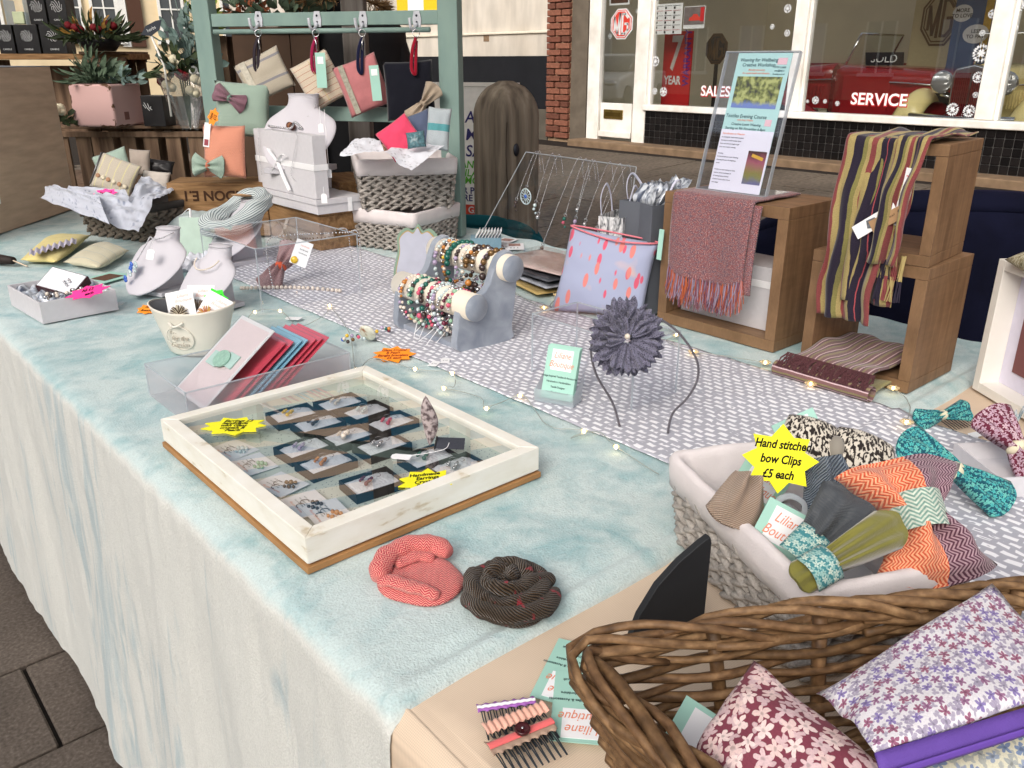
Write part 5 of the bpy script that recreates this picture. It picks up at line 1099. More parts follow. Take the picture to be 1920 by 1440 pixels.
# navy chair behind and teal chair behind
def tub(label, loc, rz, m, w, h):
    t = thing('velvet_chair', label, 'chair', loc, rz, 'velvet chairs behind the stall')
    def f(u, v):
        a = R(-20 + 220 * u); k = v; r = w / 2 * (1 + .05 * math.sin(a)); top = h * (.72 + .28 * max(0, math.sin(a)) ** .6)
        return (r * math.cos(a), r * math.sin(a) * .9, .30 + (top - .30) * k)
    def f2(u, v):
        p = Vector(f(u, 1)); a = R(-20 + 220 * u); q = R(180 * v); th = .035; return (p.x - th * (1 - math.cos(q)) * math.cos(a), p.y - th * (1 - math.cos(q)) * math.sin(a), p.z + th * math.sin(q))
    mb = MB().grid(f, 40, 14); mb.ob('shell', m, t, smooth=True, solid=.02); MB().grid(f2, 40, 8).ob('rolled_top', m, t, smooth=True, solid=.012)
    MB().lathe([(0, .30), (w * .42, .30), (w * .46, .36), (w * .42, .43), (0, .45)], 28).ob('seat', m, t, smooth=True)
    for x in (-1, 1):
        for y in (-1, 1): MB().tube([(x * w * .3, y * w * .3, .30), (x * w * .34, y * w * .34, 0)], .014, 8).ob('leg', mat('dark_wood_leg', S(50, 34, 26), .5), t, smooth=True)
    return t
def velvet(name, c):
    g = G(name, .9, .1, .6); g.b.inputs['Sheen Tint'].default_value = (c[0] * 3, c[1] * 3, c[2] * 3, 1); n_ = g.noise(g.ob(), 9, 4, .6); g.col(g.mul(c, g.ramp(n_, [(.3, gray(.55)), (.7, gray(1))]))); g.bump(n_, .3, .02); return g.m
tub('navy velvet tub chair standing behind the stacked cubes', (2.27, .97, 0), 130, velvet('navy_velvet', S(16, 18, 38)), .92, .98)
tub('teal velvet tub chair showing above the table edge by the wooden post', (2.12, 2.72, 0), 140, velvet('teal_velvet', S(18, 72, 80)), .66, .70)
# white picture frame at the right edge
pf_ = thing('picture_frame', 'white box picture frame standing at the right edge of the table', 'picture frame', (1.43, .388, .757), -126)
fw_, fh_, fd_ = .20, .225, .042
for q in ((-fw_ / 2, -fw_ / 2 + .016, 0, fh_), (fw_ / 2 - .016, fw_ / 2, 0, fh_)): MB().bx(q[0], q[1], -fd_ / 2, fd_ / 2, q[2], q[3]).ob('frame_side', white, pf_, bev=.001)
for q in ((.0, .016), (fh_ - .016, fh_)): MB().bx(-fw_ / 2 + .0162, fw_ / 2 - .0162, -fd_ / 2, fd_ / 2, q[0], q[1]).ob('frame_side', white, pf_, bev=.001)
MB().bx(-fw_ / 2 + .0165, fw_ / 2 - .0165, fd_ / 2 - .008, fd_ / 2 - .002, .0165, fh_ - .0165).ob('mount', mat('lilac_mount', S(226, 222, 240), .7), pf_)
MB().bx(-.055, .055, fd_ / 2 - .0105, fd_ / 2 - .0085, .045, .18).ob('weaving', stripes('weaving_art', [(0, S(150, 90, 90)), (.2, S(90, 80, 120)), (.4, S(196, 150, 120)), (.6, S(120, 160, 150)), (.8, S(200, 120, 110))], .03, 1), pf_)
lay_ = pouch(.11, .07, .04, 14); tp = thing('floral_cushion', 'small sage floral cushion resting on top of the white picture frame', 'cushion', (1.425, .395, .983), -126, None); merge(lay_.xf(T4((0, 0, .012), 8, 0, 0)).ob('fabric', floral('sage_floral', S(190, 184, 160), [S(120, 116, 90), S(150, 140, 110)], 130, .46), tp))
# teal bows, wine bow, comb, tags, grey lid
tealf = floral('teal_leaf', S(36, 84, 100), [S(84, 182, 180), S(70, 160, 164), S(110, 190, 180)], 150, .46); winef2 = floral('wine_leaf', S(104, 44, 62), [S(206, 180, 190), S(190, 160, 176)], 120, .46)
cr_kn = mat('cream_knot', S(226, 218, 190), .9, bump=.4)
t = tm('hair_comb', 'teal leaf print bow on a wire hair comb beside the picture frame', 'hair comb', facing(at(1768, 778, .775), 45, 12)); bow(t, .092, .038, .016, tealf, cr_kn, Matrix(), 2)
mb = MB()
for q in range(11): mb.tube([(-.004 + q * .0045, -.008, -.004), (.012 + q * .0048, -.024, -.010)], .0007, 5)
mb.ob('comb_teeth', wire, t)
t = clip('teal leaf print bow clip behind the large orange bow', 1790, 882, .80, 38, -40); bow(t, .150, .062, .020, tealf, cr_kn, Matrix(), 5)
t = clip('wine leaf print bow at the right edge of the table', 1905, 838, .80, 45, -62); bow(t, .125, .070, .022, winef2, cr_kn, Matrix(), 3)
t = thing('price_tag', 'pair of small white price tags lying near the teal comb', 'price tag', at(1818, 822, CZ + .0005), -30); price_tag(t, T4((0, 0, 0), 0, 0, 70), .016, .026); price_tag(t, T4((.016, .008, .001), 0, 0, 100), .014, .022)
t = thing('box_lid', 'pale grey box lid lying open at the right edge', 'box lid', at(1900, 895, .757), -38, 'pale grey gift boxes'); MB().bx(-.055, .08, -.05, .05, 0, .003).ob('lid_panel', gboxm, t); MB().bx(-.0575, -.0552, -.05, .05, 0, .028).ob('lid_side', gboxm, t); MB().bx(-.0575, .08, .0502, .0525, 0, .028).ob('lid_side', gboxm, t); MB().bx(-.0575, .08, -.0525, -.0502, 0, .028).ob('lid_side', gboxm, t)
lc = MB().grid(lambda u, v: at(1885 + 70 * u, 785 - 40 * u + 14 * v, .79) + Vector((0, 0, .006 * math.sin(u * 30))), 40, 4, uvs=(.06, .012)).ob('lace_trim', floral('lace_floral', S(224, 228, 230), [S(150, 180, 190)], 140, .4), smooth=True); tag(lc, 'scrap of pale floral trim against the picture frame foot', 'trim')
# ================================================================== BRACELET STAND
bs = thing('bracelet_stand', 'grey velvet two bar stand loaded with beaded bracelets', 'jewellery stand', (.975, 1.29, TZ + .002), 0)
gv = G('grey_velvet', .95, .1, .5); n_ = gv.noise(gv.ob(), 22, 5, .5); gv.col(gv.ramp(n_, [(.3, S(124, 132, 146)), (.7, S(160, 167, 178))])); gv.bump(gv.noise(gv.ob(), 400, 2), .4, .001); gvel = gv.m
cream_v = mat('cream_suede', S(232, 222, 206), .95, .1, .3, var=.06)
side = [(-.062, 0), (.062, 0), (.066, .03), (.076, .10), (.078, .150), (.062, .178), (.035, .172), (.020, .150), (.006, .118), (-.016, .104), (-.040, .106), (-.060, .090), (-.070, .05)]
sp2 = [(p.x, p.y) for p in spline([(a, b, 0) for a, b in side], 4, True)]
for y in (-.098, .098): MB().prism(sp2, -.009, .009, T4((0, y, 0), 90, 0, 0)).ob('side_panel', gvel, bs, bev=.003)
for (x, z, r) in ((-.040, .088, .026), (.050, .148, .026)):
    b_ = MB().tube([(x, -.125, z), (x, .118, z)], r, 24).ob('bar', cream_v, bs, smooth=True); MB().lathe([(0, .003), (r * .97, .003), (r * .99, 0)], 24).ob('bar_cap', gvel, b_, smooth=True, loc=(x, -.1255, z), rot=(90, 0, 0))
    for p_ in b_.data.polygons:
        if len(p_.vertices) > 4: p_.use_smooth = False
MB().bx(-.06, .06, -.09, .09, 0, .012).ob('base_board', gvel, bs, bev=.003)
rb = random.Random(21); pal = list(bead_cols)
def bracelet(i, x, y, z, r, br, cols, hang, strand=None):
    t = thing('bracelet', '', 'bracelet', bs.location + Vector((x, y, z)), 0, 'beaded bracelets on the stand')
    groups = {}; br *= 1.16; n = int(2 * math.pi * (r + hang * .5) / (br * 2.0)); ph = rb.random() * 6
    for k in range(n):
        a = 2 * math.pi * k / n + ph; s_ = rb.choice(cols); rr_ = br * rb.uniform(.7, 1.25)
        px_ = (r + br) * math.cos(a) * (1 + hang * 2); pz = (r + br) * math.sin(a)
        if math.sin(a) < 0: pz -= hang * (-math.sin(a)) ** .8; 
        groups.setdefault(s_, MB()).ell((px_, .010 * math.sin(a + ph) * .6, pz - 0), (rr_, rr_ * rb.uniform(.8, 1.2), rr_), None, 8, 6)
    for s_, mb in groups.items(): mb.ob('bead', bead_cols[s_], t, smooth=True)['kind'] = 'stuff'
    return t
names = []
spec = [(0, ['pearl', 'silver', 'lilac'], .0034), (0, ['amber', 'pearl', 'pink'], .0036), (0, ['green', 'pearl', 'silver'], .0046), (0, ['dark', 'green', 'teal'], .0038), (0, ['pink', 'pearl', 'ice'], .0042), (0, ['dark', 'teal'], .0042), (0, ['wine', 'pink', 'silver'], .0036), (0, ['pearl', 'ice', 'silver'], .0040), (0, ['lilac', 'silver', 'ice'], .0036), (0, ['ice', 'silver'], .0032), (0, ['pearl', 'wine'], .0034), (0, ['silver', 'pink', 'green'], .0036),
        (1, ['lilac', 'pearl', 'ice'], .0040), (1, ['amber', 'silver', 'dark'], .0034), (1, ['pearl', 'brown', 'yellow'], .0036), (1, ['teal', 'teal', 'silver'], .0052), (1, ['lilac', 'dark', 'silver'], .0034), (1, ['ice', 'pearl'], .0034), (1, ['brown', 'dark', 'amber'], .0050), (1, ['dark', 'brown', 'silver'], .0040), (1, ['silver', 'lilac'], .0034), (1, ['brown', 'brown', 'dark'], .0056)]
cw_ = dict(pearl='pearl', silver='silver', lilac='lilac', amber='amber', pink='pink', green='sage green', dark='black', teal='dark teal', ice='clear', wine='wine', brown='bronze', yellow='yellow')
cnt = [0, 0]; tot = [12, 10]
for i, (bar, cols, br) in enumerate(spec):
    f = (cnt[bar] + .5) / tot[bar]; cnt[bar] += 1; y = .085 - .175 * f + rb.uniform(-.004, .004)
    x, z = ((-.040, .088), (.050, .148))[bar]
    t = bracelet(i, x, y, z - .006, .0272, br, cols, rb.uniform(.014, .036))
    cs_ = ' and '.join(dict.fromkeys(cw_[c] for c in cols)); pos = ('front', 'upper')[bar]
    t['label'] = '%s bead bracelet %s, %s bar' % (' '.join(dict.fromkeys(cw_[c] for c in cols)), ['first from the far end', 'second from the far end', 'third from the far end', 'fourth from the far end', 'fifth from the far end', 'sixth from the far end', 'sixth from the near end', 'fifth from the near end', 'fourth from the near end', 'third from the near end', 'second from the near end', 'nearest'][cnt[bar] - 1 if bar == 0 or cnt[bar] < 6 else cnt[bar] + 1], pos)
mb = MB()
for k in range(14): x0, y0 = rb.uniform(-.05, .02), rb.uniform(-.09, .06); mb.tube(spline([(x0, y0, .05), (x0 - .02, y0 + rb.uniform(-.01, .01), .03), (x0 - .045 + rb.uniform(-.01, .01), y0 + rb.uniform(-.02, .02), .004)], 4), .0007, 5)
mb.ob('tag_strings', paper, bs)
for q, (px, py) in enumerate(((815, 682), (835, 676))): t = thing('price_tag', ('white price tag lying before the bracelet stand, left of a pair', 'white price tag lying before the bracelet stand, right of a pair')[q], 'price tag', at(px, py, TZ + .004), -60 + q * 20); price_tag(t, T4((0, 0, 0)), .016, .026); text('£10', .006, ink, t, (0, -.002, .001))
# loose bracelet and bead strand lying on the runner
t = thing('bracelet', 'loose bracelet with a large oval shell stone beside the orange star', 'bracelet', at(690, 637, TZ + .006), 0); MB().ell((0, 0, .014), (.021, .017, .006), rotm(0, 60, 35), 18, 10).ob('shell_stone', G('shell_stone', .2, .5).m, t, smooth=True)
sg = MATS['shell_stone']; g = G.__new__(G); g.m = sg; g.t = sg.node_tree; g.b = g.t.nodes['Principled BSDF']; g.col(g.ramp(g.noise(g.mp(g.ob(), (20, 160, 60)), 1, 4), [(.35, S(150, 110, 84)), (.45, S(206, 204, 186)), (.7, S(226, 226, 214))]))
gs = {}
for k in range(26): a = k * .42; gs.setdefault(pal[k * 5 % len(pal)], MB()).ell((-.018 + .03 * math.cos(a) + (.0 if k < 14 else .045), .012 + .012 * math.sin(a), .004 + .003 * (k % 3)), (.0038, .0038, .0038), None, 8, 6)
for s_, mb in gs.items(): mb.ob('bead', bead_cols[s_], t, smooth=True)['kind'] = 'stuff'
t = thing('price_star', 'orange starburst price label lying beside the bracelet stand', 'price label', at(738, 665, TZ + .004), -36, None, 12); starburst(t, 'star_card', .085, .060, star_o, ['Glass Crystal', '& Pearl', 'Bangle bracelets', '£5 each'], Matrix(), .0105, seed=12, ink_=mat('brown_ink', S(150, 50, 30), .8, var=0))
# ornate mirror behind
t = tm('table_mirror', 'small sage edged ornate mirror frame standing behind the bracelet stand', 'mirror', Matrix.Translation((1.10, 1.60, TZ)) @ Euler((R(74), 0, R(-52))).to_matrix().to_4x4())
mo = spline([(-.052, 0, 0), (-.056, .05, 0), (-.048, .10, 0), (-.050, .135, 0), (-.030, .155, 0), (-.012, .150, 0), (.0, .165, 0), (.012, .150, 0), (.030, .155, 0), (.050, .135, 0), (.048, .10, 0), (.056, .05, 0), (.052, 0, 0)], 5)
MB().prism([(p.x, p.y) for p in mo], -.006, 0).ob('back', mat('sage_paint', S(124, 148, 130), .7), t); MB().prism([(p.x * .88, p.y * .93 + .004) for p in mo], .0002, .003).ob('gilt_edge', mat('gilt', S(170, 140, 84), .6), t); MB().prism([(p.x * .84, p.y * .90 + .006) for p in mo], .0032, .005).ob('panel', mat('pale_panel', S(176, 178, 192), .8, .1), t)
# ================================================================== CLEAR RISERS
def riser(label, x0, x1, y0, y1, z1, rz=0, z0=None, wall='x'):
    z0 = z0 or TZ + .002; t = thing('acrylic_riser', label, 'riser', ((x0 + x1) / 2, (y0 + y1) / 2, z0), rz, 'clear acrylic risers'); a, b, h = (x1 - x0) / 2, (y1 - y0) / 2, z1 - z0
    MB().add([(-a, -b, h), (a, -b, h), (a, b, h), (-a, b, h)], [(0, 1, 2, 3)]).ob('top_sheet', acryl, t)
    for e in (-1, 1): MB().add([(-a, e * b, 0), (a, e * b, 0), (a, e * b, h), (-a, e * b, h)], [(0, 1, 2, 3)]).ob('side_sheet', acryl, t)
    mb = MB()
    for ex in (-1, 1):
        for ey in (-1, 1): mb.box((ex * a, ey * b, h / 2), (.0022, .0022, h))
        mb.box((ex * a, 0, h), (.0022, 2 * b, .0022))
    for ey in (-1, 1): mb.box((0, ey * b, h), (2 * a, .0022, .0022))
    mb.ob('sheet_edges', acryl_edge, t); return t
riser('clear acrylic riser with bracelets laid on it beside the necklace busts', .755, 1.005, 1.69, 1.985, .905)
riser('small clear acrylic riser standing on the runner behind the card holder', .945, 1.056, .79, 1.022, .872)
# chains on the first riser
def chain(label, pts, r, m, grp='silver chains and bracelets', n=8, drop=None, dm=None, name='necklace', cat='necklace'):
    P = spline(pts, n); t = thing(name, label, cat, P[0], 0, grp); mb = MB(); L = 0
    for a, b in zip(P, P[1:]):
        k = max(1, int((b - a).length / (r * 2.6)))
        for q in range(k): mb.ell(a.lerp(b, (q + .5) / k) - P[0], (r * 1.15, r * 1.15, r * 1.15), None, 6, 4)
    mb.ob('chain', m, t, smooth=True)
    if drop:
        for (o_, r_, dmn) in drop: MB().ell(Vector(o_) + P[-1] - P[0] if False else Vector(o_), r_, None, 12, 8).ob('pendant', bead_cols.get(dmn, silver), t, smooth=True)
    return t
chain('silver charm bracelet laid across the front riser, hanging over its edge', [(.80, 1.72, .80), (.80, 1.73, .904), (.86, 1.76, .910), (.93, 1.73, .910), (.985, 1.70, .910), (1.008, 1.688, .905), (1.010, 1.687, .80)], .0019, silver)
chain('thin silver chain hanging down the riser side', [(1.0, 1.76, .909), (1.010, 1.74, .906), (1.012, 1.735, .86), (1.012, 1.73, .83)], .0015, silver)
chain('pearl bracelet stretched out on the runner under the acrylic riser', [(.80, 1.90, .770), (.86, 1.86, .770), (.92, 1.80, .770), (.97, 1.72, .770)], .0045, bead_cols['pearl'], name='bracelet', cat='bracelet')
t = tm('earring_card', 'white earring card with a yellow flower hanging on the acrylic riser', 'earring card', facing(at(565, 475, .86), 80, -22)); MB().box((0, 0, 0), (.040, .060, .0008)).ob('card_sheet', paper, t); MB().ell((-.010, -.020, .003), (.009, .009, .004)).ob('flower', bead_cols['yellow'], t, smooth=True)
for q in range(3): text('handmade', .005, coral_ink if q == 0 else ink, t, (.004, .018 - .009 * q, .001))
t = tm('bow_clip', 'plum and rust herringbone bow lying under the acrylic riser', 'bow clip', facing((.90, 1.88, .812), 55, 62), 'bow hair clips'); bow(t, .14, .075, .03, herring('plum2', S(120, 84, 92), S(190, 160, 158), .005, .0036), og, Matrix(), 4)
# ================================================================== HEADBAND WITH LACE FLOWER
hb_ = thing('headband', 'wrapped grey headband with a charcoal lace flower on the small riser', 'headband', (.955, .885, TZ + .003), 0)
P1, P2 = at(1162, 800, TZ + .004), at(1236, 810, TZ + .004); hx = (P2 - P1).normalized(); bk_ = Vector((.66, .75, 0)) * .30
oh = hb_.location; hp = []
for a, b in ((.0, .0), (-.012, .035), (-.038, .075), (-.046, .115), (-.030, .155), (.006, .175), (.042, .170), (.080, .150), (.108, .115), (.112, .085), (.098, .055), (.078, .030), (.072, .0)):
    hp.append(P1 + hx * a + Vector((0, 0, b)) + bk_ * b * .6 - oh)
MB().tube(spline(hp, 6), .0018, 8).ob('band', twill('grey_wrap', S(96, 90, 104), S(150, 144, 156), .004), hb_, smooth=True)
lacem = G('charcoal_lace', .9, .1, .2); u_ = lacem.ob(); v_ = lacem.vor(u_, 420, 0); lacem.col(lacem.ramp(v_, [(.15, S(36, 36, 48)), (.45, S(116, 114, 134))])); lacem.bump(v_, .8, .002); al = lacem.ramp(lacem.vor(u_, 300, 0), [(.06, gray(0)), (.10, gray(1))]); lacem.link(al, 'Alpha')
fc = atX(1174, 636, .868); MF = facing(fc, 72, 0, 6); Mi = Matrix.Translation(-oh)
for k in range(20):
    lay_i = k // 8; a = R(360 / 8 * k + lay_i * 21 + 17 * n3(k * 3.3, 1)); L_ = (.047, .038, .026)[min(2, lay_i)]; lift = (.0, .010, .020)[min(2, lay_i)]
    def fpet(u, v, a=a, L_=L_, lift=lift, k=k):
        b = 2 * v - 1; r = .005 + L_ * u * (1 + .22 * n3(k * 2.7, 4)); w = L_ * .46 * (u ** .6) * (1.0 if u < .8 else 1 - (u - .8) * 1.2); sc = 1 + .06 * math.sin(v * 22) * (u > .6)
        z = lift * (1 - .4 * u) + .016 * u * u * (lift > 0) + .006 * math.sin(b * 7 + k) * u + .010 * n3(u * 2.5 + k * 3.1, v * 2, k) * u; x, y = r * sc, b * w
        return Mi @ MF @ Vector((x * math.cos(a) - y * math.sin(a), x * math.sin(a) + y * math.cos(a), z))
    MB().grid(fpet, 14, 16).ob('lace_petal', lacem.m, hb_, smooth=True, solid=.0008)
MB().ell((Mi @ MF @ Vector((-.004, .004, .024))), (.0042, .0042, .0042), None, 12, 8).ob('pearl', bead_cols['pearl'], hb_, smooth=True)
# ================================================================== CARD HOLDER
M_ = Matrix.Translation((.885, .893, TZ + .004)) @ Euler((0, 0, R(-68))).to_matrix().to_4x4()
ch = tm('card_holder', 'clear holder with mint business cards standing on the runner edge', 'card holder', M_)
MB().bx(-.034, .034, -.020, .022, 0, .0025).ob('tray', acryl_edge, ch); MB().add([(-.034, -.02, .002), (.034, -.02, .002), (.034, -.022, .022), (-.034, -.022, .022)], [(0, 1, 2, 3)]).ob('lip', acryl_edge, ch)
MB().add([(-.034, .012, .002), (.034, .012, .002), (.034, .035, .06), (-.034, .035, .06)], [(0, 1, 2, 3)]).ob('back_rest', acryl, ch)
for e in (-1, 1): MB().add([(e * .034, -.02, .002), (e * .034, .012, .002), (e * .034, .028, .045), (e * .034, -.021, .018)], [(0, 1, 2, 3)]).ob('cheek', acryl_edge, ch)
for k in range(6): MB().box((0, .0425, 0), (.055, .085, .0006)).xf(T4((0, -.008 + k * .0016, .004), 70, 0, 0)).ob('card_sheet', mint, ch)
c_ = bizcard('front_card', '', T4((0, -.0105, .004), 70, 0, 0) @ Vector((0, .0425, 0)), 0, 70, 0, par=ch)
# ================================================================== TOTE, GIFT BAG, PACKETS, CARD BOX
gt_ = G('leaf_print_cotton', .85, .1, .1); u = gt_.uv(); 
def leafk(u_, sc, rot, lx):
    v_ = gt_.mp(u_, (1, lx, 1), (0, 0, R(rot)), (rot * .01, 0, 0)); return gt_.ramp(gt_.vor(v_, sc, 0, .9), [(.24, gray(1)), (.28, gray(0))])
cb = gt_.mix(gt_.ramp(gt_.noise(u, 14, 2), [(.60, gray(0)), (.72, gray(.55))]), S(158, 164, 190), S(222, 176, 150))
cb = gt_.mix(leafk(u, 52, 35, .36), cb, S(204, 92, 114)); cb = gt_.mix(leafk(u, 46, -38, .36), cb, S(210, 128, 122)); ln_ = gt_.ramp(gt_.vor(gt_.mp(u, (1, .5, 1), (0, 0, .8)), 17, 0, 1.0, feature='DISTANCE_TO_EDGE'), [(.002, gray(.0)), (.003, gray(0))]); cb = gt_.mix(ln_, cb, S(70, 60, 80)); gt_.col(cb); gt_.bump(gt_.noise(u, 700, 1), .2, .0006)
tb_ = thing('tote_bag', 'small lavender bag printed with pink leaves standing beside the wooden cube', 'bag', (1.29, 1.21, TZ + .003))
C4 = [Vector(q) for q in ((1.235, 1.275, TZ + .004), (1.335, 1.10, TZ + .004), (1.375, 1.10, .925), (1.30, 1.285, .945))]; qpouch(tb_, 'bag_body', C4, .055, gt_.m, 24, .006, 3)
pk_ = mat('pink_binding', S(222, 128, 140), .8, bump=.4)
MB().tube(spline([C4[3] - tb_.location, (C4[3] * .5 + C4[2] * .5) + Vector((-.022, -.018, -.008)) - tb_.location, C4[2] - tb_.location, (C4[3] * .5 + C4[2] * .5) + Vector((.02, .014, -.002)) - tb_.location], 8, True), .0020, 6, True).ob('binding', pk_, tb_, smooth=True)
tb2 = thing('gift_bag', 'tall slate grey paper gift bag stuffed with silver tissue beside the cube', 'gift bag', (1.44, 1.155, TZ + .003), -6)
slate = mat('slate_paper', S(96, 100, 108), .6, var=.06); MB().prism([(-.075, -.05), (.075, -.05), (.075, .05), (-.075, .05)], 0, .001).ob('bag_base', slate, tb2)
mb = MB(); A_ = [(-.07, -.05), (.07, -.05), (.072, .0), (.07, .05), (-.07, .05), (-.064, .0)]; mb.add([(x, y, 0) for x, y in A_] + [(x * (1.03 if abs(y) > .01 else .92), y, .235) for x, y in A_], [(i, (i + 1) % 6, 6 + (i + 1) % 6, 6 + i) for i in range(6)]); mb.ob('bag_sides', slate, tb2, solid=.0012)
tis = G('silver_tissue', .35, .5); n_ = tis.noise(tis.ob(), 30, 5, 2); tis.col(tis.ramp(n_, [(.38, S(90, 98, 116)), (.5, S(190, 196, 206)), (.6, S(226, 230, 236))])); tis.b.inputs['Metallic'].default_value = .4; tis.bump(n_, .7, .006); tissue = tis.m
for k in range(7): MB().grid(lambda u, v, k=k: (-.04 + .016 * k + .012 * math.sin(v * 7 + k), -.03 + .06 * u + .008 * n3(u * 6, v * 6, k), .17 + (.10 + .02 * n3(k * 2.1, 3)) * v + .01 * n3(u * 7, k)), 10, 14).ob('tissue_sheet', tissue, tb2, smooth=True)
for e in (-.05, .05): MB().tube(spline([(-.035, e * 1.05, .2), (-.04, e * 1.3, .26), (-.02, e * 1.35, .285), (.01, e * 1.1, .24), (.015, e, .2)], 6), .003, 6, flat=.3).ob('handle', mat('lilac_ribbon', S(206, 208, 226), .5), tb2, smooth=True)
sb_ = thing('gift_bag', 'silver crackle paper gift bag with ribbon handles behind the leaf bag', 'gift bag', (1.40, 1.235, TZ + .003), 20)
crk = G('silver_crackle', .4, .4); n_ = crk.noise(crk.mp(crk.ob(), (1, 1, .4)), 120, 4, 1); crk.col(crk.ramp(n_, [(.4, S(90, 92, 96)), (.52, S(186, 188, 190)), (.65, S(226, 226, 226))])); mb = MB(); A_ = [(-.05, -.028), (.05, -.028), (.05, .028), (-.05, .028)]
mb.add([(x, y, 0) for x, y in A_] + [(x, y, .20) for x, y in A_], [(i, (i + 1) % 4, 4 + (i + 1) % 4, 4 + i) for i in range(4)] + [(0, 1, 2, 3)]); mb.ob('bag_sides', crk.m, sb_, solid=.001)
for e in (-.028, .028): MB().tube(spline([(-.03, e, .19), (-.028, e * 1.2, .235), (0, e * 1.2, .262), (.028, e * 1.2, .235), (.03, e, .19)], 6), .003, 6, flat=.3).ob('handle', MATS['lilac_ribbon'], sb_, smooth=True)
# stack of wrapped textiles
for k, (lb_, z0, th_, c_, dx) in enumerate((('lowest flat packet with brown card edge in the stack behind the bracelets', 0, .012, mat('packet_card', S(196, 170, 110), .7), 0), ('middle silver sparkly flat packet in the stack behind the bracelets', .013, .016, mat('packet_silver', S(176, 180, 190), .45, var=.5, vs=60), .006), ('dark striped flat packet near the top of the stack behind the bracelets', .030, .014, mat('packet_dark', S(90, 92, 100), .5, var=.7, vs=35), .0), ('top pinkish wrapped textile on the packet stack behind the bracelets', .045, .014, mat('packet_pink', S(190, 170, 166), .5, var=.25, vs=30), .01))):
    t = thing('textile_packet', lb_, 'packet', (1.40 + dx, 1.475 - dx, TZ + .003 + z0), -14 + 5 * k, 'stack of wrapped textiles'); merge(pouch(.17, .24, th_, 18, .0, k, .002).xf(T4((0, 0, th_ / 2))).ob('wrapped_cloth', c_, t)); MB().grid(lambda u, v: ((u - .5) * .172, (v - .5) * .242, th_ + .002 + .003 * n3(u * 4, v * 4, k)), 10, 10).ob('cellophane', clear('cellophane', (.97, .97, .97, 1), 2.0, .12), t, smooth=True)
# business-card box
t = thing('card_box', 'small blue box of leaflets and cards on the far side of the table', 'box', (1.55, 1.88, TZ + .003), -40, None); MB().bx(-.045, .045, -.03, .03, 0, .035).ob('box', mat('blue_box', S(120, 150, 166), .6), t, bev=.001)
for k in range(8): MB().box((-.03 + .009 * k, 0, .035), (.001, .052, .05), rotm(0, 32, 0)).ob('leaflet', paper, t)
for k, (px, py, r_) in enumerate(((945, 452, 20), (920, 462, -25), (965, 462, 50))): t = thing('leaflet', ('white leaflet with pink picture lying left of the acrylic necklace easel', 'folded white leaflet leaning before the blue card box', 'white leaflet lying nearest the packet stack')[k], 'leaflet', at(px, py, TZ + .004), r_); MB().box((0, 0, 0), (.09, .055, .0008)).ob('sheet', paper, t); MB().box((.02, 0, .0007), (.035, .035, .0003)).ob('picture', mat('leaflet_pic', S(190, 150, 140), .6, var=.5, vs=90), t); [text('Textiles', .006, ink, t, (-.022, .012 - .01 * q, .0007)) for q in range(3)]
# necklace easel
ez = thing('necklace_easel', 'tilted clear acrylic easel hung with rows of silver necklaces', 'jewellery stand', (1.62, 1.65, TZ + .004), 0)
Ea, Eb, Ec, Ed = atX(986, 285, 1.74), atX(1193, 313, 1.74), Vector((1.52, 1.33, TZ + .006)), Vector((1.52, 1.90, TZ + .006)); oe = ez.location
MB().add([p - oe for p in (Ea, Eb, Ec, Ed)], [(0, 1, 2, 3)]).ob('sloping_sheet', acryl, ez)
for a, b in ((Ea, Eb), (Eb, Ec), (Ec, Ed), (Ed, Ea)): MB().tube([a - oe, b - oe], .0016, 4).ob('sheet_edge', acryl_edge, ez)
MB().add([p - oe for p in (Ea, Eb, Vector((1.86, 1.45, TZ)), Vector((1.86, 1.95, TZ)))], [(0, 1, 2, 3)]).ob('rear_sheet', acryl, ez)
def onez(px, py):   # point on the sloping sheet under a pixel
    n_ = (Eb - Ea).cross(Ed - Ea); r = ray(px, py); c0 = Vector((0, 0, H)); t = (Ea - c0).dot(n_) / r.dot(n_); return c0 + r * t + Vector((-.004, -.004, .004))
nk = [((1006, 288), (969, 375), 'dark', 'silver necklace with a grey bead cluster, leftmost on the easel'), ((1012, 288), (988, 352), 'ice', 'silver necklace with a round blue dream wheel pendant on the easel'), ((1036, 292), (1005, 380), 'ice', 'silver necklace with a clear teardrop on the easel'), ((1048, 294), (1010, 402), 'silver', 'fine chain with a silver filigree drop on the easel'), ((1086, 300), (1018, 460), 'dark', 'long silver necklace with black and white stones on the easel'), ((1098, 302), (1060, 405), 'teal', 'silver necklace with red and teal beads on the easel'), ((1110, 304), (1084, 388), 'silver', 'short chain with a tiny silver ring on the easel'), ((1115, 305), (1080, 410), 'lilac', 'silver necklace with lilac charms and a white feather on the easel'), ((1143, 308), (1098, 415), 'silver', 'silver necklace with a small heart on the easel'), ((1162, 311), (1118, 430), 'wine', 'silver necklace with a wine red flower pendant on the easel'), ((1177, 313), (1122, 425), 'silver', 'plain silver necklace, rightmost on the easel')]
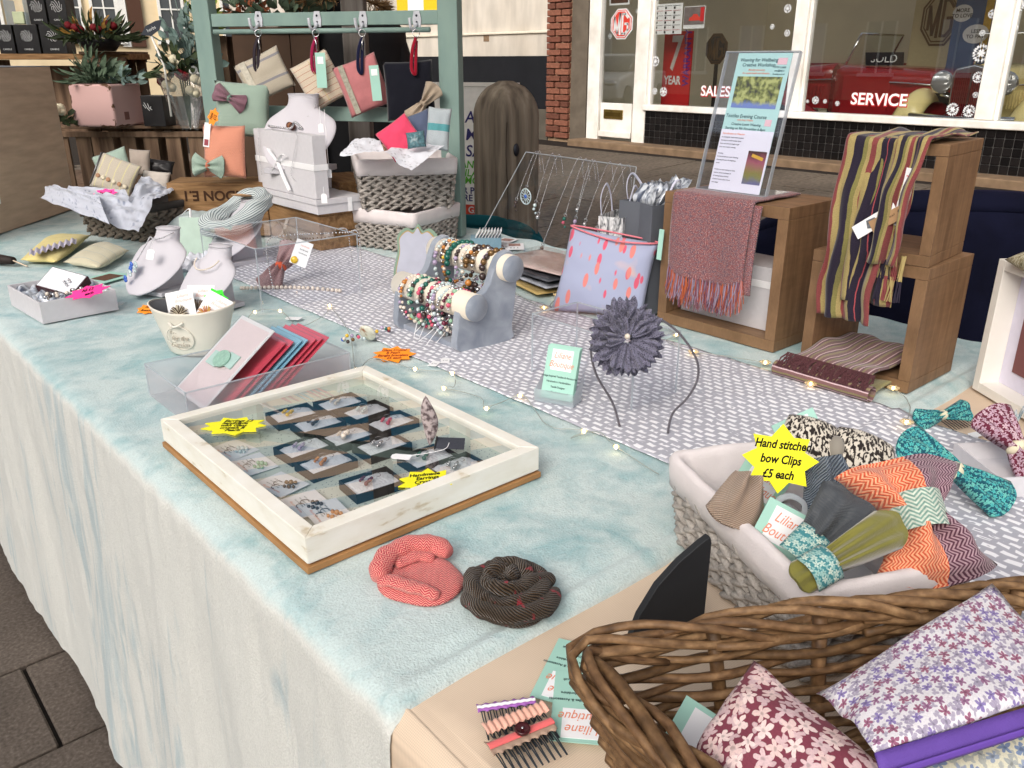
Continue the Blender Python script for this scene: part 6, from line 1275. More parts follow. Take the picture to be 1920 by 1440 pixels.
for (a, b, cn, lb_) in nk:
    A0, B0 = onez(*a), onez(*b); sd = Vector((0, .012, 0)); t = chain(lb_, [A0 + Vector((.02, .0, -.06)), A0 + Vector((0, 0, .004)), A0.lerp(B0, .5) + sd * .5, B0], .0013, silver, 'necklaces on the easel')
    o_ = B0 - A0 - Vector((.02, 0, -.06)); MB().tube([o_ + Vector((.0, .005 * math.cos(q), .005 * math.sin(q))) for q in [R(30 * z) for z in range(12)]], .0011, 5, True).ob('link_ring', silver, t)
    if 'wheel' in lb_:
        mb = MB(); mb.tube([o_ + Vector((-.004, .022 * math.cos(R(20 * z)), -.028 + .022 * math.sin(R(20 * z)))) for z in range(18)], .0022, 5, True)
        for z in range(12): mb.tube([o_ + Vector((-.004, 0, -.028)), o_ + Vector((-.004, .022 * math.cos(R(30 * z)), -.028 + .022 * math.sin(R(30 * z))))], .0014, 4)
        mb.ob('pendant_wheel', bead_cols['ice'], t, smooth=True); MB().ell(o_ + Vector((-.005, 0, -.028)), (.003, .006, .006)).ob('pendant', bead_cols['blue'], t, smooth=True)
    else:
        for z in range(3 if cn != 'silver' else 1): MB().ell(o_ + Vector((-.004, .004 * math.sin(z * 2), -.010 - .011 * z)), (.0055 - .001 * z,) * 3, None, 10, 7).ob('pendant', bead_cols[cn if z != 1 else ('pink' if cn == 'teal' else cn)], t, smooth=True)
        if 'feather' in lb_: MB().ell(o_ + Vector((-.004, .01, -.05)), (.002, .003, .02), rotm(25, 0, 0)).ob('feather', paper, t, smooth=True)
# ================================================================== PLASTIC CARD BOX WITH ENVELOPES
pb = thing('plastic_tray', 'frosted clear plastic tray holding greetings cards behind the frame', 'tray', (.535, 1.27, TZ + .002), 0)
frost = clear('frosted_plastic', (.96, .95, .97, 1), 1.2, .25, .30, S(244, 238, 244)); x0, x1, y0, y1, hh = -.140, .140, -.085, .085, .055
for q in (((x0, y0, 0), (x1, y0, 0), (x1, y0, hh), (x0, y0, hh)), ((x0, y1, 0), (x1, y1, 0), (x1, y1, hh), (x0, y1, hh)), ((x0, y0, 0), (x0, y1, 0), (x0, y1, hh), (x0, y0, hh)), ((x1, y0, 0), (x1, y1, 0), (x1, y1, hh), (x1, y0, hh)), ((x0, y0, .001), (x1, y0, .001), (x1, y1, .001), (x0, y1, .001))):
    MB().add(q, [(0, 1, 2, 3)]).ob('tray_wall', frost, pb)
mb = MB(); [mb.tube([a, b], .0013, 4) for a, b in (((x0, y0, hh), (x1, y0, hh)), ((x1, y0, hh), (x1, y1, hh)), ((x1, y1, hh), (x0, y1, hh)), ((x0, y1, hh), (x0, y0, hh)), ((x0, y0, 0), (x0, y0, hh)), ((x1, y0, 0), (x1, y0, hh)), ((x0, y1, 0), (x0, y1, hh)))]; mb.ob('tray_rim', acryl_edge, pb)
pk1, bl1 = mat('pink_envelope', S(226, 84, 106), .6, var=.06), mat('blue_envelope', S(140, 196, 222), .6, var=.06)
env = [(.0, paper, 'large white card with a sage ribbon motif at the front of the plastic tray'), (.035, pk1, 'first deep pink envelope behind the white card'), (.047, pk1, 'second deep pink envelope behind the white card'), (.060, bl1, 'pale blue envelope in the middle of the card tray'), (.069, bl1, 'second pale blue envelope in the card tray'), (.082, pk1, 'deep pink envelope just behind the blue ones'), (.092, pk1, 'deep pink envelope near the back of the tray'), (.102, pk1, 'rearmost deep pink envelope in the tray')]
for k, (dx, m, lb_) in enumerate(env):
    big = k == 0; W_, L_ = (.118, .165) if big else (.105, .135); t = tm('greeting_card' if big else 'envelope', lb_, 'card' if big else 'envelope', T4((.430 + dx, 1.275 - .012 * (k > 0) - .0035 * k, TZ + .010), 0, -38 if big else -37, 0) @ Matrix.Rotation(R(-90), 4, 'Z'), 'cards and envelopes in the tray')
    MB().box((0, L_ / 2, 0), (W_, L_, .0016)).ob('sheet', m, t); MB().box((0, L_ / 2, .0016), (W_ + .003, L_ + .003, .0004)).ob('cellophane', clear('cellophane', (.97, .97, .97, 1), 2.0, .12), t)
    if big:
        MB().box((0, L_ * .5, .001), (W_ * .9, L_ * .92, .0006)).ob('pink_panel', mat('blush_card', S(240, 222, 224), .7, var=.05), t)
        sgm = mat('sage_glitter', S(150, 188, 172), .5, var=.3, vs=200); mb = MB(); mb.box((.022, L_ * .53, .003), (.034, .026, .002)); mb.box((-.022, L_ * .47, .003), (.034, .026, .002)); mb.ob('ribbon_motif', mat('sage_sheer', S(168, 196, 190), .6), t); MB().prism([(.022 * math.cos(R(q)), .016 * math.sin(R(q))) for q in range(0, 360, 15)], .0045, .007, T4((0, L_ * .5, 0), 0, 0, 0)).ob('oval_motif', sgm, t)
# ================================================================== BUCKET
bk = thing('metal_bucket', 'cream oval metal bucket with raised wreath lettering holding brooch cards', 'bucket', (.545, 1.525, TZ + .002), -50)
crm = mat('cream_enamel', S(226, 220, 208), .4, .4, var=.06); prof = [(.050, 0), (.054, .004), (.068, .045), (.081, .082), (.084, .086), (.081, .087)]
def rimz(mb, sx, sy):
    for v in mb.v:
        f = v.z / .087; v.z += .010 * f * (abs(v.x) / .084) ** 2
    return mb
mb = rimz(MB().lathe([(0, .001)] + prof, 40, (0, 0, 0), 1.0, .62), 1, .62); mb.ob('bucket_body', crm, bk, smooth=True)
rimz(MB().lathe([(.079, .086), (.066, .045), (.052, .012), (0, .010)], 40, (0, 0, 0), 1.0, .61), 1, .61).ob('bucket_inside', mat('zinc_grey', S(110, 112, 116), .5, metal=.3), bk, smooth=True)
text('Flowers\nfor the\nGarden', .012, mat('raised_enamel', S(186, 176, 162), .5), bk, (-.008, -.0425, .038), (80, 0, 0), shear=.2, depth=.0008)
mb = MB(); mb.tube([(-.008 + .026 * math.cos(R(q)), -.0425 + .001 - .006 * (math.sin(R(q))), .038 + .024 * math.sin(R(q))) for q in range(0, 360, 15)], .0012, 5, True); mb.ob('wreath', crm, bk, smooth=True); MB().tube(spline([(-.022, -.049, .070), (-.008, -.056, .064), (.006, -.049, .070)], 5), .002, 6).ob('handle', crm, bk, smooth=True)
for k, (px, py, sp_n, lb_, cols) in enumerate(((340, 575, 12, 'white card with a cream pompom brooch in the bucket', (S(232, 222, 198), S(90, 66, 50))), (400, 582, -28, 'white card with an orange fan brooch in the bucket', (S(226, 150, 110), S(236, 200, 120))), (376, 565, 0, 'white round card at the back of the bucket', (S(120, 100, 90), S(180, 160, 140))))):
    t = tm('brooch_card', lb_, 'brooch', facing(at(px, py, .845 + (.004 if k == 2 else .0)), 66, sp_n), 'brooch cards in the bucket'); MB().box((0, 0, 0), (.052, .062, .0008)).ob('card_sheet', paper, t)
    text('Liliane\nBoutique', .009, mat('pale_coral', S(240, 190, 176), .8, var=0), t, (.006, .016, .001), shear=.3); mbs = [MB(), MB()]
    for q in range(70): a = R(q * 360 / 70 + rb.uniform(-3, 3)); el = rb.uniform(.1, .9); d = Vector((math.cos(a) * math.cos(el), math.sin(a) * math.cos(el), math.sin(el) * .7)); mbs[q % 2].tube([Vector((-.006, -.014, .002)), Vector((-.006, -.014, .002)) + d * .019], [.0012, .0007], 4)
    for q in (0, 1): mbs[q].ob('petals', mat('brooch_%d%d' % (k, q), cols[q], .8, var=.2), t)
t = tm('price_star', 'green starburst price label stuck behind the brooch cards in the bucket', 'price label', facing(at(405, 562, .862), 70, 8)); starburst(t, 'star_card', .050, .046, star_g, ['Throw', 'pin £3'], Matrix(), .010, seed=4, n=7)
t = thing('price_star', 'orange starburst price label leaning at the bucket foot', 'price label', at(278, 580, TZ + .006), -50, None, 20); starburst(t, 'star_card', .055, .040, star_o, ['Flower', 'Brooches'], Matrix(), .009, seed=6, n=8)
t = thing('price_tag', 'blank white price tag lying on the aqua throw beyond the bucket', 'price tag', at(550, 597, TZ + .003), 40); price_tag(t, T4((0, 0, 0)), .020, .034)
def fd(px, py, yf):
    u = (px - 960) / F; v = (720 - py) / F; t = yf / (cp_ + v * sp_); x = u * t
    return Vector((x * ct_ + yf * st_, -x * st_ + yf * ct_, H + (-sp_ + v * cp_) * t))
TB = TZ + .002
# ================================================================== NECKLACE BUSTS
bustm = mat('grey_suede_bust', S(200, 197, 204), .95, .08, .3, var=.05, vs=20)
bust_d = mat('grey_suede_back', S(186, 184, 190), .95, .08, .2, var=.05, vs=20)
def bust(label, loc, rz, s=1.0, lean=1.0, stand=True):
    t = thing('necklace_bust', label, 'necklace bust', loc, rz, 'pale grey necklace busts')
    # rows: (y, z, halfwidth, depth) from neck top to bib tip; local -y is the front
    prof = [(.030, .172, .034, .026), (.028, .158, .033, .026), (.022, .142, .036, .026), (.012, .128, .058, .022), (.000, .114, .078, .017), (-.018, .092, .085, .013), (-.040, .066, .080, .011), (-.062, .042, .066, .010), (-.082, .022, .044, .009), (-.094, .010, .018, .007)]
    P = [spline([(a, b, 0) for a, b, _, _ in prof], 4), spline([(c, d, 0) for _, _, c, d in prof], 4)]
    def f(u, v):
        k = min(len(P[0]) - 1, round(u * (len(P[0]) - 1))); y, z = P[0][k].x * lean, P[0][k].y; w, d = P[1][k].x, P[1][k].y; a = 2 * math.pi * v
        cx = w * math.cos(a); bow_ = .35 * (cx / .09) ** 2 * .03 * (1 if u > .25 else 0)
        zt = -.35 * d * math.sin(a) if u < .1 else 0
        return Vector((cx, y * 1.12 - d * math.sin(a) * .9 + bow_, z * .90 + zt + d * .35 * math.sin(a))) * s
    mb = MB().grid(f, len(P[0]) - 1, 36, cv=True); n = 36
    mb.f.append(list(range(36))[::-1]); mb.f.append([len(mb.v) - 36 + q for q in range(36)]); mb.ob('bust_body', bustm, t, smooth=True)
    MB().tube([f(0, q / 36) for q in range(36)], .0018, 6, True).ob('neck_piping', bust_d, t, smooth=True)
    if stand:
        MB().prism([(-.062 * s, .012 * s), (.032 * s, .012 * s), (.028 * s, .118 * s), (.004 * s, .10 * s), (-.03 * s, .062 * s)], -.032 * s, .032 * s, T4((0, 0, 0), 90, 0, 90)).ob('prop', bust_d, t)
        MB().bx(-.055 * s, .055 * s, -.07 * s, .045 * s, 0, .0115 * s).ob('base', bust_d, t, bev=.002)
    return t
b1 = bust('pale grey necklace bust with a blue flower pendant, nearest the table front', (.672, 2.03, TB), -66, .92)
b2 = bust('pale grey necklace bust with a pearl chain right behind the bucket', (.70, 1.80, TB), -74, .86)
b3 = bust('low necklace bust wearing a striped grey scarf', (.955, 2.20, TB), -84, 1.05)
b4 = bust('tall necklace bust with wooden beads above the ribboned gift box', (1.250, 2.385, .967), -58, 1.42, .72)
t = thing('gift_box', 'small pale grey box hidden under the tall bust', 'gift box', (1.262, 2.385, .9165), 0, 'pale grey gift boxes'); MB().bx(-.045, .045, -.06, .06, 0, .050).ob('box', mat('grey_giftbox', S(206, 204, 208), .8), t, bev=.001)
def on(b, s, pts): return [b.matrix_world @ Vector(p) if False else (Matrix.Translation(b.location) @ b.rotation_euler.to_matrix().to_4x4()) @ (Vector((p[0], p[1] * 1.12 - .004, p[2] * .90)) * s) for p in pts]
t = chain('silver chain with dangling blue flower beads on the front bust', on(b1, .92, [(.033, .02, .165), (.025, -.006, .155), (.0, -.012, .150), (-.022, -.004, .152), (-.024, -.014, .138), (-.024, -.030, .118), (-.026, -.048, .095)]), .0016, silver, 'necklaces on the busts')
for k, (dx, dy, dz, cn) in enumerate(((-.030, -.062, .084, 'blue'), (-.018, -.060, .086, 'ice'), (-.026, -.070, .074, 'blue'), (-.014, -.068, .076, 'ice'), (-.028, -.086, .052, 'blue'), (-.022, -.076, .066, 'ice'))):
    p = on(b1, .92, [(dx, dy, dz)])[0] - t.location; mb = MB(); [mb.ell(p + Vector((.0, .005 * math.cos(q * 1.26), .005 * math.sin(q * 1.26))), (.003, .0042, .0042), None, 8, 5) for q in range(5)]; mb.ob('flower_bead', bead_cols[cn], t, smooth=True)
pt = on(b1, .92, [(.022, -.036, .118)])[0]; t = tm('price_tag', 'white price tag on a string hanging on the front bust', 'price tag', facing(pt + Vector((-.012, -.012, 0)), 62, -8)); price_tag(t, T4((0, 0, 0)), .017, .024); MB().tube([(0, .010, .001), (-.002, .022, .002), (.002, .038, .0)], .0006, 5).ob('tag_string', paper, t)
chain('fine pearl chain round the bust behind the bucket', on(b2, .86, [(-.040, -.008, .140), (-.035, -.020, .128), (-.015, -.030, .118), (.012, -.030, .118), (.035, -.020, .128), (.042, -.005, .142)]), .0016, bead_cols['pearl'], 'necklaces on the busts')
wood_b = mat('wooden_bead', S(92, 52, 36), .45, var=.4, vs=120)
t = chain('long chain with dark wooden beads on the tall bust', on(b4, 1.42, [(.036, .012, .150), (.030, -.004, .128), (.006, -.014, .108), (-.010, -.020, .094), (-.020, -.026, .078), (-.026, -.032, .062)]), .0016, silver, 'necklaces on the busts')
for q in on(b4, 1.42, [(-.004, -.024, .104), (-.022, -.040, .066)]):
    for e in (-1, 0, 1): MB().ell(q - t.location + Vector((0, .009 * e, .001 * e)), (.011, .007, .011), None, 12, 8).ob('wood_bead', wood_b if e else mat('wood_mid', S(140, 90, 56), .5), t, smooth=True)
# scarf ring on the low bust
cs = fab('grey_crinkle'); u = cs.uv(); sx_ = cs.sep(u); k = cs.ramp(cs.ma('PINGPONG', cs.ma('ADD', cs.ma('MULTIPLY', sx_[1], 180), cs.ma('MULTIPLY', cs.noise(u, 20, 2), 1.2)), .5), [(.12, gray(0)), (.26, gray(1))]); cs.col(cs.mix(k, S(96, 110, 116), S(200, 208, 208))); cs.bump(k, .4, .002)
t = thing('ring_scarf', 'crinkled grey and white striped loop scarf round the low bust', 'scarf', b3.location + Vector((-.01, .0, .10)), 0)
def fring(u, v):
    a = 2 * math.pi * u; b = 2 * math.pi * v; r = .070 + .012 * math.sin(2 * a + 1) ; rr_ = .027 + .007 * math.sin(3 * a) + .003 * math.sin(6 * b + 4 * a)
    return (r * .95 * math.cos(a) + rr_ * math.cos(b) * math.cos(a), r * 1.12 * math.sin(a) + rr_ * math.cos(b) * math.sin(a), .030 + .030 * math.cos(a) + rr_ * .95 * math.sin(b))
MB().grid(fring, 72, 26, True, True, uvs=(.5, .18)).ob('knit', cs.m, t, smooth=True)
MB().ell((.02, .01, .075), (.035, .022, .004), rotm(0, 10, 30), 16, 8).ob('wood_oval', mat('pale_wood', S(190, 150, 110), .6), t, smooth=True)
# ================================================================== GREY BOX OF TRINKETS
t = thing('open_box', 'open pale grey box of tissue and trinkets at the front left of the table', 'box', (.440, 2.02, TB), 4, 'pale grey gift boxes'); a_, b_, h_ = .078, .105, .046
MB().bx(-a_, a_, -b_, b_, 0, .003).ob('box_base', gboxm, t)
for q in ((-a_, -a_ + .003, -b_, b_), (a_ - .003, a_, -b_, b_), (-a_ + .003, a_ - .003, -b_, -b_ + .003), (-a_ + .003, a_ - .003, b_ - .003, b_)): MB().bx(*q, .003, h_).ob('box_side', gboxm, t, bev=.0006)
bo = t.location.copy()
t = thing('tissue_paper', 'crumpled grey patterned tissue filling the open grey box', 'tissue', bo + Vector((0, 0, .02)), 4)
MB().grid(lambda u, v: ((u - .5) * .148, (v - .5) * .20, .016 + .022 * n3(u * 5, v * 6, 2) + .010 * n3(u * 13, v * 15, 5)), 40, 46, uvs=(.15, .2)).ob('tissue_sheet', tissue, t, smooth=True)
t = tm('earring_box', 'dark red open jewellery box with white lining in the grey box', 'jewellery box', Matrix.Translation(bo + Vector((.012, .012, .040))) @ Euler((R(14), R(-30), R(30))).to_matrix().to_4x4()); MB().bx(-.032, .032, -.045, .045, 0, .022).ob('box', mat('oxblood_card', S(58, 22, 30), .5), t, bev=.001); MB().bx(-.029, .029, -.042, .042, .0222, .024).ob('wadding', foam, t); mb = MB(); [mb.ell((-.01 + .004 * q, -.02 + .006 * (q % 3), .026), (.003,) * 3, None, 8, 5) for q in range(5)]; mb.ob('earring', silver, t, smooth=True)
t = thing('necklace', 'silver bead necklace spilling in the open grey box', 'necklace', bo + Vector((-.02, -.05, .044)), 0); gs = {}
for k in range(34): gs.setdefault(('silver', 'pearl', 'dark')[k % 3], MB()).ell((-.03 + .0026 * k + .004 * math.sin(k), -.028 + .010 * math.sin(k * .7), .004 + .005 * math.sin(k * 1.3)), (.0042,) * 3, None, 8, 6)
for s_, mb in gs.items(): mb.ob('beads', bead_cols[s_], t, smooth=True)
t = tm('price_star', 'bright pink starburst label leaning in the open grey box', 'price label', facing(at(165, 548, .822), 30, 22)); starburst(t, 'star_card', .090, .040, star_p, ['All £3', 'each'], Matrix(), .012, seed=2, n=8)
pc = thing('postcard', 'mint and brown postcard lying between the trinket box and the busts', 'postcard', at(195, 522, TB + .001), -65); MB().box((0, 0, 0), (.085, .12, .001)).ob('sheet', mint, pc); MB().box((0, .01, .001), (.05, .06, .0005)).ob('picture', mat('postcard_pic', S(110, 78, 62), .6, var=.4, vs=60), pc)
t = thing('zip_bag', 'small clear zip bag lying against the grey trinket box', 'plastic bag', at(205, 572, TB + .004), 30); MB().grid(lambda u, v: ((u - .5) * .06, (v - .5) * .05, .006 * n3(u * 4, v * 4)), 10, 10).ob('film', clear('zip_film', (.95, .95, .97, 1), 2, .15, .2, S(226, 226, 236)), t, smooth=True)
# pouches lying on the throw
def pw2(label, cs, th, m, seed, z=.790, grp='pouches lying by the dark basket', name='fabric_pouch'):
    W_ = [at(px, py, zz) for px, py, zz in cs]; t = thing(name, label, 'pouch', W_[0], 0, grp); qpouch(t, 'fabric', W_, th, m, seed=seed, wr=.003); return t, W_
yl = plain('mustard_linen', S(222, 206, 140)); cr_ = stripes('cream_button_print', [(0, S(222, 214, 186)), (.46, S(190, 196, 190)), (.5, S(226, 218, 190))], .05, 1)
t, W_ = pw2('mustard linen pouch with lilac frill lying at the far left', [(38, 488, .775), (105, 492, .780), (172, 440, .785), (95, 440, .785)], .036, yl, 3)
MB().grid(lambda u, v: at(55 + 88 * u, 470 - 24 * u + 9 * v, .803) - t.location + Vector((0, 0, .004 * math.sin(u * 50))), 50, 4, uvs=(.15, .02)).ob('frill', plain('lilac_frill', S(196, 190, 206)), t, smooth=True, solid=.001)
pw2('cream pouch printed with buttons lying before the dark basket', [(118, 492, .775), (185, 502, .780), (243, 470, .785), (190, 452, .785)], .038, cr_, 5)
t = thing('wooden_toggle', 'dark wooden stick with cord at the left edge of the table', 'toggle', at(8, 488, TB + .010), 0); MB().tube([(-.03, .05, 0), (-.01, 0, .004), (.012, -.05, .006)], [.012, .014, .010], 10).ob('stick', mat('dark_toggle', S(44, 34, 30), .6), t, smooth=True); MB().tube(spline([(.012, -.05, .006), (.03, -.08, -.004), (.035, -.09, -.006)], 4), .002, 5).ob('cord', cream, t, smooth=True)
# ================================================================== DARK BASKET WITH PATTERNED TISSUE AND POUCHES
hyac_keep = hyac
hyd = mat('dark_braid', S(128, 118, 108), .85, .15, var=.35, vs=60, bump=.4, bs=400)
hyac = hyd; DB = braided_basket('woven_basket', 'dark woven basket heaped with patterned tissue and pouches', (.895, 2.79, TB), 112, .34, .24, .115, 4, .86, .02, mat('dark_liner', S(70, 66, 64), .9), .036); hyac = hyac_keep
lace = G('print_tissue', .7, .2, .2); u = lace.uv(); k = lace.ramp(lace.vor(u, 60, 0), [(.25, gray(1)), (.45, gray(0))]); k2 = lace.ramp(lace.noise(u, 18, 3), [(.45, gray(0)), (.6, gray(1))]); lace.col(lace.mix(lace.ma('MULTIPLY', k, k2), S(190, 194, 206), S(138, 146, 166))); lace.bump(lace.noise(u, 40, 3), .3, .003); lacet = lace.m
def qsheet(par, name, cs, m, wr, seed, n=26, f=2.6):
    c = [Vector(q) for q in cs]; nr = ((c[1] - c[0]).cross(c[3] - c[0])).normalized(); o_ = par.location
    return MB().grid(lambda u, v: (c[0] * (1 - u) + c[1] * u) * (1 - v) + (c[3] * (1 - u) + c[2] * u) * v + nr * (wr * n3(u * f + seed, v * f, seed) + wr * .4 * n3(u * f * 2.7, v * f * 2.7, seed + 9)) - o_, n, n, uvs=((c[1] - c[0]).length, (c[3] - c[0]).length)).ob(name, m, par, smooth=True)
t = thing('tissue_paper', 'pale blue grey printed tissue spilling over the dark basket rim', 'tissue', (.86, 2.8, .90))
qsheet(t, 'tissue_sheet', [at(74, 370, .895), at(205, 420, .885), at(185, 366, .93), at(100, 342, .925)], lacet, .016, 1); qsheet(t, 'tissue_sheet', [at(165, 400, .89), at(262, 440, .855), at(290, 372, .91), at(180, 362, .93)], lacet, .020, 3); qsheet(t, 'tissue_sheet', [at(240, 375, .915), at(300, 372, .905), at(335, 352, .91), at(265, 330, .945)], lacet, .020, 5)
qsheet(t, 'tissue_sheet', [at(115, 385, .885), at(255, 400, .885), at(235, 355, .92), at(130, 350, .925)], lacet, .018, 8)
def hpouch(label, p, w, h, th, m, spin, tilt=72, seed=0, grp=None, yaw=0):
    t = tm('fabric_pouch', label, 'pouch', facing(p, tilt, spin, yaw), grp); merge(pouch(w, h, th, 18, .025, seed, .004).ob('fabric', m, t)); return t
gpd = 'pouches in the dark basket'
sagec = plain('sage_cloth', S(160, 180, 168)); t = hpouch('sage cotton pouch leaning at the back of the dark basket', fd(212, 312, 2.80), .115, .10, .03, sagec, 18, 74, 1, gpd)
t = hpouch('pale yellow striped pouch with a row of buttons in the dark basket', fd(217, 330, 2.70), .135, .115, .034, stripes('button_stripe', [(0, S(206, 196, 180)), (.5, S(224, 216, 170)), (.62, S(206, 196, 180))], .028, 0), -20, 68, 2, gpd)
for q in range(6): MB().lathe([(0, .001), (.0065, .001), (.007, 0)], 14).ob('button', [mat('button_tan', S(170, 130, 100), .5), mat('button_cream', S(214, 204, 180), .5)][q % 2], t, smooth=True, loc=(-.046 + .0185 * q, -.018 - .001 * q, .0195 - .0016 * abs(q - 2.5)))
MB().tube([(-.066, -.05, .004), (-.066, .054, .004)], .003, 6).ob('zip', mat('steel_zip', S(120, 120, 124), .4, metal=.7), t, smooth=True)
hpouch('coarse grey linen pouch at the back right of the dark basket', fd(262, 305, 2.82), .07, .085, .03, plain('burlap', S(168, 156, 146), 300), -4, 80, 3, gpd)
hpouch('black leather pouch lying at the right of the dark basket', fd(302, 312, 2.84), .085, .045, .03, mat('black_leather', S(30, 28, 30), .4), -8, 60, 4, gpd)
hpouch('pale oatmeal pouch with turquoise trim under the black leather one', fd(292, 338, 2.74), .09, .06, .03, plain('oatmeal', S(196, 188, 180)), -6, 62, 6, gpd)
t = tm('price_star', 'bright pink starburst label on the tissue of the dark basket', 'price label', facing(at(198, 362, .915), 60, 4)); starburst(t, 'star_card', .075, .030, star_p, ['Reduced'], Matrix(), .012, seed=7, n=8)
# sage tissue, box and scraps between basket and busts
t = thing('gift_wrap', 'pale sage tissue parcel with white ribbon beside the dark basket', 'parcel', (.95, 2.52, TB)); merge(pouch(.16, .13, .10, 18, .04, 3, .012).xf(T4((0, 0, .045), 0, 0, 30)).ob('tissue', mat('sage_tissue', S(186, 198, 198), .7, var=.15, vs=30, bump=.5, bs=60, bd=.004), t)); MB().tube(spline([(-.05, -.02, .09), (-.03, -.04, .11), (-.04, -.06, .07), (-.05, -.08, .03)], 6), .004, 6, flat=.3).ob('ribbon', ribw, t, smooth=True)
t = tm('notice_card', 'sage green card propped between the front busts', 'card', facing((.86, 2.30, TB + .06), 74, 0, 0)); MB().box((0, 0, 0), (.09, .11, .0015)).ob('sheet', mat('sage_card', S(180, 200, 188), .7), t)
t = thing('lace_scrap', 'crumpled white lace lying behind the front bust', 'lace', (.80, 2.16, TB)); MB().grid(lambda u, v: ((u - .5) * .12, (v - .5) * .12, .025 + .03 * n3(u * 4, v * 4, 2) + .012 * n3(u * 10, v * 10)), 26, 26, uvs=(.12, .12)).ob('lace_sheet', lace_mat('white_lace', S(214, 216, 224)), t, smooth=True)
# ================================================================== WOODEN CRATES, GIFT BOXES
crw = G('crate_wood', .7, .2); o = crw.ob(); n_ = crw.noise(crw.mp(o, (5, 40, 40)), 2, 5, .5); crw.col(crw.ramp(n_, [(.3, S(104, 76, 50)), (.55, S(138, 106, 72)), (.75, S(160, 126, 90))])); crw.bump(n_, .2, .001); cratew = crw.m
def crate(label, loc, rz, w, d, h, m=None, boards=2, grp='wooden boxes among the goods'):
    t = thing('wooden_box', label, 'wooden box', loc, rz, grp); m = m or cratew
    for k in range(boards):
        z0, z1 = h * k / boards + .0012, h * (k + 1) / boards - .0012
        for y in (-d / 2, d / 2 - .010): MB().bx(-w / 2, w / 2, y, y + .010, z0, z1).ob('board', m, t, bev=.001)
        for x in (-w / 2, w / 2 - .010): MB().bx(x, x + .010, -d / 2 + .0102, d / 2 - .0102, z0, z1).ob('board', m, t, bev=.001)
    MB().bx(-w / 2 + .001, w / 2 - .001, -d / 2 + .001, d / 2 - .001, h - .0008, h + .008).ob('lid', m, t, bev=.001); return t
c1 = crate('wooden box with burnt lettering under the orange pouch', (1.085, 2.62, TB), -38, .30, .14, .158); text('LONDON E.1', .042, mat('burnt_ink', S(60, 38, 24), .9), c1, (.02, -.0715, .128), (90, 180, 0), bold=.0012)
crate('wooden box under the flat grey gift box', (1.245, 2.335, TB), 90, .34, .16, .100)
crate('wooden box showing behind the ribboned gift box', (1.385, 2.375, TB), 80, .24, .13, .165)
t = thing('gift_box', 'flat pale grey gift box on the wooden box, price tag hanging by it', 'gift box', (1.150 + .08, 2.14 + .18, .8735), 0, 'pale grey gift boxes'); MB().bx(-.076, .076, -.176, .176, 0, .026).ob('box', gboxm, t, bev=.001); MB().bx(-.08, .08, -.18, .18, .0262, .042).ob('lid', gboxm, t, bev=.001); MB().bx(.02, .034, -.1808, -.1803, .001, .04).ob('ribbon', ribw, t)
t = thing('gift_box', 'large pale grey gift box standing upright with white ribbon bow', 'gift box', (1.176, 2.325, .9165), 0, 'pale grey gift boxes'); MB().bx(-.022, .020, -.18, .18, 0, .172).ob('box', gboxm, t, bev=.0015); MB().bx(-.0235, .0215, -.1815, .1815, .078, .094).ob('ribbon', ribw, t)
for pts in ([(-.03, .02, .088), (-.038, .05, .118), (-.034, .058, .122)], [(-.03, .02, .088), (-.04, -.03, .112), (-.034, -.04, .11)], [(-.03, .02, .088), (-.036, -.02, .05), (-.034, -.048, .012)], [(-.03, .02, .088), (-.034, .05, .06), (-.032, .06, .05)]): MB().tube(spline(pts, 5), .006, 6, flat=.25).ob('ribbon_bow', ribw, t, smooth=True)
chain('fine silver chain hanging down the upright gift box with a drop', [(1.15, 2.46, 1.096), (1.147, 2.46, 1.06), (1.147, 2.465, .99), (1.147, 2.46, .955)], .0012, silver)
chain('twisted silver bracelet lying on top of the upright gift box', [(1.175, 2.44, 1.099), (1.16, 2.38, 1.100), (1.172, 2.30, 1.099), (1.168, 2.26, 1.118), (1.18, 2.24, 1.10), (1.19, 2.28, 1.099)], .0032, silver, name='bracelet', cat='bracelet')
chain('fine silver chain looping over the right of the upright gift box', [(1.15, 2.22, 1.096), (1.147, 2.225, 1.06), (1.147, 2.27, .98), (1.147, 2.25, .96)], .0012, silver)
def hang_tag(label, px, y0, y1, yf):
    a, b = fd(px, y0, yf), fd(px, y1, yf); t = thing('price_tag', label, 'price tag', b, -41); MB().tube([(0, 0, .012), (0, 0, (a - b).z)], .0007, 5).ob('tag_string', paper, t); price_tag(t, T4((0, -.001, 0), 90, 0, 0), .015, .024)
hang_tag('white price tag on a string below the hanging pink pouch', 617, 205, 325, 2.42); hang_tag('white price tag on a string beside the tall bust', 602, 200, 240, 2.46); hang_tag('white price tag hanging at the corner of the flat gift box', 608, 350, 372, 2.15)
